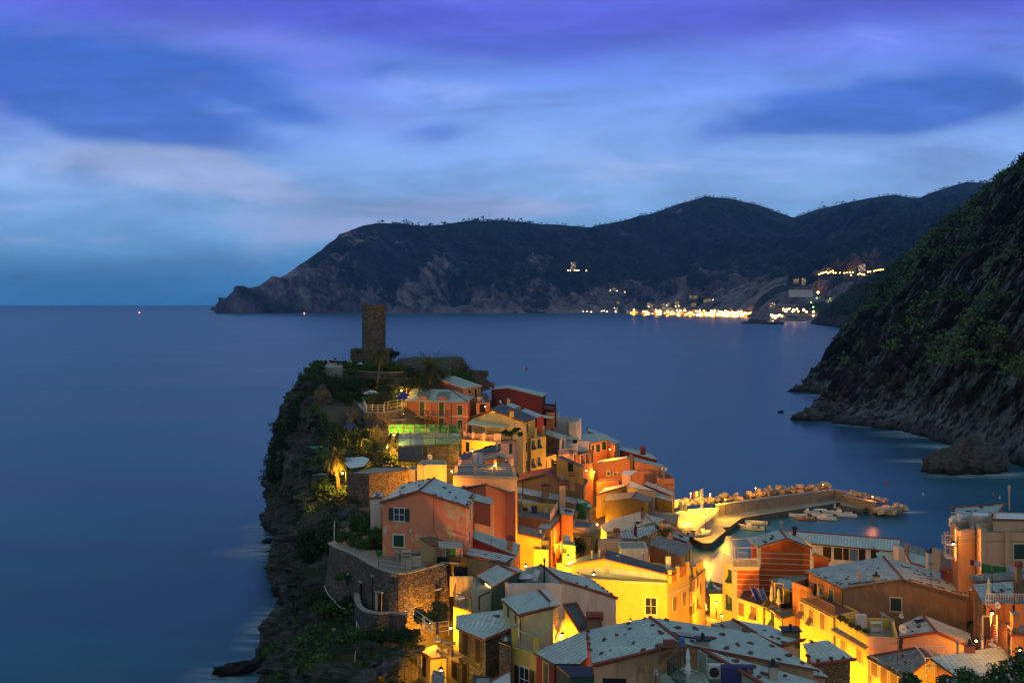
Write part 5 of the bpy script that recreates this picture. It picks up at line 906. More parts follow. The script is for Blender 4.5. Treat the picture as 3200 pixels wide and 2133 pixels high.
def rail_obj(pts, label, h_=1.1, step=1.6, m='iron', r=.035, name='railing', mid=2):
    c = sum(pts, Vector())/len(pts); mb = MB(); Z = Vector((0, 0, 1))
    for i in range(len(pts)-1):
        a, b = pts[i], pts[i+1]; k = max(1, round((b-a).length/step))
        for q in range(1, mid+2): mb.tube(a+Z*h_*q/(mid+1), b+Z*h_*q/(mid+1), r*.7, 4)
        for j in range(k+1): q = a.lerp(b, j/k); mb.tube(q, q+Z*h_, r, 4)
    return tag(mb.build(name, m), label, 'railing')
A = lambda x, y, Y: atY('a1', x, y, Y)
rail_obj([A(850, 745, 214), A(850, 700, 218), A(880, 690, 219), A(940, 690, 219)], 'dark metal railing left of the tower base', 1.2)
rail_obj([A(1400, 690, 226), A(1580, 690, 226), A(1612, 690, 224)], 'low dark railing running right from the tower base', 1.1)
rail_obj([A(1580, 690, 230), A(1750, 690, 232), A(1885, 690, 232), A(1968, 697, 226)], 'taller dark railing round the far right end of the castle platform', 1.4, 2.2)
rail_obj([A(1740, 688, 226), A(1860, 692, 226), A(1968, 700, 225)], 'inner dark railing of the castle platform', 1.1, 2.0)
rr_ = empty('castle_platform', (A(1700, 800, 225).x, 225, 30), 'stone castle platform with sloping side to the right of the tower', 'platform'); mb = MB()
pl = [A(1390, 705, 222), A(1700, 705, 219), A(1990, 705, 220), A(1995, 700, 229), A(1560, 690, 233), A(1390, 690, 231)]; z_ = pl[0].z; pl = [V3((p.x, p.y, z_)) for p in pl]; lo = [V3((p.x*1.0+(2.5 if i in (2, 3) else 0), p.y-(1 if i < 3 else 0), z_-11)) for i, p in enumerate(pl)]
mb.face(pl); 
for i in range(6): j = (i+1) % 6; mb.face([lo[i], lo[j], pl[j], pl[i]])
mb.build('wall', 'tstone', rr_)
root = empty('viewing_terrace', A(760, 760, 212), 'pale paved viewing terrace left of the tower', 'terrace'); mb = MB(); q = [A(640, 775, 209), A(850, 772, 208), A(850, 715, 224), A(720, 712, 224)]; z_ = q[0].z; q = [V3((p.x, p.y, z_)) for p in q]; mb.face(q); mb.face([q[0]-V3((0, 0, 2)), q[1]-V3((0, 0, 2)), q[1], q[0]]); mb.build('paving', 'conc', root)
# ------------------------------------------------------------------ ground under the village
CTRL = [(-30, 215, 36), (-20, 220, 38), (-13, 225, 38), (-6, 226, 28), (0, 228, 22), (8, 225, 16), (2, 215, 22), (-5, 210, 29), (-35, 200, 34), (-25, 205, 35), (-14, 203, 33), (-32, 185, 31), (-24, 190, 31), (-30, 165, 28.5), (-26, 150, 26), (-24, 140, 25), (-20, 128, 24), (-18, 115, 24),
        (-20, 175, 28), (-15, 165, 24), (-10, 180, 26), (-5, 165, 23), (0, 175, 24), (8, 185, 18), (15, 180, 12), (20, 195, 10), (25, 190, 5), (33, 180, 1.2), (36, 165, 2.0), (37, 150, 2.4), (36, 158, 2.2), (32, 175, 1.5), (24, 210, 6), (14, 215, 14), (8, 225, 22), (20, 222, 5), (28, 222, 0),
        (-14, 108, 24), (-10, 98, 22), (-16, 96, 20), (-17, 88, 16.5), (-10, 86, 17), (-3, 92, 17.5), (3, 100, 14), (-2, 120, 14), (5, 127, 11), (10, 120, 10), (18, 130, 6), (0, 140, 14), (6, 150, 14), (12, 160, 10), (20, 150, 5), (28, 140, 4), (27, 120, 6), (20, 110, 8), (10, 100, 11), (2, 84, 12), (10, 80, 14),
        (-10, 75, 14), (0, 70, 14), (12, 70, 15), (25, 75, 14), (30, 90, 12), (27, 100, 9), (38, 80, 15), (45, 90, 17), (50, 100, 19), (60, 100, 22), (60, 80, 24), (45, 115, 12), (50, 130, 8), (48, 145, 3), (60, 145, 3), (70, 130, 14), (-15, 60, 12), (10, 50, 16), (40, 50, 20), (65, 60, 28), (45, 153, 2), (57, 152, 1.5), (75, 145, 2), (31, 168, 2), (34, 171, 2), (31.5, 180, 1.8), (31, 190, 1.8), (31, 200, 1.8), (32, 207, 1.8), (33, 215, 1.6), (35, 222, 1.5), (37, 178, -3), (36.5, 185, -3), (36, 193, -3), (36, 200, -3), (40, 177, -3), (34, 228, 0), (43, 166, -3), (43, 172, -4), (37, 166, 2.3), (36, 161, 2.4), (34, 163, 2.4), (39, 160, 2.3), (41, 182, -4), (42, 195, -4), (50, 168, -4), (50, 190, -4), (60, 165, -4), (60, 200, -4), (80, 162, -4), (80, 190, -4), (80, 220, -4), (52, 205, -4), (50, 225, -4), (44, 215, 0), (48, 232, -4), (28, 234, -3), (20, 238, -4), (5, 240, 20)]
CA = np.array(CTRL, float)
def ground_z(x, y):
    x = np.asarray(x, float); y = np.asarray(y, float); d = (x[..., None]-CA[:, 0])**2+(y[..., None]-CA[:, 1])**2+1.0; w_ = 1/d**2; return (w_*CA[:, 2]).sum(-1)/w_.sum(-1)
def gz(x, y): return float(ground_z(np.array([x]), np.array([y]))[0])
def grid_mesh(name, P, mats, fmat=None, smooth=True, kind='structure', parent=None):      # P: (rows, cols, 3)
    r_, c_ = P.shape[:2]; me = bpy.data.meshes.new(name); i = np.arange((r_-1)*(c_-1)); a = (i//(c_-1))*c_+i % (c_-1)
    F_ = np.stack([a, a+1, a+c_+1, a+c_], 1); me.vertices.add(r_*c_); me.vertices.foreach_set('co', P.reshape(-1)); me.loops.add(F_.size); me.loops.foreach_set('vertex_index', F_.reshape(-1).astype(np.int32))
    me.polygons.add(len(F_)); me.polygons.foreach_set('loop_start', (np.arange(len(F_))*4).astype(np.int32)); me.polygons.foreach_set('loop_total', np.full(len(F_), 4, np.int32)); me.polygons.foreach_set('use_smooth', np.full(len(F_), smooth)); me.update(calc_edges=True); me.validate()
    for m in (mats if isinstance(mats, list) else [mats]): me.materials.append(M[m])
    o = bpy.data.objects.new(name, me); COL.objects.link(o); o.parent = parent
    if kind: o['kind'] = kind
    return o
def rocky(name, rock1, rock2, veg1, veg2, cover=.5, s=1.0, wet=2.0, zs=1.0, bd=.5):
    def fn(nt, b):
        g = nt.new('ShaderNodeNewGeometry'); co = g.outputs['Position']; sp = nt.new('ShaderNodeSeparateXYZ'); nt.l.new(g.outputs['Normal'], sp.inputs[0]); pz = nt.new('ShaderNodeSeparateXYZ'); nt.l.new(co, pz.inputs[0])
        n1 = nt.noise(co, .12*s, 7, .68); n2 = nt.noise(nt.mapping(co, (1, 1, 2.6), rot=(R(18), R(-24), 0)), .5*s, 8, .72); 
        rk = nt.mix(nt.ramp(n2, [(.32, 0.0), (.68, 1.0)]), tuple(rock1), tuple(rock2))
        rk = nt.mix(nt.ramp(nt.noise(nt.mapping(co, (1, 1, 3.5), rot=(R(18), R(-24), 0)), 1.4*s, 6, .7), [(.5, 0.0), (.62, .8)]), rk, tuple(x*.25 for x in rock1))
        vg = nt.mix(nt.noise(co, .9*s, 6, .7), tuple(veg1), tuple(veg2))
        f = nt.m('ADD', nt.m('MULTIPLY', sp.outputs[2], .45), n1); f = nt.ramp(f, [(1.0-cover, 0.0), (1.05-cover, 1.0)])
        f = nt.m('MULTIPLY', f, nt.ramp(nt.m('MULTIPLY', pz.outputs[2], .02/zs), [(.06, 0.0), (.14, 1.0)]))
        c = nt.mix(f, rk, vg); c = nt.mix(nt.ramp(nt.m('MULTIPLY', pz.outputs[2], .1/zs), [(0.0, 1.0), (.25, 0.0)]), c, (.012, .012, .014))
        nt.l.new(c, b.inputs['Base Color']); bump(nt, b, nt.m('ADD', n2, nt.m('MULTIPLY', nt.noise(co, 2.5*s, 8, .75), .6)), 1.0, bd)
    return mat(name, fn, .95, .12)
M['cliff'] = rocky('cliff_rock', (.15, .148, .145), (.025, .027, .03), (.02, .04, .016), (.03, .05, .02), .12, 1.3, bd=.6)
M['ground'] = plain('dirt_and_paving', (.07, .065, .045), .95, sc_=.7, var=.5)
M['hillr'] = rocky('hill_rock', (.27, .27, .28), (.035, .037, .042), (.028, .06, .02), (.05, .075, .03), .3, .32, zs=2, bd=2)
xs = np.linspace(-36, 82, 160); ys = np.linspace(44, 232, 240); gx, gy = np.meshgrid(xs, ys); G = np.stack([gx, gy, ground_z(gx, gy)], -1)
# the ground sheet stops short of the cliff edge on the left
EDGE = np.array([(50, -6), (65, -9), (75, -9), (90, -14.5), (105, -19.5), (120, -23), (140, -26.5), (160, -31), (180, -37), (200, -40), (225, -44), (232, -44)], float)
ex = np.interp(gy[:, 0], EDGE[:, 0], EDGE[:, 1])+1.5
for r_ in range(G.shape[0]): G[r_, :, 0] = np.linspace(ex[r_], 82, G.shape[1])
G[..., 2] = ground_z(G[..., 0], G[..., 1]); grid_mesh('ground', G, 'ground')
# ------------------------------------------------------------------ cliff
def fbm(p, oct_=5, H_=.9): return noise.fractal(p, H_, 2.1, oct_)
ST = [(45, [(-24, -2), (-18, 6), (-12, 11), (-6, 14), (-4, 15)]), (60, [(-26, -2), (-20, 7), (-14, 12), (-10, 14.5), (-6, 15.5)]), (75, [(-29, -2), (-22, 8), (-17, 12.5), (-12, 15.5), (-8, 16)]),
      (90, [(-31, -2), (-25.5, 7), (-21, 13), (-18, 17.5), (-13, 18.5)]), (105, [(-33, -2), (-29, 6), (-25.5, 12), (-22.5, 19), (-18.5, 23.5)]), (120, [(-34, -2), (-31, 6), (-28, 13), (-25.5, 20), (-22, 24)]),
      (140, [(-35.5, -2), (-33.5, 7), (-31, 14), (-28.5, 22), (-25.5, 25.6)]), (160, [(-37.5, -2), (-36, 9), (-34.5, 17), (-32.5, 25), (-29.5, 28.5)]), (180, [(-43.5, -2), (-42.5, 9), (-40.5, 19), (-38.5, 28), (-35.5, 31.5)]),
      (200, [(-48, -2), (-48, 9), (-46.5, 18), (-44, 29), (-38, 35.2)]), (218, [(-53.5, -2), (-55, 9), (-53.5, 18), (-51, 29), (-43, 37)]), (228, [(-53, -2), (-54, 9), (-54, 18), (-51.5, 29), (-43, 37)]),
      (242, [(-40, -2), (-38, 8), (-34, 18), (-30, 29), (-26, 35)]), (250, [(-20, -2), (-18, 8), (-14, 18), (-10, 28), (-6, 33)])]
nu, nv = 560, 190; Yk = np.array([s_[0] for s_ in ST], float); PX = np.array([[p[0] for p in s_[1]] for s_ in ST], float); PZ = np.array([[p[1] for p in s_[1]] for s_ in ST], float)
uu_ = np.concatenate([np.linspace(45, 100, 130), np.linspace(100.3, 232, 360), np.linspace(232.5, 250, 70)]); tt_ = np.linspace(0, 4, nv)
def cliffpt(Y, t_): 
    cx_ = [np.interp(Y, Yk, PX[:, k]) for k in range(5)]; cz_ = [np.interp(Y, Yk, PZ[:, k]) for k in range(5)]; return np.interp(t_, range(5), cx_), np.interp(t_, range(5), cz_)
CG = np.zeros((len(uu_), nv, 3))
for i, Y in enumerate(uu_):
    x_, z_ = cliffpt(Y, tt_)
    for j in range(nv):
        p = Vector((x_[j], Y, z_[j])); fade = min(1, (4-tt_[j])*2.2); 
        st = p.z*.55+p.y*.28+p.x*.35   # tilted strata
        n1 = fbm(Vector((p.x*.09, p.y*.09, p.z*.07)), 4); n2 = fbm(Vector((p.x*.1+9, p.y*.16, st*.5)), 5); n3 = abs(fbm(Vector((st*.9, p.y*.12, p.x*.12)), 4))
        vd = noise.voronoi(Vector((p.x*.13, p.y*.13, p.z*.11))+Vector((n2, n1, 0))*.5)[0]; vs_ = noise.voronoi(Vector((p.x*.45, p.y*.45, st*.5)))[0]
        dd = (3.2*n1+3.6*min(.55, vd[1]-vd[0])-1.0+1.0*min(.5, vs_[1]-vs_[0])+1.3*n2-1.1*n3+.4*fbm(p*.9, 4))*fade
        dd -= 1.3*fade; CG[i, j] = (p.x-dd*.95, p.y-dd*.45*(1 if Y < 235 else 0), p.z+.25*n2*fade)
CG = CG[:, ::-1]
cliff = grid_mesh('cliff', CG, 'cliff', smooth=False)
def rock_mesh(r, seed, sq=(1, 1, .7), sub=2, rough=.35):
    import bmesh
    bm = bmesh.new(); bmesh.ops.create_icosphere(bm, subdivisions=sub, radius=1); rs = Vector((seed*3.1, seed*1.7, seed*.9))
    for v_ in bm.verts:
        n_ = noise.noise(v_.co*1.1+rs)*rough+noise.noise(v_.co*2.7+rs)*rough*.5; v_.co = Vector((v_.co.x*sq[0], v_.co.y*sq[1], v_.co.z*sq[2]))*(r*(1+n_))
    me = bpy.data.meshes.new('boulder'); bm.to_mesh(me); bm.free(); return me
def rock_obj(name, loc, me, m, label, group, rz=0, sc_=1.0, cat='boulder', rx=0):
    o = bpy.data.objects.new(name, me); COL.objects.link(o); o.location = loc; o.rotation_euler = (rx, 0, rz); o.scale = (sc_,)*3 if not isinstance(sc_, tuple) else sc_
    if not me.materials: me.materials.append(M[m])
    return tag(o, label, cat, group)
def hull_rock(seed, n=16, sq=(1, 1, 1), lv=0):
    import bmesh
    rr0 = random.Random(seed); bm = bmesh.new()
    for _ in range(n):
        d = Vector((rr0.gauss(0, 1), rr0.gauss(0, 1), rr0.gauss(0, 1))).normalized()*rr0.uniform(.8, 1.15); bm.verts.new((d.x*sq[0], d.y*sq[1], d.z*sq[2]))
    bmesh.ops.convex_hull(bm, input=bm.verts[:]); bmesh.ops.delete(bm, geom=[v_ for v_ in bm.verts if not v_.link_faces], context='VERTS'); bmesh.ops.triangulate(bm, faces=bm.faces[:])
    if lv:
        bmesh.ops.subdivide_edges(bm, edges=bm.edges[:], cuts=lv, use_grid_fill=True)
        for v_ in bm.verts: v_.co += v_.co.normalized()*(noise.fractal(v_.co*2.2+Vector((seed, 0, 0)), .8, 2.1, 5)*.28+noise.noise(v_.co*5+Vector((seed, 0, 0)))*.06)
    me = bpy.data.meshes.new('boulder'); bm.to_mesh(me); bm.free(); return me
wet = [hull_rock(k, 18, (1.5, .9, .75), 7) for k in range(5)]
for i, (fr, x, y, s_, lb) in enumerate((('a4', 195, 940, 2.9, 'dark sea rock with foam round it at the cliff foot, the highest of three'), ('a4', 175, 1065, 3.0, 'long flat sea rock at the cliff foot, the middle one of three'), ('a4', 225, 1150, 2.3, 'rounded sea rock at the cliff foot, the lowest of three'), ('a5', 200, 1410, 4.6, 'jagged dark rocks reaching into the sea at the lower left'), ('a5', 330, 1390, 3.5, 'dark rock between the jagged point and the cliff at the lower left'))): rock_obj('sea_rock', atZ(fr, x, y, .2), wet[i % 3], 'cliff', lb, 'rocks at the foot of the cliff', .2+i*.15, (s_*.8, s_*.5, s_*.42), 'rock')
# ------------------------------------------------------------------ sea
def seaf(nt, b):
    co = objco(nt); b.inputs['Base Color'].default_value = (.01, .05, .1, 1)
    n1 = nt.noise(nt.mapping(co, (.004, .02, 1), rot=(0, 0, R(-8))), 1, 5, .6, .6); n2 = nt.noise(nt.mapping(co, (.05, .12, 1)), 1, 4, .6)
    c = nt.mix(nt.ramp(n1, [(.35, 0.0), (.7, 1.0)]), (.004, .058, .1), (.025, .14, .2))
    nt.l.new(c, b.inputs['Base Color']); nt.l.new(nt.m('ADD', .22, nt.m('MULTIPLY', n1, .2)), b.inputs['Roughness'])
    bump(nt, b, nt.m('ADD', nt.m('MULTIPLY', n2, .7), nt.noise(nt.mapping(co, (.3, .5, 1)), 1, 3, .5)), .05, .3)
M['sea'] = mat('sea_water', seaf, .25, .5)
MATS['sea_water'].node_tree.nodes['Principled BSDF'].inputs['IOR'].default_value = 1.3
mb = MB(); mb.face([V3((-24000, -1500, 0)), V3((24000, -1500, 0)), V3((24000, 22000, 0)), V3((-24000, 22000, 0))]); o = mb.build('sea', 'sea'); o['kind'] = 'structure'
mb = MB(); mb.face([V3((-24000, -1500, -6)), V3((24000, -1500, -6)), V3((24000, 22000, -6)), V3((-24000, 22000, -6))]); o = mb.build('seabed', 'ground'); o['kind'] = 'structure'
# foam: pale long-exposure surf near the rocks
def foamf(nt, b):
    tcx = nt.new('ShaderNodeTexCoord').outputs['Generated']; g = nt.new('ShaderNodeTexGradient', gradient_type='SPHERICAL'); nt.l.new(nt.mapping(tcx, (2, 2, 0), loc=(-1, -1, 0)), g.inputs[0])
    f = nt.m('MULTIPLY', nt.m('POWER', g.outputs[1], 1.3), nt.ramp(nt.noise(nt.mapping(objco(nt), (.12, .5, 1), rot=(0, 0, R(-10))), 1, 5, .6), [(.38, 0.0), (.75, 1.0)])); nt.l.new(nt.m('MULTIPLY', f, 1.0), b.inputs['Alpha']); b.inputs['Base Color'].default_value = (.6, .7, .8, 1)
M['foam'] = mat('surf_foam', foamf, .7)
def foam(fr, x, y, a, b_, rz=0, k=0):
    p = atZ(fr, x, y, .012+.006*k); mb = MB(); n = 24; mb.face([V3((math.cos(i*2*math.pi/n)*a, math.sin(i*2*math.pi/n)*b_, 0)) for i in range(n)]); o = mb.build('surf_foam', 'foam'); o.location = p; o.rotation_euler = (0, 0, rz); o['kind'] = 'stuff'
for k, (fr, x, y, a, b_, rz) in enumerate((('a4', 80, 925, 8, 6, 0), ('a4', 150, 1110, 8, 9, 0), ('a4', 110, 1010, 7, 6, 0), ('a5', 300, 230, 10, 9, 0), ('a5', 480, 1010, 5, 16, 0), ('a5', 150, 1480, 9, 7, 0), ('r1', 800, 1245, 24, 9, -.2), ('r1', 880, 1290, 16, 9, -.3), ('r1', 790, 1350, 14, 7, 0), ('r1', 1040, 1415, 22, 5, 0), ('r1', 490, 1198, 9, 4, 0), ('r1', 690, 1225, 10, 4, 0), ('r1', 230, 1143, 16, 5, 0), ('r1', 380, 1070, 22, 9, 0), ('r1', 440, 850, 30, 12, 0), ('r1', 450, 870, 30, 12, 0), ('r1', 960, 1345, 14, 6, -.2), ('r1', 900, 1400, 12, 5, 0), ('r1', 1120, 1405, 20, 6, 0), ('r1', 830, 1235, 30, 6, -.25), ('r1', 600, 1205, 14, 4, 0), ('a5', 560, 900, 6, 20, 0), ('a4', 230, 1200, 7, 10, 0), ('b3', 900, 130, 6, 3, 0))): foam(fr, x, y, a, b_, rz, k)
# ------------------------------------------------------------------ right-hand hills and far headland, each a skin between its waterline and its skyline
def loft(name, A_, B_, nu, nv, m, amp, s_, bulge=.12, seed=0, back=40, smooth=False, expo=1.0, mid=None, wl=True, ridg=.5, fine=.13):
    A_ = np.array([tuple(p) for p in A_], float); B_ = np.array([tuple(p) for p in B_], float); n = len(A_); ts = np.linspace(0, n-1, nu); P = np.zeros((nu, nv+3, 3))
    At = np.stack([np.interp(ts, range(n), A_[:, k]) for k in range(3)], 1); Bt = np.stack([np.interp(ts, range(n), B_[:, k]) for k in range(3)], 1)
    for i in range(nu):
        a, b = At[i], Bt[i]; 
        for j in range(nv):
            t_ = j/(nv-1); p = a+(b-a)*t_; zf = a[2]+(b[2]-a[2])*(t_**expo); L = abs(b[2]-a[2]); p = np.array([p[0], p[1]-bulge*L*math.sin(math.pi*t_), zf]); v_ = Vector(p)*s_+Vector((seed, 0, 0))
            r1 = noise.fractal(v_*.35, .9, 2.1, 4); r2 = abs(noise.fractal(v_+Vector((3, 3, 3)), .8, 2.1, 6)); r3 = abs(noise.fractal(Vector((v_.x*1.0, v_.y*1.0, v_.z*.35)), .9, 2.2, 4)); vd = noise.voronoi(v_*1.6+Vector((r1, r2, 0))*.7)[0]; vd2 = noise.voronoi(v_*5+Vector((r1, r2, 0)))[0]; r1 = r1*.8+min(.6, vd[1]-vd[0])*.55-.2+min(.6, vd2[1]-vd2[0])*.18
            fd = min(1, t_*6)*min(1, (1-t_)*5+.12); hf = noise.fractal(v_*7, .7, 2.1, 5); hf2 = noise.voronoi(Vector((v_.x*14, v_.y*14, v_.z*9))+Vector((hf, hf, 0))*.6)[0]; d = amp*(r1*1.2-r2*.7+ridg*(.35-r3)*2)*fd+amp*fine*(hf+1.1*min(.6, hf2[1]-hf2[0])-.3)*min(1, t_*8+.25)*min(1, (1-t_)*6+.15); nx, ny = -.35, -.9
            P[i, j] = (p[0]+nx*d*.7, p[1]+ny*d, p[2]+d*.35)
        e = P[i, nv-1]; P[i, nv] = e+np.array((back*.3, back*.5, -back*.25)); P[i, nv+1] = e+np.array((back*.6, back, -back*.8)); P[i, nv+2] = (e[0]+back, e[1]+back*2, min(-5, e[2]-back*2))
    return grid_mesh(name, P[:, ::1], m, smooth=smooth), P
S_ = lambda x, y, z=0: atZ('S', x, y, z)
SY = lambda x, y, Y: atY('S', x, y, Y)
hA = [S_(3500, 1560), S_(3330, 1500), S_(3200, 1462), S_(3080, 1425), S_(2975, 1396), S_(2813, 1347), S_(2652, 1328), S_(2500, 1312), S_(2590, 1262), S_(2590, 1240), S_(2490, 1218), S_(2520, 1190), S_(2570, 1150), S_(2640, 1100)]
hA = [V3((p.x, p.y, -1)) for p in hA]
hB = [SY(3700, 250, 470), SY(3550, 330, 500), SY(3400, 400, 540), SY(3300, 450, 580), SY(3200, 505, 620), SY(3120, 562, 650), SY(3048, 619, 690), SY(2960, 692, 730), SY(2887, 751, 770), SY(2840, 790, 800), SY(2790, 850, 850), SY(2745, 930, 900), SY(2700, 1010, 950), SY(2655, 1090, 1000)]
hill, HP = loft('near_hill', hA, hB, 460, 260, 'hillr', 34, .022, .16, 2, 60, ridg=.85, fine=.22, expo=.86)
M['hillm'] = rocky('hill_rock_far', (.09, .085, .085), (.04, .038, .042), (.018, .035, .02), (.03, .045, .022), .5, .12, zs=6, bd=5)
mA = [S_(2800, 1120), S_(2700, 1088), S_(2590, 1060), S_(2640, 1045), S_(2650, 1030), S_(2600, 1020), S_(2545, 1014), S_(2530, 1010), S_(2530, 1006)]; mA = [V3((p.x, p.y, -1)) for p in mA]
mB = [SY(3000, 640, 1500), SY(2930, 715, 1560), SY(2850, 790, 1650), SY(2800, 830, 1750), SY(2769, 853, 1900), SY(2735, 872, 2050), SY(2696, 897, 2250), SY(2640, 935, 2450), SY(2560, 975, 2600)]
hill2, HP2 = loft('middle_hill', mA, mB, 220, 120, 'hillm', 34, .010, .1, 5, 200)
def headf(nt, b):
    g = nt.new('ShaderNodeNewGeometry'); co = g.outputs['Position']; pz = nt.new('ShaderNodeSeparateXYZ'); nt.l.new(co, pz.inputs[0])
    n1 = nt.noise(co, .0035, 7, .7); n2 = nt.noise(nt.mapping(co, (1, 1, .5), rot=(0, R(30), 0)), .014, 8, .7)
    rk = nt.mix(nt.ramp(n2, [(.38, 0.0), (.62, 1.0)]), (.36, .29, .3), (.1, .085, .1)); vg = nt.mix(nt.noise(co, .02, 6, .7), (.02, .032, .035), (.035, .05, .045))
    mx = nt.new('ShaderNodeMapRange'); nt.l.new(pz.outputs[0], mx.inputs[0]); mx.inputs[1].default_value = -1700; mx.inputs[2].default_value = 100
    mz = nt.new('ShaderNodeMapRange'); nt.l.new(pz.outputs[2], mz.inputs[0]); mz.inputs[1].default_value = 0; mz.inputs[2].default_value = 330
    f = nt.m('ADD', n1, nt.m('ADD', nt.m('MULTIPLY', mx.outputs[0], .12), nt.m('MULTIPLY', mz.outputs[0], .2))); f = nt.ramp(f, [(.66, 0.0), (.69, 1.0)])
    nt.l.new(nt.mix(f, rk, vg), b.inputs['Base Color']); bump(nt, b, nt.m('ADD', n2, nt.noise(co, .03, 8, .7)), 1.0, 30)
M['head'] = mat('headland_slopes', headf, .95, .1)
Dp = lambda x, y: (x*1.3605, y*1.3605)
ridge = [(497, 716), (520, 690), (545, 657), (575, 662), (597, 655), (625, 632), (640, 640), (700, 602), (735, 575), (780, 537), (830, 515), (880, 512), (960, 518), (1080, 505), (1180, 506), (1280, 516), (1350, 521), (1430, 506), (1500, 488), (1560, 467), (1620, 451), (1680, 455), (1740, 470), (1820, 498), (1880, 480), (1950, 462), (2000, 453), (2060, 446), (2110, 454), (2170, 428), (2220, 414), (2275, 415), (2400, 400), (2600, 420)]
rY = [4950, 4980, 5020, 5050, 5080, 5120, 5150, 5250, 5350, 5450, 5550, 5600, 5700, 5850, 6000, 6100, 6200, 6300, 6400, 6450, 6500, 6500, 6500, 6500, 6500, 6500, 6500, 6500, 6500, 6450, 6400, 6300, 6200, 6200]
bx = np.linspace(497, 1345, 16).tolist()+np.linspace(1380, 1900, 12).tolist()+[1960, 2060, 2160, 2260, 2400, 2600]
def shoreY(x): return float(np.interp(x, [497, 1340, 1500, 1650, 1760, 1900, 2600], [718, 719.3, 719.5, 722, 727, 737, 742]))
hdB = [SY(*Dp(*p), Y) for p, Y in zip(ridge, rY)]; hdA = [S_(*Dp(x, shoreY(x))) for x in bx]; assert len(hdA) == len(hdB), (len(hdA), len(hdB))
hdA = [V3((p.x, p.y, -3)) for p in hdA]
head, HP3 = loft('headland', hdA, hdB, 520, 170, 'head', 230, .0019, .0, 1, 900, expo=.95, ridg=.6)
# low spur right of the far town
sA = [SY(*px('b5', x, y), Y) for x, y, Y in ((1010, 432, 4300), (1100, 445, 4200), (1250, 452, 3900), (1400, 460, 3500), (1500, 495, 2900), (1640, 502, 2750), (1800, 500, 2800), (1950, 505, 2700), (2100, 520, 2600))]; sA = [V3((p.x, p.y, -2)) for p in sA]
sB = [SY(*px('b5', x, y), Y) for x, y, Y in ((1010, 420, 4700), (1150, 335, 4600), (1300, 270, 4500), (1420, 240, 4300), (1560, 182, 4200), (1700, 165, 4200), (1850, 158, 4200), (2050, 155, 4200), (2330, 135, 4000))]
spur, HP4 = loft('town_spur', sA, sB, 200, 90, 'head', 45, .004, .03, 9, 500)

from mathutils.bvhtree import BVHTree
def mkbvh(P): r_, c_ = P.shape[:2]; return BVHTree.FromPolygons([Vector(q) for q in P.reshape(-1, 3)], [(i*c_+j, i*c_+j+1, (i+1)*c_+j+1, (i+1)*c_+j) for i in range(r_-1) for j in range(c_-1)])
BV = [mkbvh(P) for P in (HP2, HP3, HP4)]
def skyline(x, y):
    for k in range(90):
        q = y-18+k*.6; d = ray('S', x, q); L = d.length
        for b in BV[1:2]:
            hit = b.ray_cast(Vector((0, 0, H)), d/L)
            if hit[0] is not None: return hit[0]
    return None
def onhill(fr, x, y, Y, lift=0):
    d = ray(fr, x, y); L = d.length; best = None
    for b in BV:
        hit = b.ray_cast(Vector((0, 0, H)), d/L)
        if hit[0] is not None and (best is None or hit[0].y < best.y): best = hit[0]
    if best is None: return atY(fr, x, y, Y)
    k = 1-(12+lift)/best.y; return Vector((best.x*k, best.y*k, H+(best.z-H)*k))
# ------------------------------------------------------------------ harbour
def slab(name, pts, z, h_, m, side, kind=None, label=None, cat=None, fr='b4'):
    P = [atZ(fr, x, y, z) for x, y in pts]; mb = MB(); ar = sum(P[i].x*P[(i+1) % len(P)].y-P[(i+1) % len(P)].x*P[i].y for i in range(len(P))); P = P if ar > 0 else P[::-1]
    for i, j, k in tessellate_polygon([[Vector((p.x, p.y, 0)) for p in P]]):
        if (P[j]-P[i]).cross(P[k]-P[i]).z < 0: j, k = k, j
        mb.face([P[i], P[j], P[k]], [(P[q].x, P[q].y) for q in (i, j, k)])
    mb.cur = 1
    for i in range(len(P)): a, b = P[i], P[(i+1) % len(P)]; mb.face([a-V3((0, 0, h_)), b-V3((0, 0, h_)), b, a])
    o = mb.build(name, [m, side]); tag(o, label, cat, None, kind); return P
M['quay'] = slate('quay_slabs', (.33, .28, .22), (.25, .21, .17), 2.2, 3.0, .06, mort=.45)
slab('quay_pavement', [(330, 562), (400, 598), (478, 597), (605, 492), (575, 462), (640, 458), (740, 380), (1130, 320), (1350, 285), (1590, 246), (1600, 268), (1700, 290), (1790, 302), (1862, 275), (1560, 212), (550, 338), (430, 402), (345, 492), (300, 525)], 1.4, 3, 'quay', 'stone', 'structure')
slab('beach_plaza_pavement', [(150, 345), (185, 325), (340, 300), (548, 292), (495, 372), (340, 492), (225, 492), (150, 430)], 2.3, 3, 'quay', 'conc', 'structure')
slab('square_pavement', [(715, 672), (905, 690), (960, 1000), (980, 1250), (560, 1250), (600, 1000), (700, 800)], 2.5, 4, 'quay', 'conc', 'structure', fr='b2')
def wall3(pts, z, h_, th, label, m='conc', name='sea_wall'):
    P = [atZ('b4', x, y, z) for x, y in pts]; root = empty(name, P[0]-V3((0, 0, h_)), label, 'sea wall'); mb = MB(); m2 = MB()
    for i in range(len(P)-1):
        a, b = P[i], P[i+1]; X = (b-a).normalized(); N = V3((-X.y, X.x, 0)); mb.box((a+b)/2+N*th/2-V3((0, 0, h_/2)), ((b-a).length+.05, th, h_), X=X); m2.box((a+b)/2+N*th/2+V3((0, 0, .09)), ((b-a).length+.2, th+.25, .18), X=X)
    mb.build('wall', m, root); m2.build('coping', 'conc', root); return root
M['seawall'] = plaster('stained_concrete', (.22, .18, .14), .8)
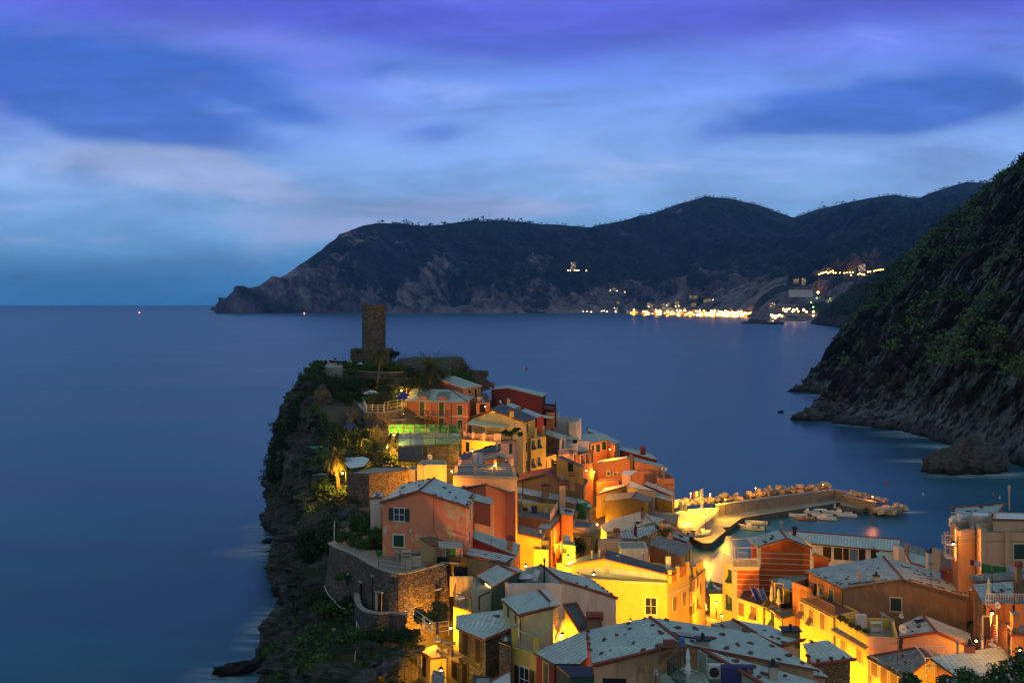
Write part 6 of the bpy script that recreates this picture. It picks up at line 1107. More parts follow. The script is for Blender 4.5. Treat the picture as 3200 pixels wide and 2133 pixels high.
sw = wall3([(545, 275), (1000, 208), (1545, 142)], 3.7, 3.2, 1.0, 'long high concrete sea wall with a row of boulders heaped behind it', 'seawall'); wall3([(1548, 145), (1628, 158)], 3.7, 3.2, 1.0, 'short end of the high sea wall where the mole turns', 'seawall'); wall3([(1625, 190), (1895, 252)], 2.9, 2.4, .8, 'lower sea wall running to the end of the mole', 'seawall')
mb = MB()
for x, y in ((930, 250), (1080, 232), (1278, 205), (1385, 192), (615, 302)): p = atZ('b4', x, y, 2.6); mb.box(p+V3((0, -.1, 0)), (.5, .2, .8))
mb.build('marker_plate', 'bwhite', sw)
wall3([(340, 494), (495, 374), (548, 294)], 2.9, 1.6, .6, 'low pale wall between the beach plaza and the quay', 'conc')
M['boulder'] = plaster('boulder_stone', (.42, .32, .23), .7)
bms = [hull_rock(20+k, 15, (1.15, .95, .85)) for k in range(9)]
for b_ in bms: b_.materials.append(M['boulder'])
nb = 0
def boulders(path, n, w_, zlo, zhi, smin, smax, lb, grp):
    global nb
    P = [atZ('b4', x, y, 1.0) for x, y in path]; L = [(P[i+1]-P[i]).length for i in range(len(P)-1)]; T = sum(L)
    for k in range(n):
        d = random.random()*T; i = 0
        while d > L[i] and i < len(L)-1: d -= L[i]; i += 1
        p = P[i].lerp(P[i+1], d/L[i]); X = (P[i+1]-P[i]).normalized(); N = V3((-X.y, X.x, 0)); o_ = random.random()
        q = p+N*(o_*w_); q.z = zlo+(zhi-zlo)*(1-o_*.8)*random.uniform(.5, 1.0); s_ = random.uniform(smin, smax)
        rock_obj('boulder', q, bms[nb % 9], 'boulder', lb, grp, random.random()*6.28, (s_, s_*random.uniform(.7, 1), s_*random.uniform(.7, 1)), rx=random.uniform(-.6, .6)); nb += 1
boulders([(560, 258), (1000, 195), (1560, 132)], 90, 4.5, 0, 3.4, .85, 1.35, 'angular pale boulder heaped behind the high sea wall', 'boulders behind the high sea wall')
boulders([(150, 318), (330, 282), (560, 262)], 34, 5.5, .6, 2.8, .9, 1.5, 'boulder lit yellow at the edge of the beach plaza', 'boulders by the beach plaza')
boulders([(1640, 165), (1910, 238), (2060, 300)], 26, 4.0, 0, 2.2, .8, 1.25, 'large boulder behind the lower sea wall of the mole', 'boulders behind the lower sea wall')
boulders([(1880, 330), (2000, 345), (2150, 320)], 40, 7.0, -.2, 2.0, .9, 1.45, 'large pale boulder at the tip of the mole', 'boulders at the tip of the mole')
# boats: hull with cockpit, deck, cabin or cover, outboard
def boat_proto(name, L, W, hullm, deckm, kind, label, loc, rz, group):
    root = empty(name, (0, 0, 0), label, 'boat', group, world=False); n = 12; mb = MB(); sec = []
    for i in range(n+1):
        t_ = i/n; x = (t_-.5)*L; w_ = W/2*(math.sin(min(1, (1-t_)*1.55+.0)*math.pi/2)**.7 if t_ > .35 else (.86+.14*t_/.35)); w_ = max(w_, .02); sh = .55+.28*max(0, t_-.5)**1.5*3
        sec.append([(x, -w_, sh), (x, -w_*.82, .05), (x, 0, -.22+.2*max(0, t_-.7)), (x, w_*.82, .05), (x, w_, sh), (x, w_*.86, sh-.02), (x, w_*.7, .16), (x, -w_*.7, .16), (x, -w_*.86, sh-.02)])
    V = [v_ for s_ in sec for v_ in s_]; k = 9
    mb.mesh(V, [(i*k+j, i*k+(j+1) % k, (i+1)*k+(j+1) % k, (i+1)*k+j) for i in range(n) for j in range(k)]+[tuple(range(k))[::-1]]); mb.build('hull', hullm, root)
    mb = MB(); mb.mesh([sec[i][j] for i in range(8, n+1) for j in (5, 8)], [(2*i, 2*i+1, 2*i+3, 2*i+2) for i in range(n-8)]); mb.box((-.1*L, 0, .42), (.3, W*.78, .05)); mb.box((-.32*L, 0, .42), (.35, W*.74, .05)); mb.build('deck', deckm, root)
    if kind == 'cabin':
        mb = MB(); mb.mesh([(.02*L, -W*.3, .5), (.28*L, -W*.22, .6), (.28*L, W*.22, .6), (.02*L, W*.3, .5), (.04*L, -W*.26, 1.25), (.2*L, -W*.2, 1.2), (.2*L, W*.2, 1.2), (.04*L, W*.26, 1.25)], [(0, 1, 5, 4), (1, 2, 6, 5), (2, 3, 7, 6), (3, 0, 4, 7), (4, 5, 6, 7)]); mb.build('cabin', 'bwhite', root)
    elif kind == 'cover':
        mb = MB()
        for i in range(6): x = -L*.42+i*L*.14; x2 = x+L*.14; mb.mesh([(x, -W*.43, .58), (x2, -W*.43, .58), (x2, 0, .85), (x, 0, .85), (x2, W*.43, .58), (x, W*.43, .58)], [(0, 1, 2, 3), (3, 2, 4, 5)])
        mb.build('cover', 'bblue' if hullm != 'bblue' else 'cloth_w', root)
    mb = MB(); mb.box((-.53*L, 0, .55), (.3, .35, .6)); mb.tube((-.55*L, 0, .4), (-.57*L, 0, -.3), .07); mb.build('outboard_motor', 'iron', root)
    root.location = loc; root.rotation_euler = (0, 0, rz); return root
kinds = [('bwhite', 'bwhite', 'open'), ('bblue', 'bwhite', 'cover'), ('bwhite', 'bwood', 'cabin'), ('bwhite', 'bwhite', 'cabin'), ('bwood', 'bwhite', 'open')]
for (x, y, rz, k, L, lb) in ((850, 430, 2.75, 0, 7.5, 'long pale boat lit yellow at the quay, highest of the group of three'), (835, 480, 2.85, 2, 6.5, 'pale boat with a small cabin in the middle of the lit group of three'), (790, 470, 2.6, 4, 6, 'wooden boat nearest the quay in the lit group of three'),
    (1225, 370, 2.9, 0, 5.5, 'open white boat at the left end of the moored cluster'), (1290, 395, 2.9, 4, 5.5, 'dark wooden boat lowest in the moored cluster'), (1330, 345, 2.9, 2, 5.8, 'small cabin boat second row left in the moored cluster'), (1400, 330, 3.0, 1, 5.8, 'blue boat with a white cover in the moored cluster'), (1440, 370, 2.9, 0, 6, 'open white boat in the middle of the moored cluster'),
    (1480, 395, 2.9, 3, 5.5, 'white cabin boat at the front of the moored cluster'), (1520, 340, 2.95, 0, 6, 'white boat behind the middle of the moored cluster'), (1560, 300, 2.9, 3, 6.5, 'largest white boat close to the mole pavement'), (1610, 350, 2.9, 2, 6, 'cabin boat second from the right of the moored cluster'), (1655, 370, 2.9, 0, 5.5, 'white boat at the right end of the moored cluster'), (1310, 318, 3.0, 4, 5, 'small brown boat closest to the quay in the moored cluster')):
    boat_proto('boat', L*.8, 1.9, *kinds[k], lb, atZ('b4', x, y, .05), rz, 'boats in the harbour')
# flag, poles and things on the beach plaza
for i, x in enumerate((390, 405)): mb = MB(); b_ = atZ('b4', x, 378-i*6, 2.3); mb.tube(b_, b_+V3((0, 0, 6.4)), .07, 6); tag(mb.build('flagpole', 'wmetal'), ('tall white flagpole carrying the flag on the beach plaza', 'tall white flagpole beside the one with the flag')[i], 'flagpole', 'flagpoles')
b_ = atZ('b4', 390, 378, 2.3); mb = MB(); cols = ['green2', 'cloth_w', 'red']; P = []
for c_ in range(3):
    mb.cur = c_
    for k in range(4):
        for j in range(3):
            f = lambda a, c2: b_+V3((-.1-a*.14, .12*math.sin(a*.9)*min(1, a*.3), 6.1-c2*.38-a*.04)); mb.face([f(c_*4+k, j), f(c_*4+k+1, j), f(c_*4+k+1, j+1), f(c_*4+k, j+1)])
tag(mb.build('flag', cols), 'striped flag flying from the white pole over the harbour', 'flag')
for i, (x, y) in enumerate(((205, 440), (225, 450), (245, 445), (262, 455))):
    mb = MB(); p = atZ('b4', x, y, 2.3); mb.lathe(p, [(.05, 0), (.05, 3.2), (.25, 3.25), (.05, 5.6), (0, 5.7)], 6); tag(mb.build('folded_parasol', 'cloth_c'), 'tall folded parasol glowing yellow on the beach plaza', 'parasol', 'folded parasols on the beach plaza')
for i, (x, y) in enumerate(((235, 465), (262, 470), (292, 462), (255, 482), (285, 480))):
    mb = MB(); p = atZ('b4', x, y, 2.3); mb.lathe(p, [(.3, 0), (.05, .05), (.05, .7), (.75, .72), (.75, .76), (0, .77)], 10); tag(mb.build('cafe_table', 'bwhite'), 'white round cafe table on the beach plaza', 'table', 'cafe tables on the beach plaza')
boat_proto('boat', 5.2, 2.2, 'bwhite', 'bwhite', 'cabin', 'white boat pulled up on the near end of the quay', atZ('b4', 378, 530, 1.65), .3, 'boats in the harbour')
# the square: small boats drawn up between the houses, parasols, stall
for i, (x, y, rz, k, lb) in enumerate(((770, 690, 1.7, 0, 'pale boat drawn up nearest the water on the bright square'), (765, 740, 1.55, 4, 'wooden boat drawn up left on the bright square'), (830, 735, 1.75, 0, 'white boat drawn up right on the bright square'), (785, 800, 1.6, 3, 'white cabin boat in the middle of the bright square'), (860, 790, 1.8, 1, 'blue boat beside the right hand houses of the bright square'), (750, 850, 1.5, 0, 'white boat close to the left hand houses of the square'))):
    boat_proto('boat', 5.5, 2.1, *kinds[k], lb, atZ('b2', x, y, 2.75), rz, 'boats drawn up on the square')
mb = MB(); p = atZ('b2', 797, 905, 2.4); mb.lathe(p, [(.05, 0), (.05, 2.4), (.95, 2.35), (.35, 4.0), (.05, 5.2), (0, 5.3)], 8); tag(mb.build('parasol', 'cloth_g'), 'green parasol standing in the bright square', 'parasol')
for i, (x, y) in enumerate(((850, 860), (870, 880), (720, 900), (760, 930))):
    mb = MB(); p = atZ('b2', x, y, 2.4); mb.lathe(p, [(.3, 0), (.05, .05), (.05, .7), (.8, .72), (.8, .77), (0, .78)], 10); tag(mb.build('cafe_table', 'bwhite'), 'pale cafe table on the bright square', 'table', 'cafe tables on the square')
mb = MB(); p = atZ('b2', 845, 985, 2.4); mb.box(p+V3((0, 0, 2)), (2.2, 2.2, 4)); mb.box(p+V3((0, 0, 4.1)), (2.5, 2.5, .2)); tag(mb.build('kiosk', 'brown'), 'dark box shaped kiosk at the near end of the bright square', 'kiosk')
# ------------------------------------------------------------------ plants
def leaves(name, C, Rr, n, size, m, squash=.8, parent=None, seed=1):
    rg = np.random.default_rng(seed); C = np.asarray(C, float); K = len(C); Rr = np.broadcast_to(np.asarray(Rr, float), (K,)); N = K*n
    c = np.repeat(C, n, 0); r_ = np.repeat(Rr, n); d = rg.normal(size=(N, 3)); d /= np.linalg.norm(d, axis=1, keepdims=True); rad = (rg.random(N)**.45)[:, None]
    lump = np.repeat(rg.normal(size=(K, 3)), n, 0); d2 = d*rad*r_[:, None]*(1+.35*np.sin(d*3+lump*3)); d2[:, 2] *= squash; p = c+d2
    a = rg.normal(size=(N, 3)); a /= np.linalg.norm(a, axis=1, keepdims=True); b = np.cross(a, d+.3*rg.normal(size=(N, 3))); b /= np.linalg.norm(b, axis=1, keepdims=True)+1e-6; s_ = (size*rg.uniform(.6, 1.4, N))[:, None]
    V_ = np.stack([p-a*s_*.5, p+b*s_*.45, p+a*s_*.5, p-b*s_*.35], 1).reshape(-1, 3)
    off = np.array(woff(parent)); me = bpy.data.meshes.new(name); me.vertices.add(N*4); me.vertices.foreach_set('co', (V_-off).reshape(-1).astype(np.float32)); me.loops.add(N*4); me.loops.foreach_set('vertex_index', np.arange(N*4, dtype=np.int32)); me.polygons.add(N); me.polygons.foreach_set('loop_start', (np.arange(N)*4).astype(np.int32)); me.polygons.foreach_set('loop_total', np.full(N, 4, np.int32)); me.update(calc_edges=True); me.materials.append(M[m])
    o = bpy.data.objects.new(name, me); COL.objects.link(o); o.parent = parent; return o
def shrub(fr, x, y, Y, r_, label, group, m='leaf', n=260, size=.3, squash=.75, k=5):
    r_ *= {'S': 1.0, 'a1': .68, 'a4': .55, 'a5': .6, 'd1': .7, 'a2': .6, 'b3': .7}.get(fr, 1.0); size *= .8 if fr != 'S' else 1
    p = atY(fr, x, y, Y); root = empty('shrub', (p.x, p.y, p.z-r_*.8), label, 'shrub', group); cs = [(p.x+random.uniform(-.6, .6)*r_, p.y+random.uniform(-.4, .4)*r_, p.z+random.uniform(-.35, .35)*r_*squash) for _ in range(k)]
    leaves('foliage', cs, [r_*random.uniform(.45, .7) for _ in cs], n, size, m, squash, root, random.randrange(9999)); mb = MB(); mb.tube((p.x, p.y, p.z-r_*1.0), (p.x, p.y, p.z), .08*r_); mb.tube((p.x, p.y, p.z-r_*.6), (p.x+.4*r_, p.y, p.z+.2*r_), .05*r_); mb.build('stem', 'palmtrunk', root); return root
def palm(fr, x, y, Y, h_, fl, nf, label, lean=0, tr=.28, droop=1.0, skirt=0):
    c = atY(fr, x, y, Y); root = empty('palm_tree', (c.x+lean, c.y, c.z-h_), label, 'palm tree'); mb = MB(); k = 9; P = [V3((c.x+lean*(1-(i/k))**1.6, c.y, c.z-h_*(1-i/k))) for i in range(k+1)]
    for i in range(k): mb.tube(P[i], P[i+1], tr*(1.25-.4*i/k), 8, tr*(1.15-.4*i/k))
    mb.build('trunk', 'palmtrunk', root); mb = MB()
    for f in range(nf):
        a = f*2.399; el = R(70)-R(105)*(f/nf)**.8; L = fl*random.uniform(.85, 1.1); q = c.copy(); d = V3((math.cos(a)*math.cos(el), math.sin(a)*math.cos(el), math.sin(el))); n = 9
        for i in range(n):
            q2 = q+d*(L/n); side = d.cross(V3((0, 0, 1))).normalized(); w_ = .55*fl*.32*math.sin(math.pi*(i+1)/(n+1.5))+.05
            mb.tube(q, q2, .03, 3)
            for sg in (-1, 1):
                for j in range(3):
                    b0 = q.lerp(q2, j/3); tip = b0+side*sg*w_+d*w_*.55-V3((0, 0, w_*.35*droop)); mb.face([b0, b0+d*.07*fl/3+side*sg*.02, tip])
            q = q2; d = (d-V3((0, 0, .15*droop*(1+i*.12)))).normalized()
    mb.build('crown', 'palm', root)
    if skirt:
        mb = MB()
        for f in range(60): a = f*2.4; p0 = c+V3((math.cos(a)*tr, math.sin(a)*tr, -random.uniform(0, skirt*.7))); p1 = p0+V3((math.cos(a)*.55, math.sin(a)*.55, -random.uniform(.8, 1.6))); s_ = V3((-math.sin(a), math.cos(a), 0))*.16; mb.face([p0-s_*.4, p0+s_*.4, p1+s_, p1-s_])
        mb.build('dry_fronds', 'wood', root)
    return root
palm('a1', 1215, 640, 196, 7.5, 3.0, 34, 'tall slender palm tree in front of the round tower', -.7, .22)
palm('a1', 1700, 790, 196, 4.5, 4.6, 52, 'broad bushy palm tree behind the hip roofed house', 0, .5, .6)
palm('a4', 790, 230, 134, 4.8, 2.6, 44, 'palm tree lit yellow from below at the cliff edge', .3, .25, .9, 2.0)
palm('a4', 1165, 150, 150, 4.5, 2.9, 40, 'dark palm tree beside the glowing lamp left of the scaffolding', .6, .35, .8)
G1 = 'shrubs on the castle hill'
for x, y, Y, r_ in ((950, 770, 205, 2.6), (1110, 765, 205, 3), (1180, 770, 204, 2.6), (1290, 755, 205, 3.6), (1400, 785, 204, 2.4), (1330, 760, 206, 3), (940, 820, 203, 1.6)): shrub('a1', x, y, Y, r_, 'dark green shrub in the walled garden just below the tower', G1, 'leaf')
for x, y, Y, r_ in ((990, 930, 196, 4.4), (950, 960, 195, 3), (1160, 920, 198, 2.6), (1250, 930, 197, 3), (1280, 1000, 190, 2.6)): shrub('a1', x, y, Y, r_, 'dark shrub against the long coped garden wall', G1, 'leafd', 420)
for x, y, Y, r_ in ((1560, 880, 195, 3.6), (1520, 820, 198, 2.4), (1800, 850, 200, 3), (1900, 830, 206, 3.6), (1980, 860, 206, 3), (2060, 890, 204, 2.6), (1480, 950, 190, 3), (1600, 940, 190, 3)): shrub('a1', x, y, Y, r_, 'dark green shrub behind the hip roofed house', G1, 'leafd' if x < 1700 else 'leaf', 380)
for x, y, Y, r_ in ((1180, 1070, 184, 3.4), (1260, 1080, 182, 3.6), (1320, 1110, 180, 2.6), (1130, 1100, 181, 2.4), (1060, 1090, 183, 2), (1000, 1070, 184, 2.2), (870, 1080, 186, 3)): shrub('a1', x, y, Y, r_, 'leafy shrub round the white parasol above the glowing fence', G1, 'leafo' if x > 1100 else 'leafd', 380)
for x, y, Y, r_ in ((590, 745, 208, 2.4), (640, 760, 207, 2), (540, 800, 206, 2.2), (500, 860, 204, 2.6)): shrub('a1', x, y, Y, r_, 'shrub on the very edge of the cliff left of the tower', G1, 'leaf', 320)
shrub('a1', 1350, 650, 222, 2.4, 'shrub growing beside the right corner of the tower base', G1, 'leafd', 300); shrub('a1', 990, 625, 217, 1.3, 'small yellowish shrub on the left corner of the tower base', G1, 'leafo', 200, .25)
G2 = 'shrubs in the bastion garden'
for x, y, Y, r_ in ((930, 930, 107, 2.3), (1050, 880, 107, 2.6), (1120, 960, 104.5, 2.4), (960, 1060, 104.5, 2.2), (1080, 1080, 103, 2.2), (1140, 860, 107, 2.0), (880, 1020, 106, 1.8), (1180, 1020, 103, 1.4)): shrub('a4', x, y, Y, r_, 'dense dark green shrub in the bastion garden left of the big pink house', G2, 'leaf', 420, .22)
shrub('a4', 1150, 330, 134, 2.2, 'rounded green shrub beside the white canvas behind the lit palm', 'shrubs by the cliff path', 'leafo', 420); shrub('a4', 740, 490, 139, 1.6, 'shrub glowing green at the foot of the lit palm', 'shrubs by the cliff path', 'leaf', 320)
shrub('a4', 610, 800, 128, 4.2, 'large mossy green bush hanging over the cliff below the garden wall', 'shrubs by the cliff path', 'leaf', 700, .3, 1.0); shrub('a4', 560, 1100, 118, 3.6, 'lower hanging bush on the cliff beside the bastion', 'shrubs by the cliff path', 'leafd', 600, .3, 1.4)
shrub('a4', 1030, 40, 156, 3, 'brown bush above the dark palm', 'shrubs by the cliff path', 'leafd', 300)
for i, (x, y, r_) in enumerate(((2000, 870, 1.7), (2150, 880, 1.9), (2200, 800, 1.4), (1880, 1050, 1.5), (1920, 1130, 1.7), (1850, 1160, 1.3))): shrub('a5', x, y, 88.5-(y-850)*.008, r_, 'ivy and bushes at the foot of the warm lit bastion wall' if i < 3 else 'dark bushes beside the lit stair below the bastion', 'bushes below the bastion', 'leafo' if i < 3 else 'leafd', 420, .2)
for i, (x, y, r_, Y) in enumerate(((920, 700, 2.2, 101), (1050, 800, 2.6, 99), (1260, 760, 1.6, 97), (1000, 960, 2.2, 102), (880, 820, 2.2, 106), (1400, 1080, 2.2, 90), (1600, 1100, 2.4, 89), (1480, 1130, 2, 90), (1700, 1080, 1.8, 88), (1200, 480, 1.1, 98.5), (1400, 1420, 1.2, 88))): shrub('a5', x, y, Y, r_, 'dark bush clinging to the rock below the bastion walls', 'bushes on the rock', 'leaf' if i % 2 else 'leafd', 480, .22)
shrub('d1', 1870, 1110, 134.5, 1.9, 'tall dark climbing shrub on the mustard wall', 'potted plants and climbers', 'leafd', 420, .2, 1.7)
shrub('c4', 1750, 660, 148, 1.8, 'dark green bush between the slate roofs in the middle', 'potted plants and climbers', 'leaf', 300, .2)
for x, y in ((460, 230), (830, 260), (910, 290), (1100, 290), (1160, 310)): shrub('d1', x, y, 146, .75, 'leafy potted plant along the terrace wall behind the white folding chairs', 'plants behind the folding chairs', 'leaf', 160, .16)
for x, y in ((1490, 790), (1560, 800), (1620, 760), (1650, 800)): shrub('a2', x, y, 147.5, 1.1, 'flowering plant at the railing of the covered roof terrace', 'plants of the covered terrace', 'leafd', 160, .18)
for x, y in ((340, 1020), (380, 1040), (430, 1080), (480, 1100), (550, 1130)): shrub('b3', x, y, 91.5, .65, 'flowering pot plant along the railing of the cluttered roof terrace', 'plants of the cluttered terrace', 'leafo', 160, .12)
for (x, y, Y, a, b_, c_, lb) in ((990, 1275, 187, 3.4, 3.5, 7.5, 'tall bare rock pillar with a pale top at the cliff edge'), (1035, 1400, 176, 4.2, 4, 6.5, 'dark rock mass under the bare rock pillar'), (1120, 1330, 175, 3.2, 3, 4.5, 'dark rock under the blue plastic sheet roof'), (1175, 1370, 168, 3.0, 2.5, 4.2, 'rock outcrop lit yellow beside the dark palm'), (1235, 1420, 163, 2.2, 2, 5, 'rock face glowing yellow left of the scaffolding'), (950, 1480, 160, 4, 4, 7, 'dark rock mass below the green shade roof'), (1010, 1640, 124, 2.6, 2.6, 3.6, 'dark rock below the cliff edge garden wall'), (1120, 1620, 122, 3.5, 2.5, 3.2, 'dark rock face under the brown stone building'), (1230, 1590, 122, 3, 2.5, 2.6, 'shadowed rock left of the big pink house roof')):
    rock_obj('rock_outcrop', atY('S', x, y, Y), wet[int(x) % 5], 'cliff', lb, 'rock outcrops of the headland', x*.37, (a*.72, b_*.9, c_), 'rock')
# bottom right flowering bushes close to the viewer
for i, (x, y, Y, r_) in enumerate(((3060, 2135, 40, .9), (3140, 2120, 38, 1.0), (3190, 2080, 36, .8), (2840, 2128, 42, .55), (3200, 2150, 34, 1.2), (2980, 2150, 39, .8))):
    rt = shrub('S', x, y, Y, r_, 'blurred flowering bush close to the viewer in the lower right corner', 'flowering bushes close to the viewer', 'leaf', 600, .1); c = Vector(rt.location)+V3((0, 0, r_*.8)); leaves('flowers', [tuple(c+V3((random.uniform(-1, 1)*r_*.8, -r_*.4, random.uniform(0, .6)*r_))) for _ in range(10)], .1, 7, .07, 'flower', 1, rt)
# ground cover on cliffs and hills
rg = np.random.default_rng(4)
def cover(P, frac, m, name, n, size, r0, r1, cond, cnt, seed, lift=.2):
    p = P.reshape(-1, 3); ok = np.where(cond(p))[0]
    if len(ok) == 0: return
    # patchy: keep where a low noise is high
    pick = rg.choice(ok, min(len(ok), cnt*6), replace=False); keep = [i for i in pick if noise.noise(Vector(p[i])*frac+Vector((seed, 0, 0))) > .14][:cnt]
    if not keep: return
    C = p[keep]+np.array((0, -.1, lift)); o = leaves(name, C, rg.uniform(r0, r1, len(keep)), n, size, m, .8, None, seed); o['kind'] = 'stuff'
cover(CG, .07, 'leafd', 'cliff_vegetation', 46, .38, .6, 1.5, lambda p: (p[:, 1] > 168) & (p[:, 2] > 12) & (p[:, 2] < 34) & (p[:, 0] < -40), 330, 11)
cover(CG, .06, 'leaf', 'cliff_ivy', 46, .36, .6, 1.4, lambda p: (p[:, 1] > 80) & (p[:, 1] < 232) & (p[:, 2] > 9), 330, 23)
cover(CG, .05, 'leafd', 'cliff_top_scrub', 50, .34, .7, 1.6, lambda p: (p[:, 1] > 85) & (p[:, 1] < 232) & (p[:, 2] > 22), 420, 31)
gg = G.reshape(-1, 3)
cover(gg, .09, 'leafd', 'garden_scrub', 60, .3, .8, 1.9, lambda p: ((p[:, 1] > 168) & (p[:, 0] < 2) & (p[:, 2] > 24)) | ((p[:, 1] > 120) & (p[:, 0] < -19)), 1000, 41, .4)
cover(gg, .2, 'leaf', 'terrace_grass', 60, .22, .5, 1.0, lambda p: (p[:, 1] > 100) & (p[:, 1] < 170) & (p[:, 0] < -12), 160, 43, .2)
cover(gg, .3, 'leafd', 'slope_scrub', 70, .2, .5, 1.2, lambda p: (p[:, 1] < 97) & (p[:, 0] < -7) & (p[:, 2] < 21), 260, 47, .2)
cover(HP, .022, 'leafh', 'hill_scrub', 40, 1.5, 2.0, 5.0, lambda p: (p[:, 2] > 22), 800, 51, 1)
cover(HP, .03, 'leafk', 'hill_trees', 44, 1.6, 2.5, 6.0, lambda p: (p[:, 2] > 45), 650, 57, 1.5)
cover(HP, .012, 'leafh', 'hill_grass_patches', 60, 1.2, 2.0, 4.0, lambda p: (p[:, 2] > 25) & (p[:, 2] < 90), 800, 63, .6)
cover(HP2, .006, 'leafk', 'far_hill_scrub', 34, 5, 6, 14, lambda p: (p[:, 2] > 30), 1300, 71, 3)
cover(HP3, .0012, 'leafd', 'headland_forest', 16, 13, 20, 40, lambda p: (p[:, 2] > 160) & (p[:, 0] < 3000) & (p[:, 0] > -1100), 1400, 77, 6)
# small pines along the far skyline
pr = empty('pine_tree', (0, 0, 0), 'tiny umbrella pine on the far mountain skyline', 'pine tree', 'pines along the far skyline', world=False)
mb = MB(); mb.tube((0, 0, -6), (0, 0, 12), .9, 5, .5); mb.build('trunk', 'palmtrunk', pr); leaves('crown', [(0, 0, 13), (4, 0, 12), (-4, 0, 12)], 5, 60, 4.5, 'leafd', .45, pr, 3)
first = True
def ridgept(x): 
    i = np.interp(x, [p[0] for p in ridge], range(len(ridge))); k = int(i); f = i-k; k2 = min(k+1, len(hdB)-1); return hdB[k].lerp(hdB[k2], f)
xsn = [x for x0, x1, n in ((1015, 1030, 3), (1065, 1150, 26), (1150, 1250, 22), (1250, 1345, 12), (1360, 1450, 18), (1470, 1620, 38), (1620, 1760, 44), (1760, 1815, 20), (1825, 1900, 24), (1960, 1990, 4), (2010, 2110, 30), (2130, 2275, 48)) for x in np.sort(rg.uniform(x0, x1, n))]
for x in xsn:
    p0 = ridgept(x); p = skyline(CX+p0.x/p0.y*F, HY-(p0.z-H)/p0.y*F)
    if p is None: continue
    p = p+V3((0, 0, -1)); s_ = random.uniform(.4, .85)
    if first: pr.location = p; first = False
    else: copy_tree(pr, p, random.random()*6, scale=s_)
# ------------------------------------------------------------------ far town
def farhouse(name, w_, d_, h_, m, label, group, loc, rz=0, lit=False):
    root = empty(name, (0, 0, 0), label, 'house', group, world=False); mb = MB(); mb.box((0, 0, h_/2-4), (w_, d_, h_+8)); mb.build('wall', m, root)
    mb = MB(); mb.mesh([(-w_/2-.4, -d_/2-.4, h_), (w_/2+.4, -d_/2-.4, h_), (w_/2+.4, d_/2+.4, h_), (-w_/2-.4, d_/2+.4, h_), (-w_/2-.4, 0, h_+2.2), (w_/2+.4, 0, h_+2.2)], [(0, 1, 5, 4), (3, 4, 5, 2), (0, 4, 3), (1, 2, 5), (0, 3, 2, 1)]); mb.build('roof', 'tile', root)
    k = max(2, int(w_/4)); mb = MB()
    for fl in range(max(1, int(h_/3.3))):
        for i in range(k): mb.cur = 1 if lit and (i+fl) % 3 == 0 else 0; mb.box((-w_/2+w_*(i+.5)/k, -d_/2-.05, 1.9+fl*3.2), (1.2, .12, 1.6))
    o = mb.build('window', ['dark', 'litwin'], root); o['kind'] = 'stuff'; root.location = loc; root.rotation_euler = (0, 0, rz); return root
protos = [farhouse('town_house', w_, 11, h_, m, 'pale house on the lit waterfront of the far town', 'houses of the far waterfront', (0, 0, 0), 0, True) for w_, h_, m in ((14, 10, 'cream'), (20, 12, 'yellow'), (12, 14, 'peach'), (26, 9, 'orange'), (16, 16, 'white'))]
used = [False]*5
def sy5(x): return float(np.interp(x, [240, 560, 800, 1100, 1300, 1480, 1600], [424, 430, 436, 442, 446, 452, 456]))
def place5(k, x, y, Y, label=None, s_=1.0, group=None, rz=None):
    p = atY('b5', x, y, Y) if Y < 4850 and y > 385 else onhill('b5', x, y, Y)
    if not used[k]: o = protos[k]; used[k] = True; o.location = p; o.scale = (s_,)*3
    else: o = copy_tree(protos[k], p, rz or random.uniform(-.2, .2), scale=s_)
    if label: o['label'] = label
    if group: o['group'] = group
    return o
def Ysh(x): y = sy5(x); return 50*F/(780+y*.4675-HY)
for x in np.arange(560, 1485, 13.0): place5(random.randrange(5), x+random.uniform(-4, 4), sy5(x)-4, Ysh(x)+45, s_=random.uniform(.8, 1.2))
for x in list(np.arange(700, 1450, 24.0)): place5(random.randrange(5), x+random.uniform(-8, 8), sy5(x)-18-random.uniform(0, 12), Ysh(x)+170, 'pale house in the second row of the far town', random.uniform(.8, 1.3), 'houses behind the far waterfront')
for x, y in ((700, 375), (720, 380), (800, 372), (830, 368), (890, 362), (1000, 372), (1080, 350), (1100, 345), (480, 410), (610, 415), (1010, 322), (980, 320)): place5(random.randrange(5), x, y, 4900, 'scattered house on the slope above the far town', 1.0, 'houses above the far town')
for x, y, Y, s_, lb in ((195, 125, 5100, 2.2, 'long lit building alone on the far headland slope'), (465, 272, 5000, 1.3, 'small lit building above the left end of the far town'), (1525, 380, 4100, 1.3, 'tall pale building on the rise right of the far town'), (1685, 214, 4200, 1, 'small white house on the spur above the far town'), (1735, 222, 4200, 1.2, 'grey house beside the white one on the spur'), (2120, 140, 4100, 1.6, 'lit house among the string of lamps on the far right slope'), (1905, 352, 3600, 1, 'small house near the green lamp on the far right'), (495, 360, 4950, .8, 'slim tower at the left end of the far town')): place5([1, 0, 2, 4, 4, 1, 0, 2][int(Y+x) % 8], x, y, Y, lb, s_, 'lone houses on the far slopes')
cv = farhouse('convent', 75, 16, 15, 'white', 'long white convent like building on the spur at the far right', 'lone houses on the far slopes', onhill('b5', 1715, 300, 4100, 10), -.05)
def mklamp(name, rad, m, label, group):
    root = empty(name, (0, 0, 0), label, 'street lamp', group, world=False); mb = MB(); mb.tube((0, 0, -9), (0, 0, 0), .3, 5); mb.build('post', 'iron', root); mb = MB(); mb.lathe((0, 0, 0), [(0, -rad), (rad*.7, -rad*.7), (rad, 0), (rad*.7, rad*.7), (0, rad)], 8); mb.build('lamp', m, root); return root
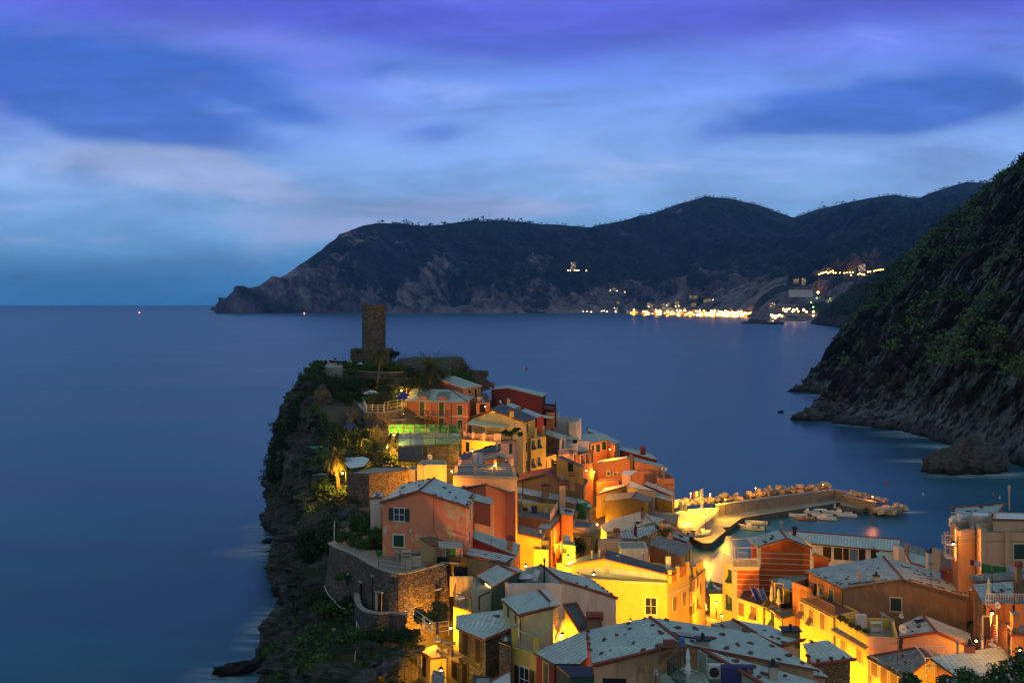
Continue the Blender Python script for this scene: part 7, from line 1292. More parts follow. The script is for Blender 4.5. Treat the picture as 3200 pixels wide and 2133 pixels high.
LP = [mklamp('street_lamp', 2.8, 'bulbfar', 'orange street lamp along the far waterfront', 'lamps of the far waterfront'), mklamp('street_lamp', 1.6, 'bulbw', 'pale street lamp along the far waterfront', 'lamps of the far waterfront'), mklamp('street_lamp', 1.8, 'bulbfar', 'street lamp in the string of lights on the far right slope', 'lamps on the far right slope'), mklamp('street_lamp', 1.8, 'bulbw', 'lamp of the lit building alone on the headland slope', 'lamps on the headland slope'), mklamp('street_lamp', 2.4, 'bulbg', 'greenish lamp right of the far town', 'green lamps'), mklamp('street_lamp', 3.6, 'bulbfar', 'strong orange lamp right of the far town', 'strong lamps right of the far town'), mklamp('street_lamp', 1.6, 'bulbw', 'small lamp on the slope above the far town', 'lamps above the far town')]
lu = [False]*len(LP)
def flamp(k, x, y, Y, s_=1):
    p = atY('b5', x, y, Y) if k < 2 and y > 395 and x < 1500 else onhill('b5', x, y, Y, 12)
    if not lu[k]: LP[k].location = p; LP[k].scale = (s_,)*3; lu[k] = True
    else: copy_tree(LP[k], p, scale=s_)
for x in np.concatenate([rg.uniform(570, 1480, 80), rg.uniform(1080, 1480, 50)]): flamp(0 if random.random() < .65 else 1, x, sy5(x)-random.choice((6, 8, 14, 20, 26, 32))+random.uniform(-2, 2), Ysh(x)+20, random.uniform(.6, 1.15))
for x, y in ((263, 411), (288, 411), (316, 415), (385, 410), (400, 408), (420, 413), (470, 388), (478, 415)): flamp(1, x, y, 4700, .9)
for x, y in ((160, 137), (176, 138), (190, 137), (205, 137), (220, 138), (232, 137), (283, 139)): flamp(3, x, y, 5000)
for x, y in ((444, 272), (488, 275), (540, 283), (880, 378), (820, 374), (1130, 335), (700, 382), (900, 376)): flamp(6, x, y, 4800, .9)
for x, y in ((1840, 165), (1850, 160), (1862, 156), (1875, 152), (1888, 148), (1900, 156), (1915, 148), (1930, 142), (1935, 155), (1950, 155), (1978, 154), (2008, 155), (2025, 153), (2045, 152), (2065, 151), (2052, 169), (2100, 165), (2112, 160), (2125, 165), (2140, 166), (2165, 148), (2180, 147), (2205, 142), (2222, 138), (2235, 136), (2250, 134), (2268, 132), (2285, 131), (2295, 129)): flamp(2, x, y, 3900, .85)
for x, y in ((1622, 402), (1670, 404), (1736, 403), (1832, 285)): flamp(5, x, y, 3600, 1.0 if y > 300 else .9)
for x, y in ((1520, 436), (1528, 448), (1552, 446), (1575, 436), (1612, 412), (1660, 412), (1700, 412), (1755, 415), (1535, 440), (1545, 455), (1560, 440), (1590, 442), (1600, 398), (1640, 395), (1690, 397), (1800, 440), (1925, 364), (1800, 415)): flamp(0, x, y, 3300, .8)
for x, y in ((1912, 330), (1800, 383), (1823, 323), (1786, 351), (1805, 412)): flamp(4, x, y, 3500, .8 if x != 1912 else 1.2)
for fr, x, y, lb in (('D', 320, 717.5, 'tiny red orange boat lamp out at sea on the left'), ('D', 699, 719.5, 'orange boat lamp under the headland cliffs')):
    p = atZ(fr, x, y+3, 0); root = empty('fishing_boat', p, lb, 'boat'); mb = MB(); mb.box(p+V3((0, 0, 1)), (12, 4, 2)); mb.box(p+V3((-2, 0, 3)), (4, 3, 3)); mb.build('hull', 'bwood', root); mb = MB(); mb.lathe(p+V3((0, 0, 6)), [(0, -2.6), (2.6, 0), (0, 2.6)], 8); mb.build('lamp', 'bulbr', root)
def buoy(fr, x, y, r_, m, lb): p = atZ(fr, x, y, 0); mb = MB(); mb.lathe(p, [(0, -r_), (r_, 0), (r_*.8, r_*.6), (r_*.2, r_), (r_*.15, r_*2.2), (0, r_*2.3)], 10); tag(mb.build('buoy', m), lb, 'buoy', 'buoys')
buoy('D', 1209, 849, 1.3, 'red', 'dark red buoy in the open bay right of the tower'); buoy('b4', 1997, 75, .5, 'red', 'small red buoy beyond the mole'); buoy('D', 2120, 1135, .3, 'bwhite', 'small white buoy before the right hand rocks'); buoy('d2', 1755, 118, .3, 'bwhite', 'small white buoy above the slate roof at the right edge'); buoy('d2', 1605, 62, .35, 'red', 'small red buoy above the slate roof at the right edge')
def seastack(fr, x, y, s_, lb, sq=(1, .7, .6)): i = random.randrange(3); rock_obj('sea_rock', atZ(fr, x, y, s_*.05), wet[i], 'cliff', lb, 'rocks along the right hand shore', random.uniform(-.2, .2), (s_*sq[0]*.55, s_*sq[1]*.5, s_*sq[2]*.5), 'rock')
for fr, x, y, s_, lb in (('r1', 965, 1375, 26, 'big dark rock with surf round it at the right shore'), ('r1', 885, 1388, 14, 'smaller rock left of the big dark rock'), ('r1', 295, 1168, 14, 'pointed dark rock at the tip of the nearer promontory'), ('r1', 365, 1150, 16, 'dark rock where the nearer promontory starts'), ('r1', 188, 1143, 3, 'lone low rock in the water off the promontory'), ('r1', 265, 1050, 10, 'flat rock at the tip of the farther promontory'), ('r1', 345, 1040, 20, 'dark rock behind the flat tip of the farther promontory'), ('b5', 1410, 488, 38, 'dark islet before the far town'), ('b5', 1350, 492, 12, 'tiny rock left of the dark islet'), ('b5', 1462, 497, 10, 'tiny rock right of the dark islet'), ('b5', 1540, 494, 30, 'dark rock beside the far wooded point')): seastack(fr, x, y, s_, lb, (1, .5, .8) if s_ > 26 else (.72, .6, 1.05))
# ------------------------------------------------------------------ furniture, parasols, dishes
def dish(key, p, r_=.42, az=-.5, m='dish'):
    h = HOUSES[key]; d = V3((math.sin(az), -math.cos(az), .45)).normalized(); mb = MB(); p = Vector(p); mb.lathe(p+V3((0, 0, .7)), [(0, -.08), (r_*.6, -.04), (r_, .06), (r_*.97, .08), (0, -.05)], 14, axis=d); mb.cur = 1; mb.tube(p-V3((0, 0, .5)), p+V3((0, 0, .7)), .03); mb.tube(p+V3((0, 0, .7)), p+V3((0, 0, .7))+d*.5, .02); mb.build('satellite_dish', [m, 'iron'], h.root)
for key, fr, x, y, Y, r_, az in (('front', 'b2', 290, 1470, 66.6, .5, .9), ('bigbrown', 'b3', 748, 515, 106, .55, -.6), ('bigbrown', 'b3', 1258, 645, 101, .5, -.4), ('bigbrown', 'b3', 1425, 775, 96, .45, .4), ('pinkgable', 'b3', 850, 1005, 92, .45, .1), ('pinkgable', 'b3', 862, 1115, 89, .8, .2), ('orangebalc', 'd3', 862, 600, 83, .55, .2), ('mottwall', 'c4', 1255, 1110, 130, .75, -.9), ('littri', 'c4', 1285, 940, 134, .65, -.9), ('slaterow', 'c4', 1405, 720, 148, .5, -.8), ('darkhouse', 'c4', 1920, 710, 146, .55, -.8),
    ('deeporange', 'b2', 1745, 350, 117, .6, -.7), ('annexroof', 'b2', 1585, 690, 109, .65, -.7), ('salmon', 'c3', 760, 560, 189, .6, .9), ('reddark', 'c2', 1215, 900, 151, .7, 1.0), ('chairterr', 'd1', 850, 790, 133, .5, 1.0), ('peachmid', 'd1', 1990, 520, 139, .5, 1.0), ('creamgable', 'a2', 1600, 680, 147, .4, .8), ('redright', 'a2', 1422, 410, 190, .7, .9), ('peachterr', 'a2', 560, 1085, 135, .8, .9), ('striperoof', 'c3', 1575, 890, 178, .5, .6), ('greendoor', 'a4', 1000, 700, 104, .01, 0)):
    if r_ > .1: dish(key, atY(fr, x, y, Y)-V3((0, 0, .7)), r_*.5, az)
def parasol_open(fr, x, y, Y, r_, m, label, h_=2.6):
    c = atY(fr, x, y, Y); root = empty('parasol', c-V3((0, 0, h_)), label, 'parasol'); mb = MB(); mb.lathe(c, [(r_, -.55), (r_*.5, -.2), (.05, .05), (0, .1)], 10); mb.build('canopy', m, root); mb = MB(); mb.tube(c-V3((0, 0, h_)), c, .04); mb.build('pole', 'wmetal', root)
def parasol_folded(p, h_, m, label, w_=.2):
    p = Vector(p); root = empty('folded_parasol', p, label, 'parasol'); mb = MB(); mb.lathe(p, [(w_*1.1, h_*.3), (w_*1.3, h_*.42), (w_*.7, h_*.62), (w_*1.0, h_*.72), (w_*.5, h_*.92), (0, h_)], 9); mb.build('canopy', m, root); mb = MB(); mb.tube(p, p+V3((0, 0, h_*.4)), .035); mb.lathe(p, [(.3, 0), (.3, .08), (0, .09)], 10); mb.build('pole', 'wmetal', root)
parasol_open('a1', 1130, 1000, 186, 1.5, 'cloth_w', 'open white parasol in the garden below the tower')
parasol_open('a1', 1450, 1025, 186, 1.3, 'cloth_b', 'open blue parasol left of the hip roofed house'); parasol_open('a1', 1430, 1052, 183, 1.4, 'cloth_b', 'second blue parasol just below the first one')
parasol_folded(atZ('b2', 588, 1590, HOUSES['frontdeck'].P['a'].z)+V3((0, 0, 0)), 2.4, 'cloth_w', 'folded white parasol on the small deck in the foreground', .15)
parasol_folded(atZ('a5', 1402, 800, LZ-.9)+V3((.1, .7, 0)), 2.3, 'cloth_o', 'folded orange red parasol on the lower bastion terrace', .14)
parasol_folded(atY('a5', 2165, 1140, 86), 1.9, 'purple', 'folded dark grey parasol by the lit railing below the bastion', .12)
pz = HOUSES['parasolterr'].P['a'].z
parasol_folded(atZ('b2', 1357, 868, pz), 2.4, 'cloth_c', 'folded cream parasol, the left one of the two by the dark doorway', .18); parasol_folded(atZ('b2', 1420, 905, pz), 2.5, 'cloth_c', 'folded cream parasol, the right one of the two by the dark doorway', .19)
parasol_folded(atZ('d3', 757, 545, HOUSES['orangebalc'].P['a'].z), 2.0, 'cloth_c', 'folded cream umbrella on the railed balcony at the right edge', .13)
parasol_folded(atY('d3', 803, 1100, 80), 2.0, 'cloth_o', 'folded orange and red striped parasol in the alley at the right', .16)
parasol_folded(atY('a2', 2135, 640, 186), 1.9, 'mint', 'folded pale green parasol beyond the long blank grey wall', .2)
cn = empty('canopy', atY('a2', 1980, 600, 184), 'white sail canopy below the dark red terrace', 'canopy'); mb = MB(); q = [atY('a2', *p) for p in ((1865, 600, 182), (1975, 562, 186), (2095, 595, 184), (2060, 612, 181))]; mb.face(q); mb.face([p-V3((0, 0, .05)) for p in q][::-1]); mb.build('cloth', 'cloth_w', cn)
for nm, pts, m, lb in (('canvas', (('a4', 880, 320, 131), ('a4', 930, 350, 130), ('a4', 1060, 330, 130), ('a4', 1112, 262, 134), ('a4', 1050, 238, 136), ('a4', 850, 252, 136)), 'cloth_w', 'white canvas sheet behind the lit palm'), ('shade', (('a4', 520, 140, 158), ('a4', 560, 158, 156), ('a4', 700, 150, 157), ('a4', 705, 130, 160)), 'cloth_g', 'dark green shade roof on the cliff left of the lit palm'), ('sheet', (('a1', 845, 1370, 166), ('a1', 930, 1390, 165), ('a1', 975, 1335, 168), ('a1', 905, 1322, 169)), 'cloth_b', 'blue plastic sheet roof on the cliff left of the dark palm'), ('tent', (('a1', 985, 740, 205), ('a1', 1050, 745, 205), ('a1', 1030, 725, 207)), 'mint', 'small pale table cloth in the garden below the tower')):
    q = [atY(*p) for p in pts]; root = empty('awning', sum(q, Vector())/len(q)-V3((0, 0, 2)), lb, 'awning'); mb = MB(); mb.face(q); mb.face([p-V3((0, 0, .06)) for p in q][::-1]); mb.build(nm, m, root); mb = MB()
    for p in q[:2]: mb.tube(p, p-V3((0, 0, 2.2)), .05)
    mb.build('post', 'iron', root)
def chair(p, rz, m, label, kind='chair', s_=1.0, group=None):
    root = empty('chair' if kind != 'lounger' else 'sun_lounger', (0, 0, 0), label, 'chair' if kind != 'lounger' else 'sun lounger', group, world=False); 
    if kind == 'chair':
        mb = MB(); mb.box((0, 0, .45), (.45, .45, .05)); mb.build('seat', m, root)
        mb = MB(); mb.box((-.2, .22, .72), (.04, .04, .55)); mb.box((.2, .22, .72), (.04, .04, .55))
        for k in range(3): mb.box((0, .22, .62+k*.15), (.4, .03, .08))
        mb.build('backrest', m, root)
        for x in (-.2, .2):
            for y in (-.2, .2): mb = MB(); mb.tube((x, y, 0), (x, y, .45), .025, 5); mb.build('leg', m, root)
    elif kind == 'lounger':
        mb = MB(); mb.box((0, -.35, .35), (.65, 1.3, .07)); mb.build('seat', m, root); mb = MB(); Zt = V3((0, -.6, .8)); mb.box((0, .55, .62), (.65, .06, .8), X=(1, 0, 0), Z=V3((0, .55, .83))); mb.build('backrest', m, root)
        for x in (-.27, .27):
            for y in (-.85, .2): mb = MB(); mb.box((x, y, .17), (.05, .05, .34)); mb.build('leg', m, root)
    elif kind == 'deckchair':
        mb = MB(); mb.box((0, 0, .55), (.6, .04, 1.4), X=(1, 0, 0), Z=V3((0, .62, .78))); mb.build('seat', m, root)
        for x in (-.33, .33): mb = MB(); mb.tube((x, -.5, 0), (x, .5, 1.2), .03, 5); mb.tube((x, .35, 0), (x, -.1, .6), .03, 5); mb.build('side_frame', 'bwhite', root)
    root.location = p; root.rotation_euler = (0, 0, rz); root.scale = (s_,)*3; return root
zc = HOUSES['chairterr'].P['a'].z-.1
chair(atZ('d1', 600, 330, zc), .2, 'bwhite', 'white slatted chair at the left end of the terrace with plants', s_=1.0); chair(atZ('d1', 990, 375, zc), -.1, 'bwhite', 'white slatted chair at the right end of the terrace with plants', s_=1.0)
mb = MB(); p = atZ('d1', 700, 330, zc); mb.box(p+V3((0, 0, .45)), (.8, .6, .9)); mb.box(p+V3((0, 0, .95)), (.85, .65, .08)); tag(mb.build('storage_chest', 'purple'), 'dark purple storage chest beside the white slatted chair', 'storage chest')
chair(atZ('b1', 1010, 555, ZW), -.8, 'bwhite', 'white sun lounger in the sunken roof terrace', 'lounger', 1.15); chair(atZ('b1', 1040, 570, ZW), .7, 'bwhite', 'white armchair beside the lounger in the sunken terrace', 'chair', 1.0)
mb = MB(); mb.lathe(atZ('b1', 930, 562, ZW), [(.3, 0), (.05, .06), (.05, .68), (1.0, .7), (1.0, .75), (0, .76)], 16); tag(mb.build('table', 'bwhite'), 'round white table in the sunken roof terrace', 'table')
chair(LB+V3((-.3, .3, -.0)), .4, 'bwhite', 'white chair on the small balcony of the cream house', s_=.9)
mb = MB(); p = LB+V3((-.2, -.9, 0)); mb.box(p+V3((0, 0, .72)), (.9, .7, .05)); mb.box(p+V3((0, 0, .36)), (.1, .1, .7)); tag(mb.build('table', 'bwhite'), 'small white table on the balcony of the cream house', 'table')
zd = HOUSES['annexterr'].P['a'].z
chair(atZ('b2', 1205, 790, zd), .5, 'cloth_b', 'blue canvas deck chair left on the red terrace', 'deckchair', 1.0); chair(atZ('b2', 1275, 800, zd), .3, 'bblue', 'blue canvas deck chair right on the red terrace', 'deckchair', 1.0)
mb = MB(); p = BALC; mb.box(p+V3((0, 0, .74)), (1.2, .8, .05)); mb.box(p+V3((0, 0, .37)), (.08, .5, .74)); tag(mb.build('table', 'grey'), 'grey table on the balcony of the dark stone house', 'table')
chair(p+V3((.2, -.7, 0)), 3.0, 'iron', 'dark chair at the grey table on the stone house balcony', s_=1.0)
for i, (x, y) in enumerate(((1435, 770), (1500, 800))): chair(atZ('a5', x, y, LZ-.9)+V3((.2, .5, 0)), -1.0, 'cloth_b' if i else 'grey', ('grey lounger beside the orange parasol on the bastion terrace', 'dark blue lounger by the doorway on the bastion terrace')[i], 'lounger', 1.3)
mb = MB(); p = atZ('a5', 1545, 825, LZ-.9); mb.box(p+V3((0, .3, .72)), (1.3, .9, .06)); mb.box(p+V3((0, .3, .36)), (.1, .1, .7)); tag(mb.build('table', 'cloth_p'), 'small lilac topped table by the bastion doorway', 'table')
mb = MB(); p = atZ('a4', 1500, 1245, BZ-.35); mb.box(p+V3((0, 0, .75)), (3.2, 1.0, .1)); mb.box(p+V3((-1.1, 0, .35)), (.3, .6, .7)); mb.box(p+V3((1.1, 0, .35)), (.3, .6, .7)); tag(mb.build('stone_table', 'conc'), 'pale slab table on the bastion paving', 'table')
mb = MB(); p = atZ('a4', 1475, 1350, BZ-.35); mb.box(p+V3((0, 0, .55)), (1.0, .8, 1.1))
for k in range(3): mb.box(p+V3((0, 0, 1.2+k*.3)), (1.0-k*.1, .8, .12))
mb.box(p+V3((.9, .2, .8)), (.9, .7, .8)); tag(mb.build('stone_barbecue', 'brass'), 'stone barbecue with stacked slabs at the bastion edge', 'barbecue')
for i, (x, y) in enumerate(((1690, 1350), (1720, 1335), (1205, 1210))): mb = MB(); p = atZ('a4', x, y, BZ-.35); mb.lathe(p, [(.2, 0), (.35, .45), (.38, .5), (0, .48)], 10); tag(mb.build('plant_pot', 'tile' if i < 2 else 'green2'), ('terracotta pot near the bastion parapet', 'second terracotta pot near the bastion parapet', 'green pot at the corner of the big pink house')[i], 'pot')
mb = MB(); p = atZ('b2', 850, 1520, HOUSES['frontdeck'].P['a'].z); mb.box(p+V3((0, 0, .45)), (1.1, .5, .85)); mb.cur = 1; mb.lathe(p+V3((-.2, -.26, .45)), [(.33, 0), (.33, -.02), (0, -.03)], 14, axis=(0, 1, 0)); tag(mb.build('air_conditioner', ['ac', 'iron']), 'cream air conditioner unit on the foreground deck', 'air conditioner')
mb = MB(); p = atZ('b2', 450, 1400, HOUSES['frontdeck'].P['a'].z); mb.box(p+V3((0, .3, 1.2)), (1.9, .6, .07)); mb.box(p+V3((-.85, .3, .6)), (.08, .5, 1.2)); mb.box(p+V3((.85, .3, .6)), (.08, .5, 1.2)); mb.cur = 1; mb.box(p+V3((-.2, .3, 1.42)), (.8, .35, .3)); mb.cur = 2; mb.lathe(p+V3((.65, .3, 1.24)), [(.18, 0), (.18, .5), (0, .5)], 8); tag(mb.build('shelf', ['wood', 'tile', 'bblue']), 'plank shelf with a flower box and blue tin on the foreground deck', 'shelf')
mb = MB(); p = atY('b2', 1035, 1480, 64.3); mb.box(p, (2.0, .6, 1.0)); tag(mb.build('water_tank', 'purple'), 'dark blue rounded tank on the foreground deck', 'tank')
# washing
def washing(a_, b_, items, label):
    a, b = atY(*a_), atY(*b_); root = empty('clothes_line', a.lerp(b, .5), label, 'washing line'); mb = MB()
    f = lambda t_: a.lerp(b, t_)-V3((0, 0, math.sin(math.pi*t_)*.35))
    for k in range(12): mb.tube(f(k/12), f((k+1)/12), .012, 3)
    mb.build('line', 'wmetal', root)
    for t0, t1, h_, m in items:
        mb = MB(); n = 5
        for i in range(n): x0, x1 = t0+(t1-t0)*i/n, t0+(t1-t0)*(i+1)/n; w0, w1 = V3((0, .12*math.sin(i*1.7), -h_*(1+.08*math.sin(i*2)))), V3((0, .12*math.sin((i+1)*1.7), -h_*(1+.08*math.sin((i+1)*2)))); mb.face([f(x0), f(x1), f(x1)+w1, f(x0)+w0])
        mb.build('cloth', m, root)
washing(('d3', 480, 12, 93.5), ('d3', 1230, 110, 93), [(.06, .13, .5, 'purple'), (.14, .24, .45, 'cloth_p'), (.25, .42, .85, 'green2'), (.43, .66, .8, 'green2'), (.67, .84, .5, 'cloth_p'), (.85, 1.0, .5, 'cloth_p')], 'washing line with green and lilac sheets below the peach building')
washing(('d1', 1180, 1080, 137), ('d1', 1420, 950, 141), [(.0, .2, 1.2, 'pink'), (.22, .5, 1.8, 'cloth_o'), (.6, .8, 1.6, 'cloth_p')], 'washing line with red and pink cloths at the orange lane front')
washing(('d3', 650, 940, 85), ('d3', 740, 930, 83), [(.1, .5, 1.3, 'cloth_p'), (.5, .9, 1.4, 'purple')], 'purple and lilac washing hanging in the alley at the right')
washing(('d2', 640, 1290, 96.5), ('d2', 700, 1330, 96), [(.1, .5, .9, 'cloth_w'), (.5, .9, 1.1, 'flower')], 'washing hung from the lamp-lit house front at the right')
# glowing fence of the garden terrace and the railings of the lower left
A = lambda x, y, Y: atY('a1', x, y, Y)
rail_obj([A(1085, 1210, 173), A(1250, 1212, 172)], 'thin pale railing left of the glowing fence', 1.2, 1.2, 'wmetal', .04); rail_obj([A(1045, 1130, 182), A(1085, 1212, 173.5)], 'thin pale railing climbing at the left corner of the terrace', 1.2, 1.4, 'wmetal', .04)
rail_obj([A(1258, 1210, 172), A(1330, 1195, 173), A(1435, 1178, 174)], 'glowing yellow fence along the stone terrace wall', 1.6, 1.0, 'trim', .05)
rail_obj([atY('a5', 1845, 900, 89), atY('a5', 2110, 1085, 86)], 'sloping metal handrail of the stair below the bastion', 1.2, 1.5, 'wmetal', .035); rail_obj([atY('a5', 1960, 970, 88), atY('a5', 2110, 1100, 86.5), atY('a5', 2280, 1080, 86)], 'yellow lit railing by the dark folded parasol', 1.2, 1.4, 'trim', .045)
rail_obj([atY('a5', 1660, 1520, 84), atY('a5', 1800, 1580, 82), atY('a5', 2080, 1530, 82)], 'dark upright railing at the bottom below the lit hut', 1.5, .3, 'iron', .02, mid=0)
rail_obj([atY('a4', 765, 1070, 104.5), atY('a4', 770, 1010, 107)], 'ornate white iron gate piece at the end of the bastion', 1.6, .35, 'wmetal', .03); rail_obj([BQ[len(BQ)//2+2]-BN[0]*0, BQ[len(BQ)-6]], 'thin cable railing along the bastion parapet', 1.1, 5, 'iron', .03)
for i, (x, y, s_) in enumerate(((1700, 1230, 1.7), (1800, 1270, 2.1), (1720, 1350, 2.4), (1640, 1420, 2.0), (1290, 1470, 3.2), (1400, 1190, 1.3), (1560, 1310, 1.6), (1450, 1480, 2.0))): 
    p = atY('a5', x, y, 86-(y-1230)*.012); rock_obj('rock', p, wet[i % 3], 'cliff', 'brown rock outcrop on the slope below the lower bastion wall', 'rock outcrops below the bastion', i*.7, (s_*.8, s_*.5, s_*.42), 'rock')
mb = MB(); p = atY('a5', 1180, 1240, 97); mb.box(p, (2.0, 1.6, 5), X=(.95, .25, 0), Z=(.08, -.1, 1)); tag(mb.build('concrete_block', 'conc'), 'leaning grey concrete block on the dark rocky slope', 'concrete block')
for pts, lb in (([(1015, 580, 99), (1110, 720, 97.5), (1230, 810, 96)], 'pale rope handrail over the rock below the bastion'), ([(1345, 940, 92), (1340, 1150, 90), (1320, 1410, 88)], 'thin pale cable hanging down the slope below the terrace'), ([(1350, 960, 92), (1420, 1050, 90.5), (1540, 1095, 89)], 'thin pale cable slung to the right below the terrace'), ([(1225, 1170, 96), (1200, 1270, 95), (1250, 1360, 93)], 'thin cable beside the leaning concrete block')):
    mb = MB(); P = [atY('a5', *p) for p in pts]
    for i in range(len(P)-1):
        for k in range(6): f = lambda t_: P[i].lerp(P[i+1], t_)-V3((0, 0, math.sin(math.pi*t_)*.25)); mb.tube(f(k/6), f((k+1)/6), .03, 4)
    tag(mb.build('cable', 'bwhite'), lb, 'cable')
mb = MB(); p = A(777, 755, 211); mb.lathe(p, [(.25, 0), (.1, .15), (.08, 1.15), (0, 1.15)], 8); mb.cur = 1; mb.box(p+V3((0, 0, 1.35)), (.5, .35, .35)); mb.tube(p+V3((-.25, 0, 1.4)), p+V3((-.25, .5, 1.45)), .08); mb.tube(p+V3((.15, 0, 1.4)), p+V3((.15, .5, 1.45)), .08); tag(mb.build('viewing_telescope', ['red', 'iron']), 'red footed viewing telescope on the terrace left of the tower', 'telescope')
for i, (x, y) in enumerate(((655, 735), (712, 745), (905, 745), (930, 750))): chair(A(x, y, 210), i, 'bwhite', 'pale chair on the viewing terrace left of the tower', s_=1.0, group='chairs on the viewing terrace')
for i, (x, y) in enumerate(((1160, 398), (1208, 400))): chair(atZ('a2', x, y+25, HOUSES['redterr'].P['a'].z), i, 'bwhite', ('white chair on the small terrace between the red houses, left', 'white chair on the small terrace between the red houses, right')[i], s_=1.1)
mb = MB(); mb.lathe(atZ('a3', 572, 515, HOUSES['whitebalc'].P['a'].z), [(.3, 0), (.05, .06), (.05, .68), (.8, .7), (.8, .75), (0, .76)], 14); tag(mb.build('table', 'bwhite'), 'white garden table on the pale balcony above the yellow fronts', 'table')
# television aerials and flues on the roofs
for key, fr, x, y in (('bigbrown', 'b3', 620, 560), ('bigbrown', 'b3', 1100, 720), ('pink', 'a4', 1640, 500), ('reddark', 'c2', 1200, 640), ('slatewide', 'c4', 760, 400), ('creamgable', 'a2', 1480, 480), ('deeporange', 'b2', 1300, 250), ('salmon', 'c3', 1400, 350), ('rowc', 'b3', 820, 1400), ('litroof', 'd1', 300, 720), ('redback', 'a2', 900, 150), ('olive1', 'c3', 900, 1130), ('tanside', 'b1', 600, 270), ('hip', 'a2', 600, 260), ('yellowbig', 'b1', 1900, 300), ('rtr2', 'd3', 800, 450), ):
    h = HOUSES[key]; best = None
    for i in range(len(h.pl)):
        p = h.onroof(fr, x, y, i)
        if best is None or p.z > best.z+9: best = p
    p = best; mb = MB(); hh_ = random.uniform(1.6, 2.4); mb.tube(p-V3((0, 0, .3)), p+V3((0, 0, hh_)), .025, 4); a = random.random()*3; d = V3((math.cos(a), math.sin(a), 0)); s2 = V3((-d.y, d.x, 0)); mb.tube(p+V3((0, 0, hh_-.15))-d*.6, p+V3((0, 0, hh_-.15))+d*.6, .018, 4)
    for k in range(5): c_ = p+V3((0, 0, hh_-.15))+d*(k*.28-.56); mb.tube(c_-s2*(.32-.04*k), c_+s2*(.32-.04*k), .014, 3)
    mb.build('antenna', 'iron', h.root)
# loose stones on the slate roofs
sms = [rock_mesh(1, 50+k, (1.3, .8, .5), 1, .35) for k in range(5)]
for m_ in sms: m_.materials.append(M['rockp'])
byh = {}
for p, n, lb in STONE_SPOTS: byh.setdefault(lb, []).append((p, n))
tot = len(STONE_SPOTS); STONE_SPOTS.sort(key=lambda t_: t_[0].y)
for i, (p, n, lb) in enumerate(STONE_SPOTS[:295]):
    s_ = random.uniform(.13, .2) if p.y > 80 else random.uniform(.19, .28)
    if p.y > 110: s_ *= 1.5
    o = bpy.data.objects.new('roof_stone', sms[i % 5]); COL.objects.link(o); o.location = p+n*s_*.3; o.rotation_euler = (n.y*-.9, n.x*.9, random.random()*6.3); o.scale = (s_*random.uniform(.8, 1.3), s_, s_); wd = lb.split()[:13]
    while wd[-1].strip(',') in ('a', 'an', 'the', 'of', 'and', 'with', 'in', 'its', 'at', 'to', 'by', 'on', 'over', 'under', 'two', 'big', 'dark', 'bright', 'long', 'tall', 'right', 'low', 'below', 'behind', 'beside', 'front', 'pale', 'deep', 'slate', 'blue', 'brown', 'red', 'yellow', 'orange'): wd.pop()
    short = ' '.join(wd)
    tag(o, 'loose stone on '+short, 'stone', 'loose stones on the slate roofs')
# ------------------------------------------------------------------ lamps of the village
SOD = (1.0, .36, .016); ORA = (1.0, .25, .015); YEL = (1.0, .45, .022)
nl = 0
def lamp(p, W_, label, col=SOD, r_=.1, kind='wall', on=None, rad=.3, bulb='bulb'):
    p = Vector(p); root = empty('street_lamp', p, label, 'street lamp', 'street lamps of the village'); mb = MB()
    if kind == 'wall': mb.tube(p+V3((.0, .9, .35)), p+V3((0, .1, .35)), .035); mb.tube(p+V3((0, .1, .35)), p+V3((0, 0, .16)), .03); mb.lathe(p, [(.26, .12), (.1, .3), (0, .32)], 8)
    else: mb.tube(p-V3((0, 0, 3.4)), p-V3((0, 0, .15)), .06); mb.lathe(p, [(.26, .14), (.1, .32), (0, .34)], 8)
    mb.build('bracket', 'iron', root); mb = MB(); mb.lathe(p, [(0, -r_), (r_*.75, -r_*.6), (r_, 0), (r_*.7, r_*.6), (0, r_*.7)], 10); mb.build('bulb', bulb, root)
    ld = bpy.data.lights.new('lamp_light', 'POINT'); ld.energy = W_; ld.color = col; ld.shadow_soft_size = rad; lo = bpy.data.objects.new('lamp_light', ld); COL.objects.link(lo); lo.parent = root; lo.location = (0, 0, -.3)
K = 1.6
L_ = lambda fr, x, y, Y: atY(fr, x, y, Y)
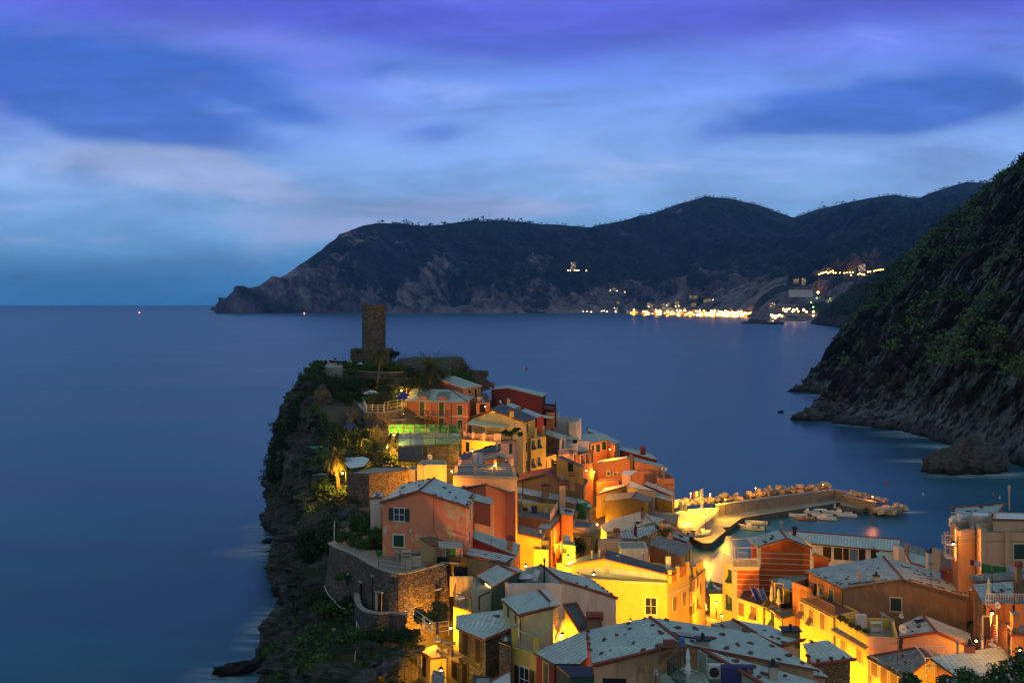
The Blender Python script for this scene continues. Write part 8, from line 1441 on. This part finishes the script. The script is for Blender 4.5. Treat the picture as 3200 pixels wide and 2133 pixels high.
for p, W_, lb, col in (
    (L_('a2', 1345, 492, 178), 800, 'glaring street lamp at the crest between the dark red house and the cream gable', SOD),
    (L_('a2', 118, 815, 157), 3800, 'glaring street lamp at the left end of the scaffolding', YEL),
    (L_('a2', 40, 1060, 157), 5000, 'street lamp in the glowing stair left of the scaffolding', YEL),
    (L_('a2', 1080, 1010, 160), 1500, 'street lamp under the curved front of the tall pink house', SOD),
    (L_('a2', 830, 1260, 137), 2200, 'street lamp in the narrow passage right of the box shaped house', SOD),
    (L_('a2', 640, 1440, 129.5), 2600, 'street lamp below the bright box shaped house', SOD),
    (L_('a2', 1350, 1190, 136), 500, 'small lamp before the little orange gable on the flat roof', SOD),
    (L_('a4', 850, 400, 131), 3200, 'street lamp at the foot of the lit palm', YEL),
    (L_('a2', 235, 560, 177), 1200, 'lamp under the glowing fence left of the hip roofed house', YEL),
    (L_('a2', 215, 340, 190), 1100, 'lamp beside the blue parasols', YEL),
    (L_('a2', 1240, 470, 183), 500, 'lamp at the small orange lit terrace house', SOD),
    (L_('a3', 960, 480, 196), 900, 'street lamp on the terrace of the lit orange house', SOD),
    (L_('a3', 850, 600, 187)-V3((0, 0, 4)), 1500, 'street lamp high in the lane below the lit orange house', SOD),
    (L_('a3', 805, 700, 184), 3500, 'street lamp in the glowing passage above the red roof', SOD),
    (L_('a3', 730, 690, 171), 1500, 'street lamp before the row lit strong orange', SOD),
    (L_('a3', 835, 1000, 170)-V3((0, 0, 5)), 3200, 'upper street lamp in the deep lit lane', SOD),
    (L_('a3', 835, 1250, 163)-V3((0, 0, 3)), 2600, 'lower street lamp in the deep lit lane', SOD),
    (L_('a3', 845, 1520, 150)-V3((0, 0, 2)), 900, 'street lamp where the deep lit lane ends', SOD),
    (L_('d1', 1480, 1000, 138), 1300, 'street lamp by the orange lane front with the washing', SOD),
    (L_('b1', 950, 380, 125), 4200, 'street lamp in the lit yard before the bright yellow house', YEL),
    (L_('d1', 1530, 1400, 126), 700, 'lamp before the lime green shed', (1.0, .8, .1)),
    (L_('b1', 1640, 465, 116), 600, 'lamp shining up to the pale lime gable', (1.0, .78, .12)),
    (L_('b2', 60, 1000, 111), 3600, 'street lamp below the broad bright yellow front', YEL),
    (L_('b2', 330, 1010, 112), 2400, 'street lamp near the corner of the broad bright yellow front', YEL),
    (L_('b2', 660, 940, 133), 2600, 'street lamp at the left houses of the bright square', YEL),
    (L_('b2', 850, 830, 146), 4500, 'street lamp in the middle of the bright square', YEL),
    (L_('b2', 760, 730, 155), 4000, 'street lamp at the water end of the bright square', YEL),
    (L_('b2', 900, 950, 128), 3500, 'street lamp under the deep orange building', SOD),
    (V3((22.5, 107, 13)), 3000, 'street lamp across from the pale front with the red terrace', YEL),
    (V3((25.3, 99, 13.5)), 3000, 'second street lamp along the bright yellow row', YEL),
    (V3((28.0, 91.5, 14.5)), 2800, 'third street lamp along the bright yellow row', YEL),
    (V3((30.0, 84, 15.5)), 2200, 'fourth street lamp along the bright yellow row', SOD),
    (atZ('b4', 245, 440, 1.8)+V3((0, 0, 4.2)), 5000, 'street lamp among the cafe tables of the beach plaza', YEL),
    (atZ('b4', 300, 325, 1.8)+V3((0, 0, 4.2)), 9000, 'street lamp close to the yellow lit boulders', YEL),
    (atZ('b4', 900, 245, 1.8)+V3((0, 4.5, 2.6)), 1500, 'added low lamp hidden among the boulders behind the high sea wall', SOD),  # added out of sight to warm the boulders
    (atZ('b4', 470, 330, 1.8)+V3((0, 0, 4.2)), 6000, 'street lamp at the boulders of the beach plaza', YEL),
    (atZ('b4', 600, 380, 1.8)+V3((0, 0, 4.2)), 2500, 'street lamp on the quay by the low pale wall', YEL),
    (atZ('b4', 430, 545, 1.8)+V3((0, 0, 4.2)), 2500, 'street lamp over the boat on the near quay', YEL),
    (atZ('b4', 1480, 205, 1.8)+V3((0, 3.2, 2.6)), 1300, 'added low lamp hidden among the boulders at the bend of the mole', ORA),  # extra hidden source, put in for a warm tone on the rocks
    (atZ('b4', 1900, 285, 1.8)+V3((0, 2.0, 2.0)), 1100, 'street lamp at the tip of the mole', ORA),
    (L_('b1', 1320, 1085, 83.8), 1000, 'dazzling lamp on the roof terrace ringed by railings', YEL),
    (L_('b1', 1150, 1075, 84.5), 350, 'small lamp under the shaded porch', YEL),
    (L_('a5', 2080, 960, 90.3), 1500, 'street lamp at the foot of the warm lit bastion wall', SOD),
    (L_('a5', 2200, 1440, 83), 700, 'lamp before the glowing wall of the small hut', YEL),
    (L_('b1', 190, 1010, 91), 450, 'street lamp under the cream house with the small balcony', SOD),
    (L_('d3', 600, 1040, 86), 500, 'lamp deep in the alley at the right', SOD),
    (L_('d2', 620, 1250, 95), 500, 'lamp at the drying racks of the lamp-lit house front', SOD),
    (L_('d3', 1150, 1160, 78.3), 110, 'lamp below the pillared terrace in the lower right corner', SOD),
    (L_('d3', 800, 700, 81), 260, 'lamp under the railed balcony at the right edge', SOD),
    (L_('b3', 1100, 1620, 79.5), 450, 'lamp under the white pergola frame', YEL),
    (L_('c3', 2060, 1280, 172), 300, 'lamp at the seaward corner of the striped slate roof', YEL)):
    g_ = gz(p.x, p.y)
    if p.z < g_+2.2 and p.y < 232: p = V3((p.x, p.y, g_+2.4))
    lamp(p, W_*K, lb, col, kind='wall' if p.z > 12 else 'post')
# added fill lights that brighten the town fronts, hung on lamp copies
for x in np.arange(600, 1480, 75.0): 
    p = atY('b5', x, sy5(x)-14, Ysh(x)+10); ld = bpy.data.lights.new('town_fill_light', 'POINT'); ld.energy = 90000; ld.color = SOD; ld.shadow_soft_size = 3; lo = bpy.data.objects.new('town_fill_light', ld); COL.objects.link(lo); rt = copy_tree(LP[0], p+V3((0, 0, 4))); lo.parent = rt; lo.location = (0, -3, -3)
HAZE = True
if HAZE:
    mb = MB(); mb.box((0, 10250, 445), (50000, 24500, 920)); o = mb.build('haze', []); o['kind'] = 'stuff'
    hm = bpy.data.materials.new('haze'); hm.use_nodes = True; nt = NT(hm.node_tree); nt.n.clear(); ou = nt.new('ShaderNodeOutputMaterial'); pv = nt.new('ShaderNodeVolumePrincipled'); pv.inputs['Color'].default_value = (.18, .42, 1.0, 1); pv.inputs['Density'].default_value = 4.6e-5; pv.inputs['Anisotropy'].default_value = 0.0; nt.l.new(pv.outputs[0], ou.inputs['Volume']); o.data.materials.append(hm)
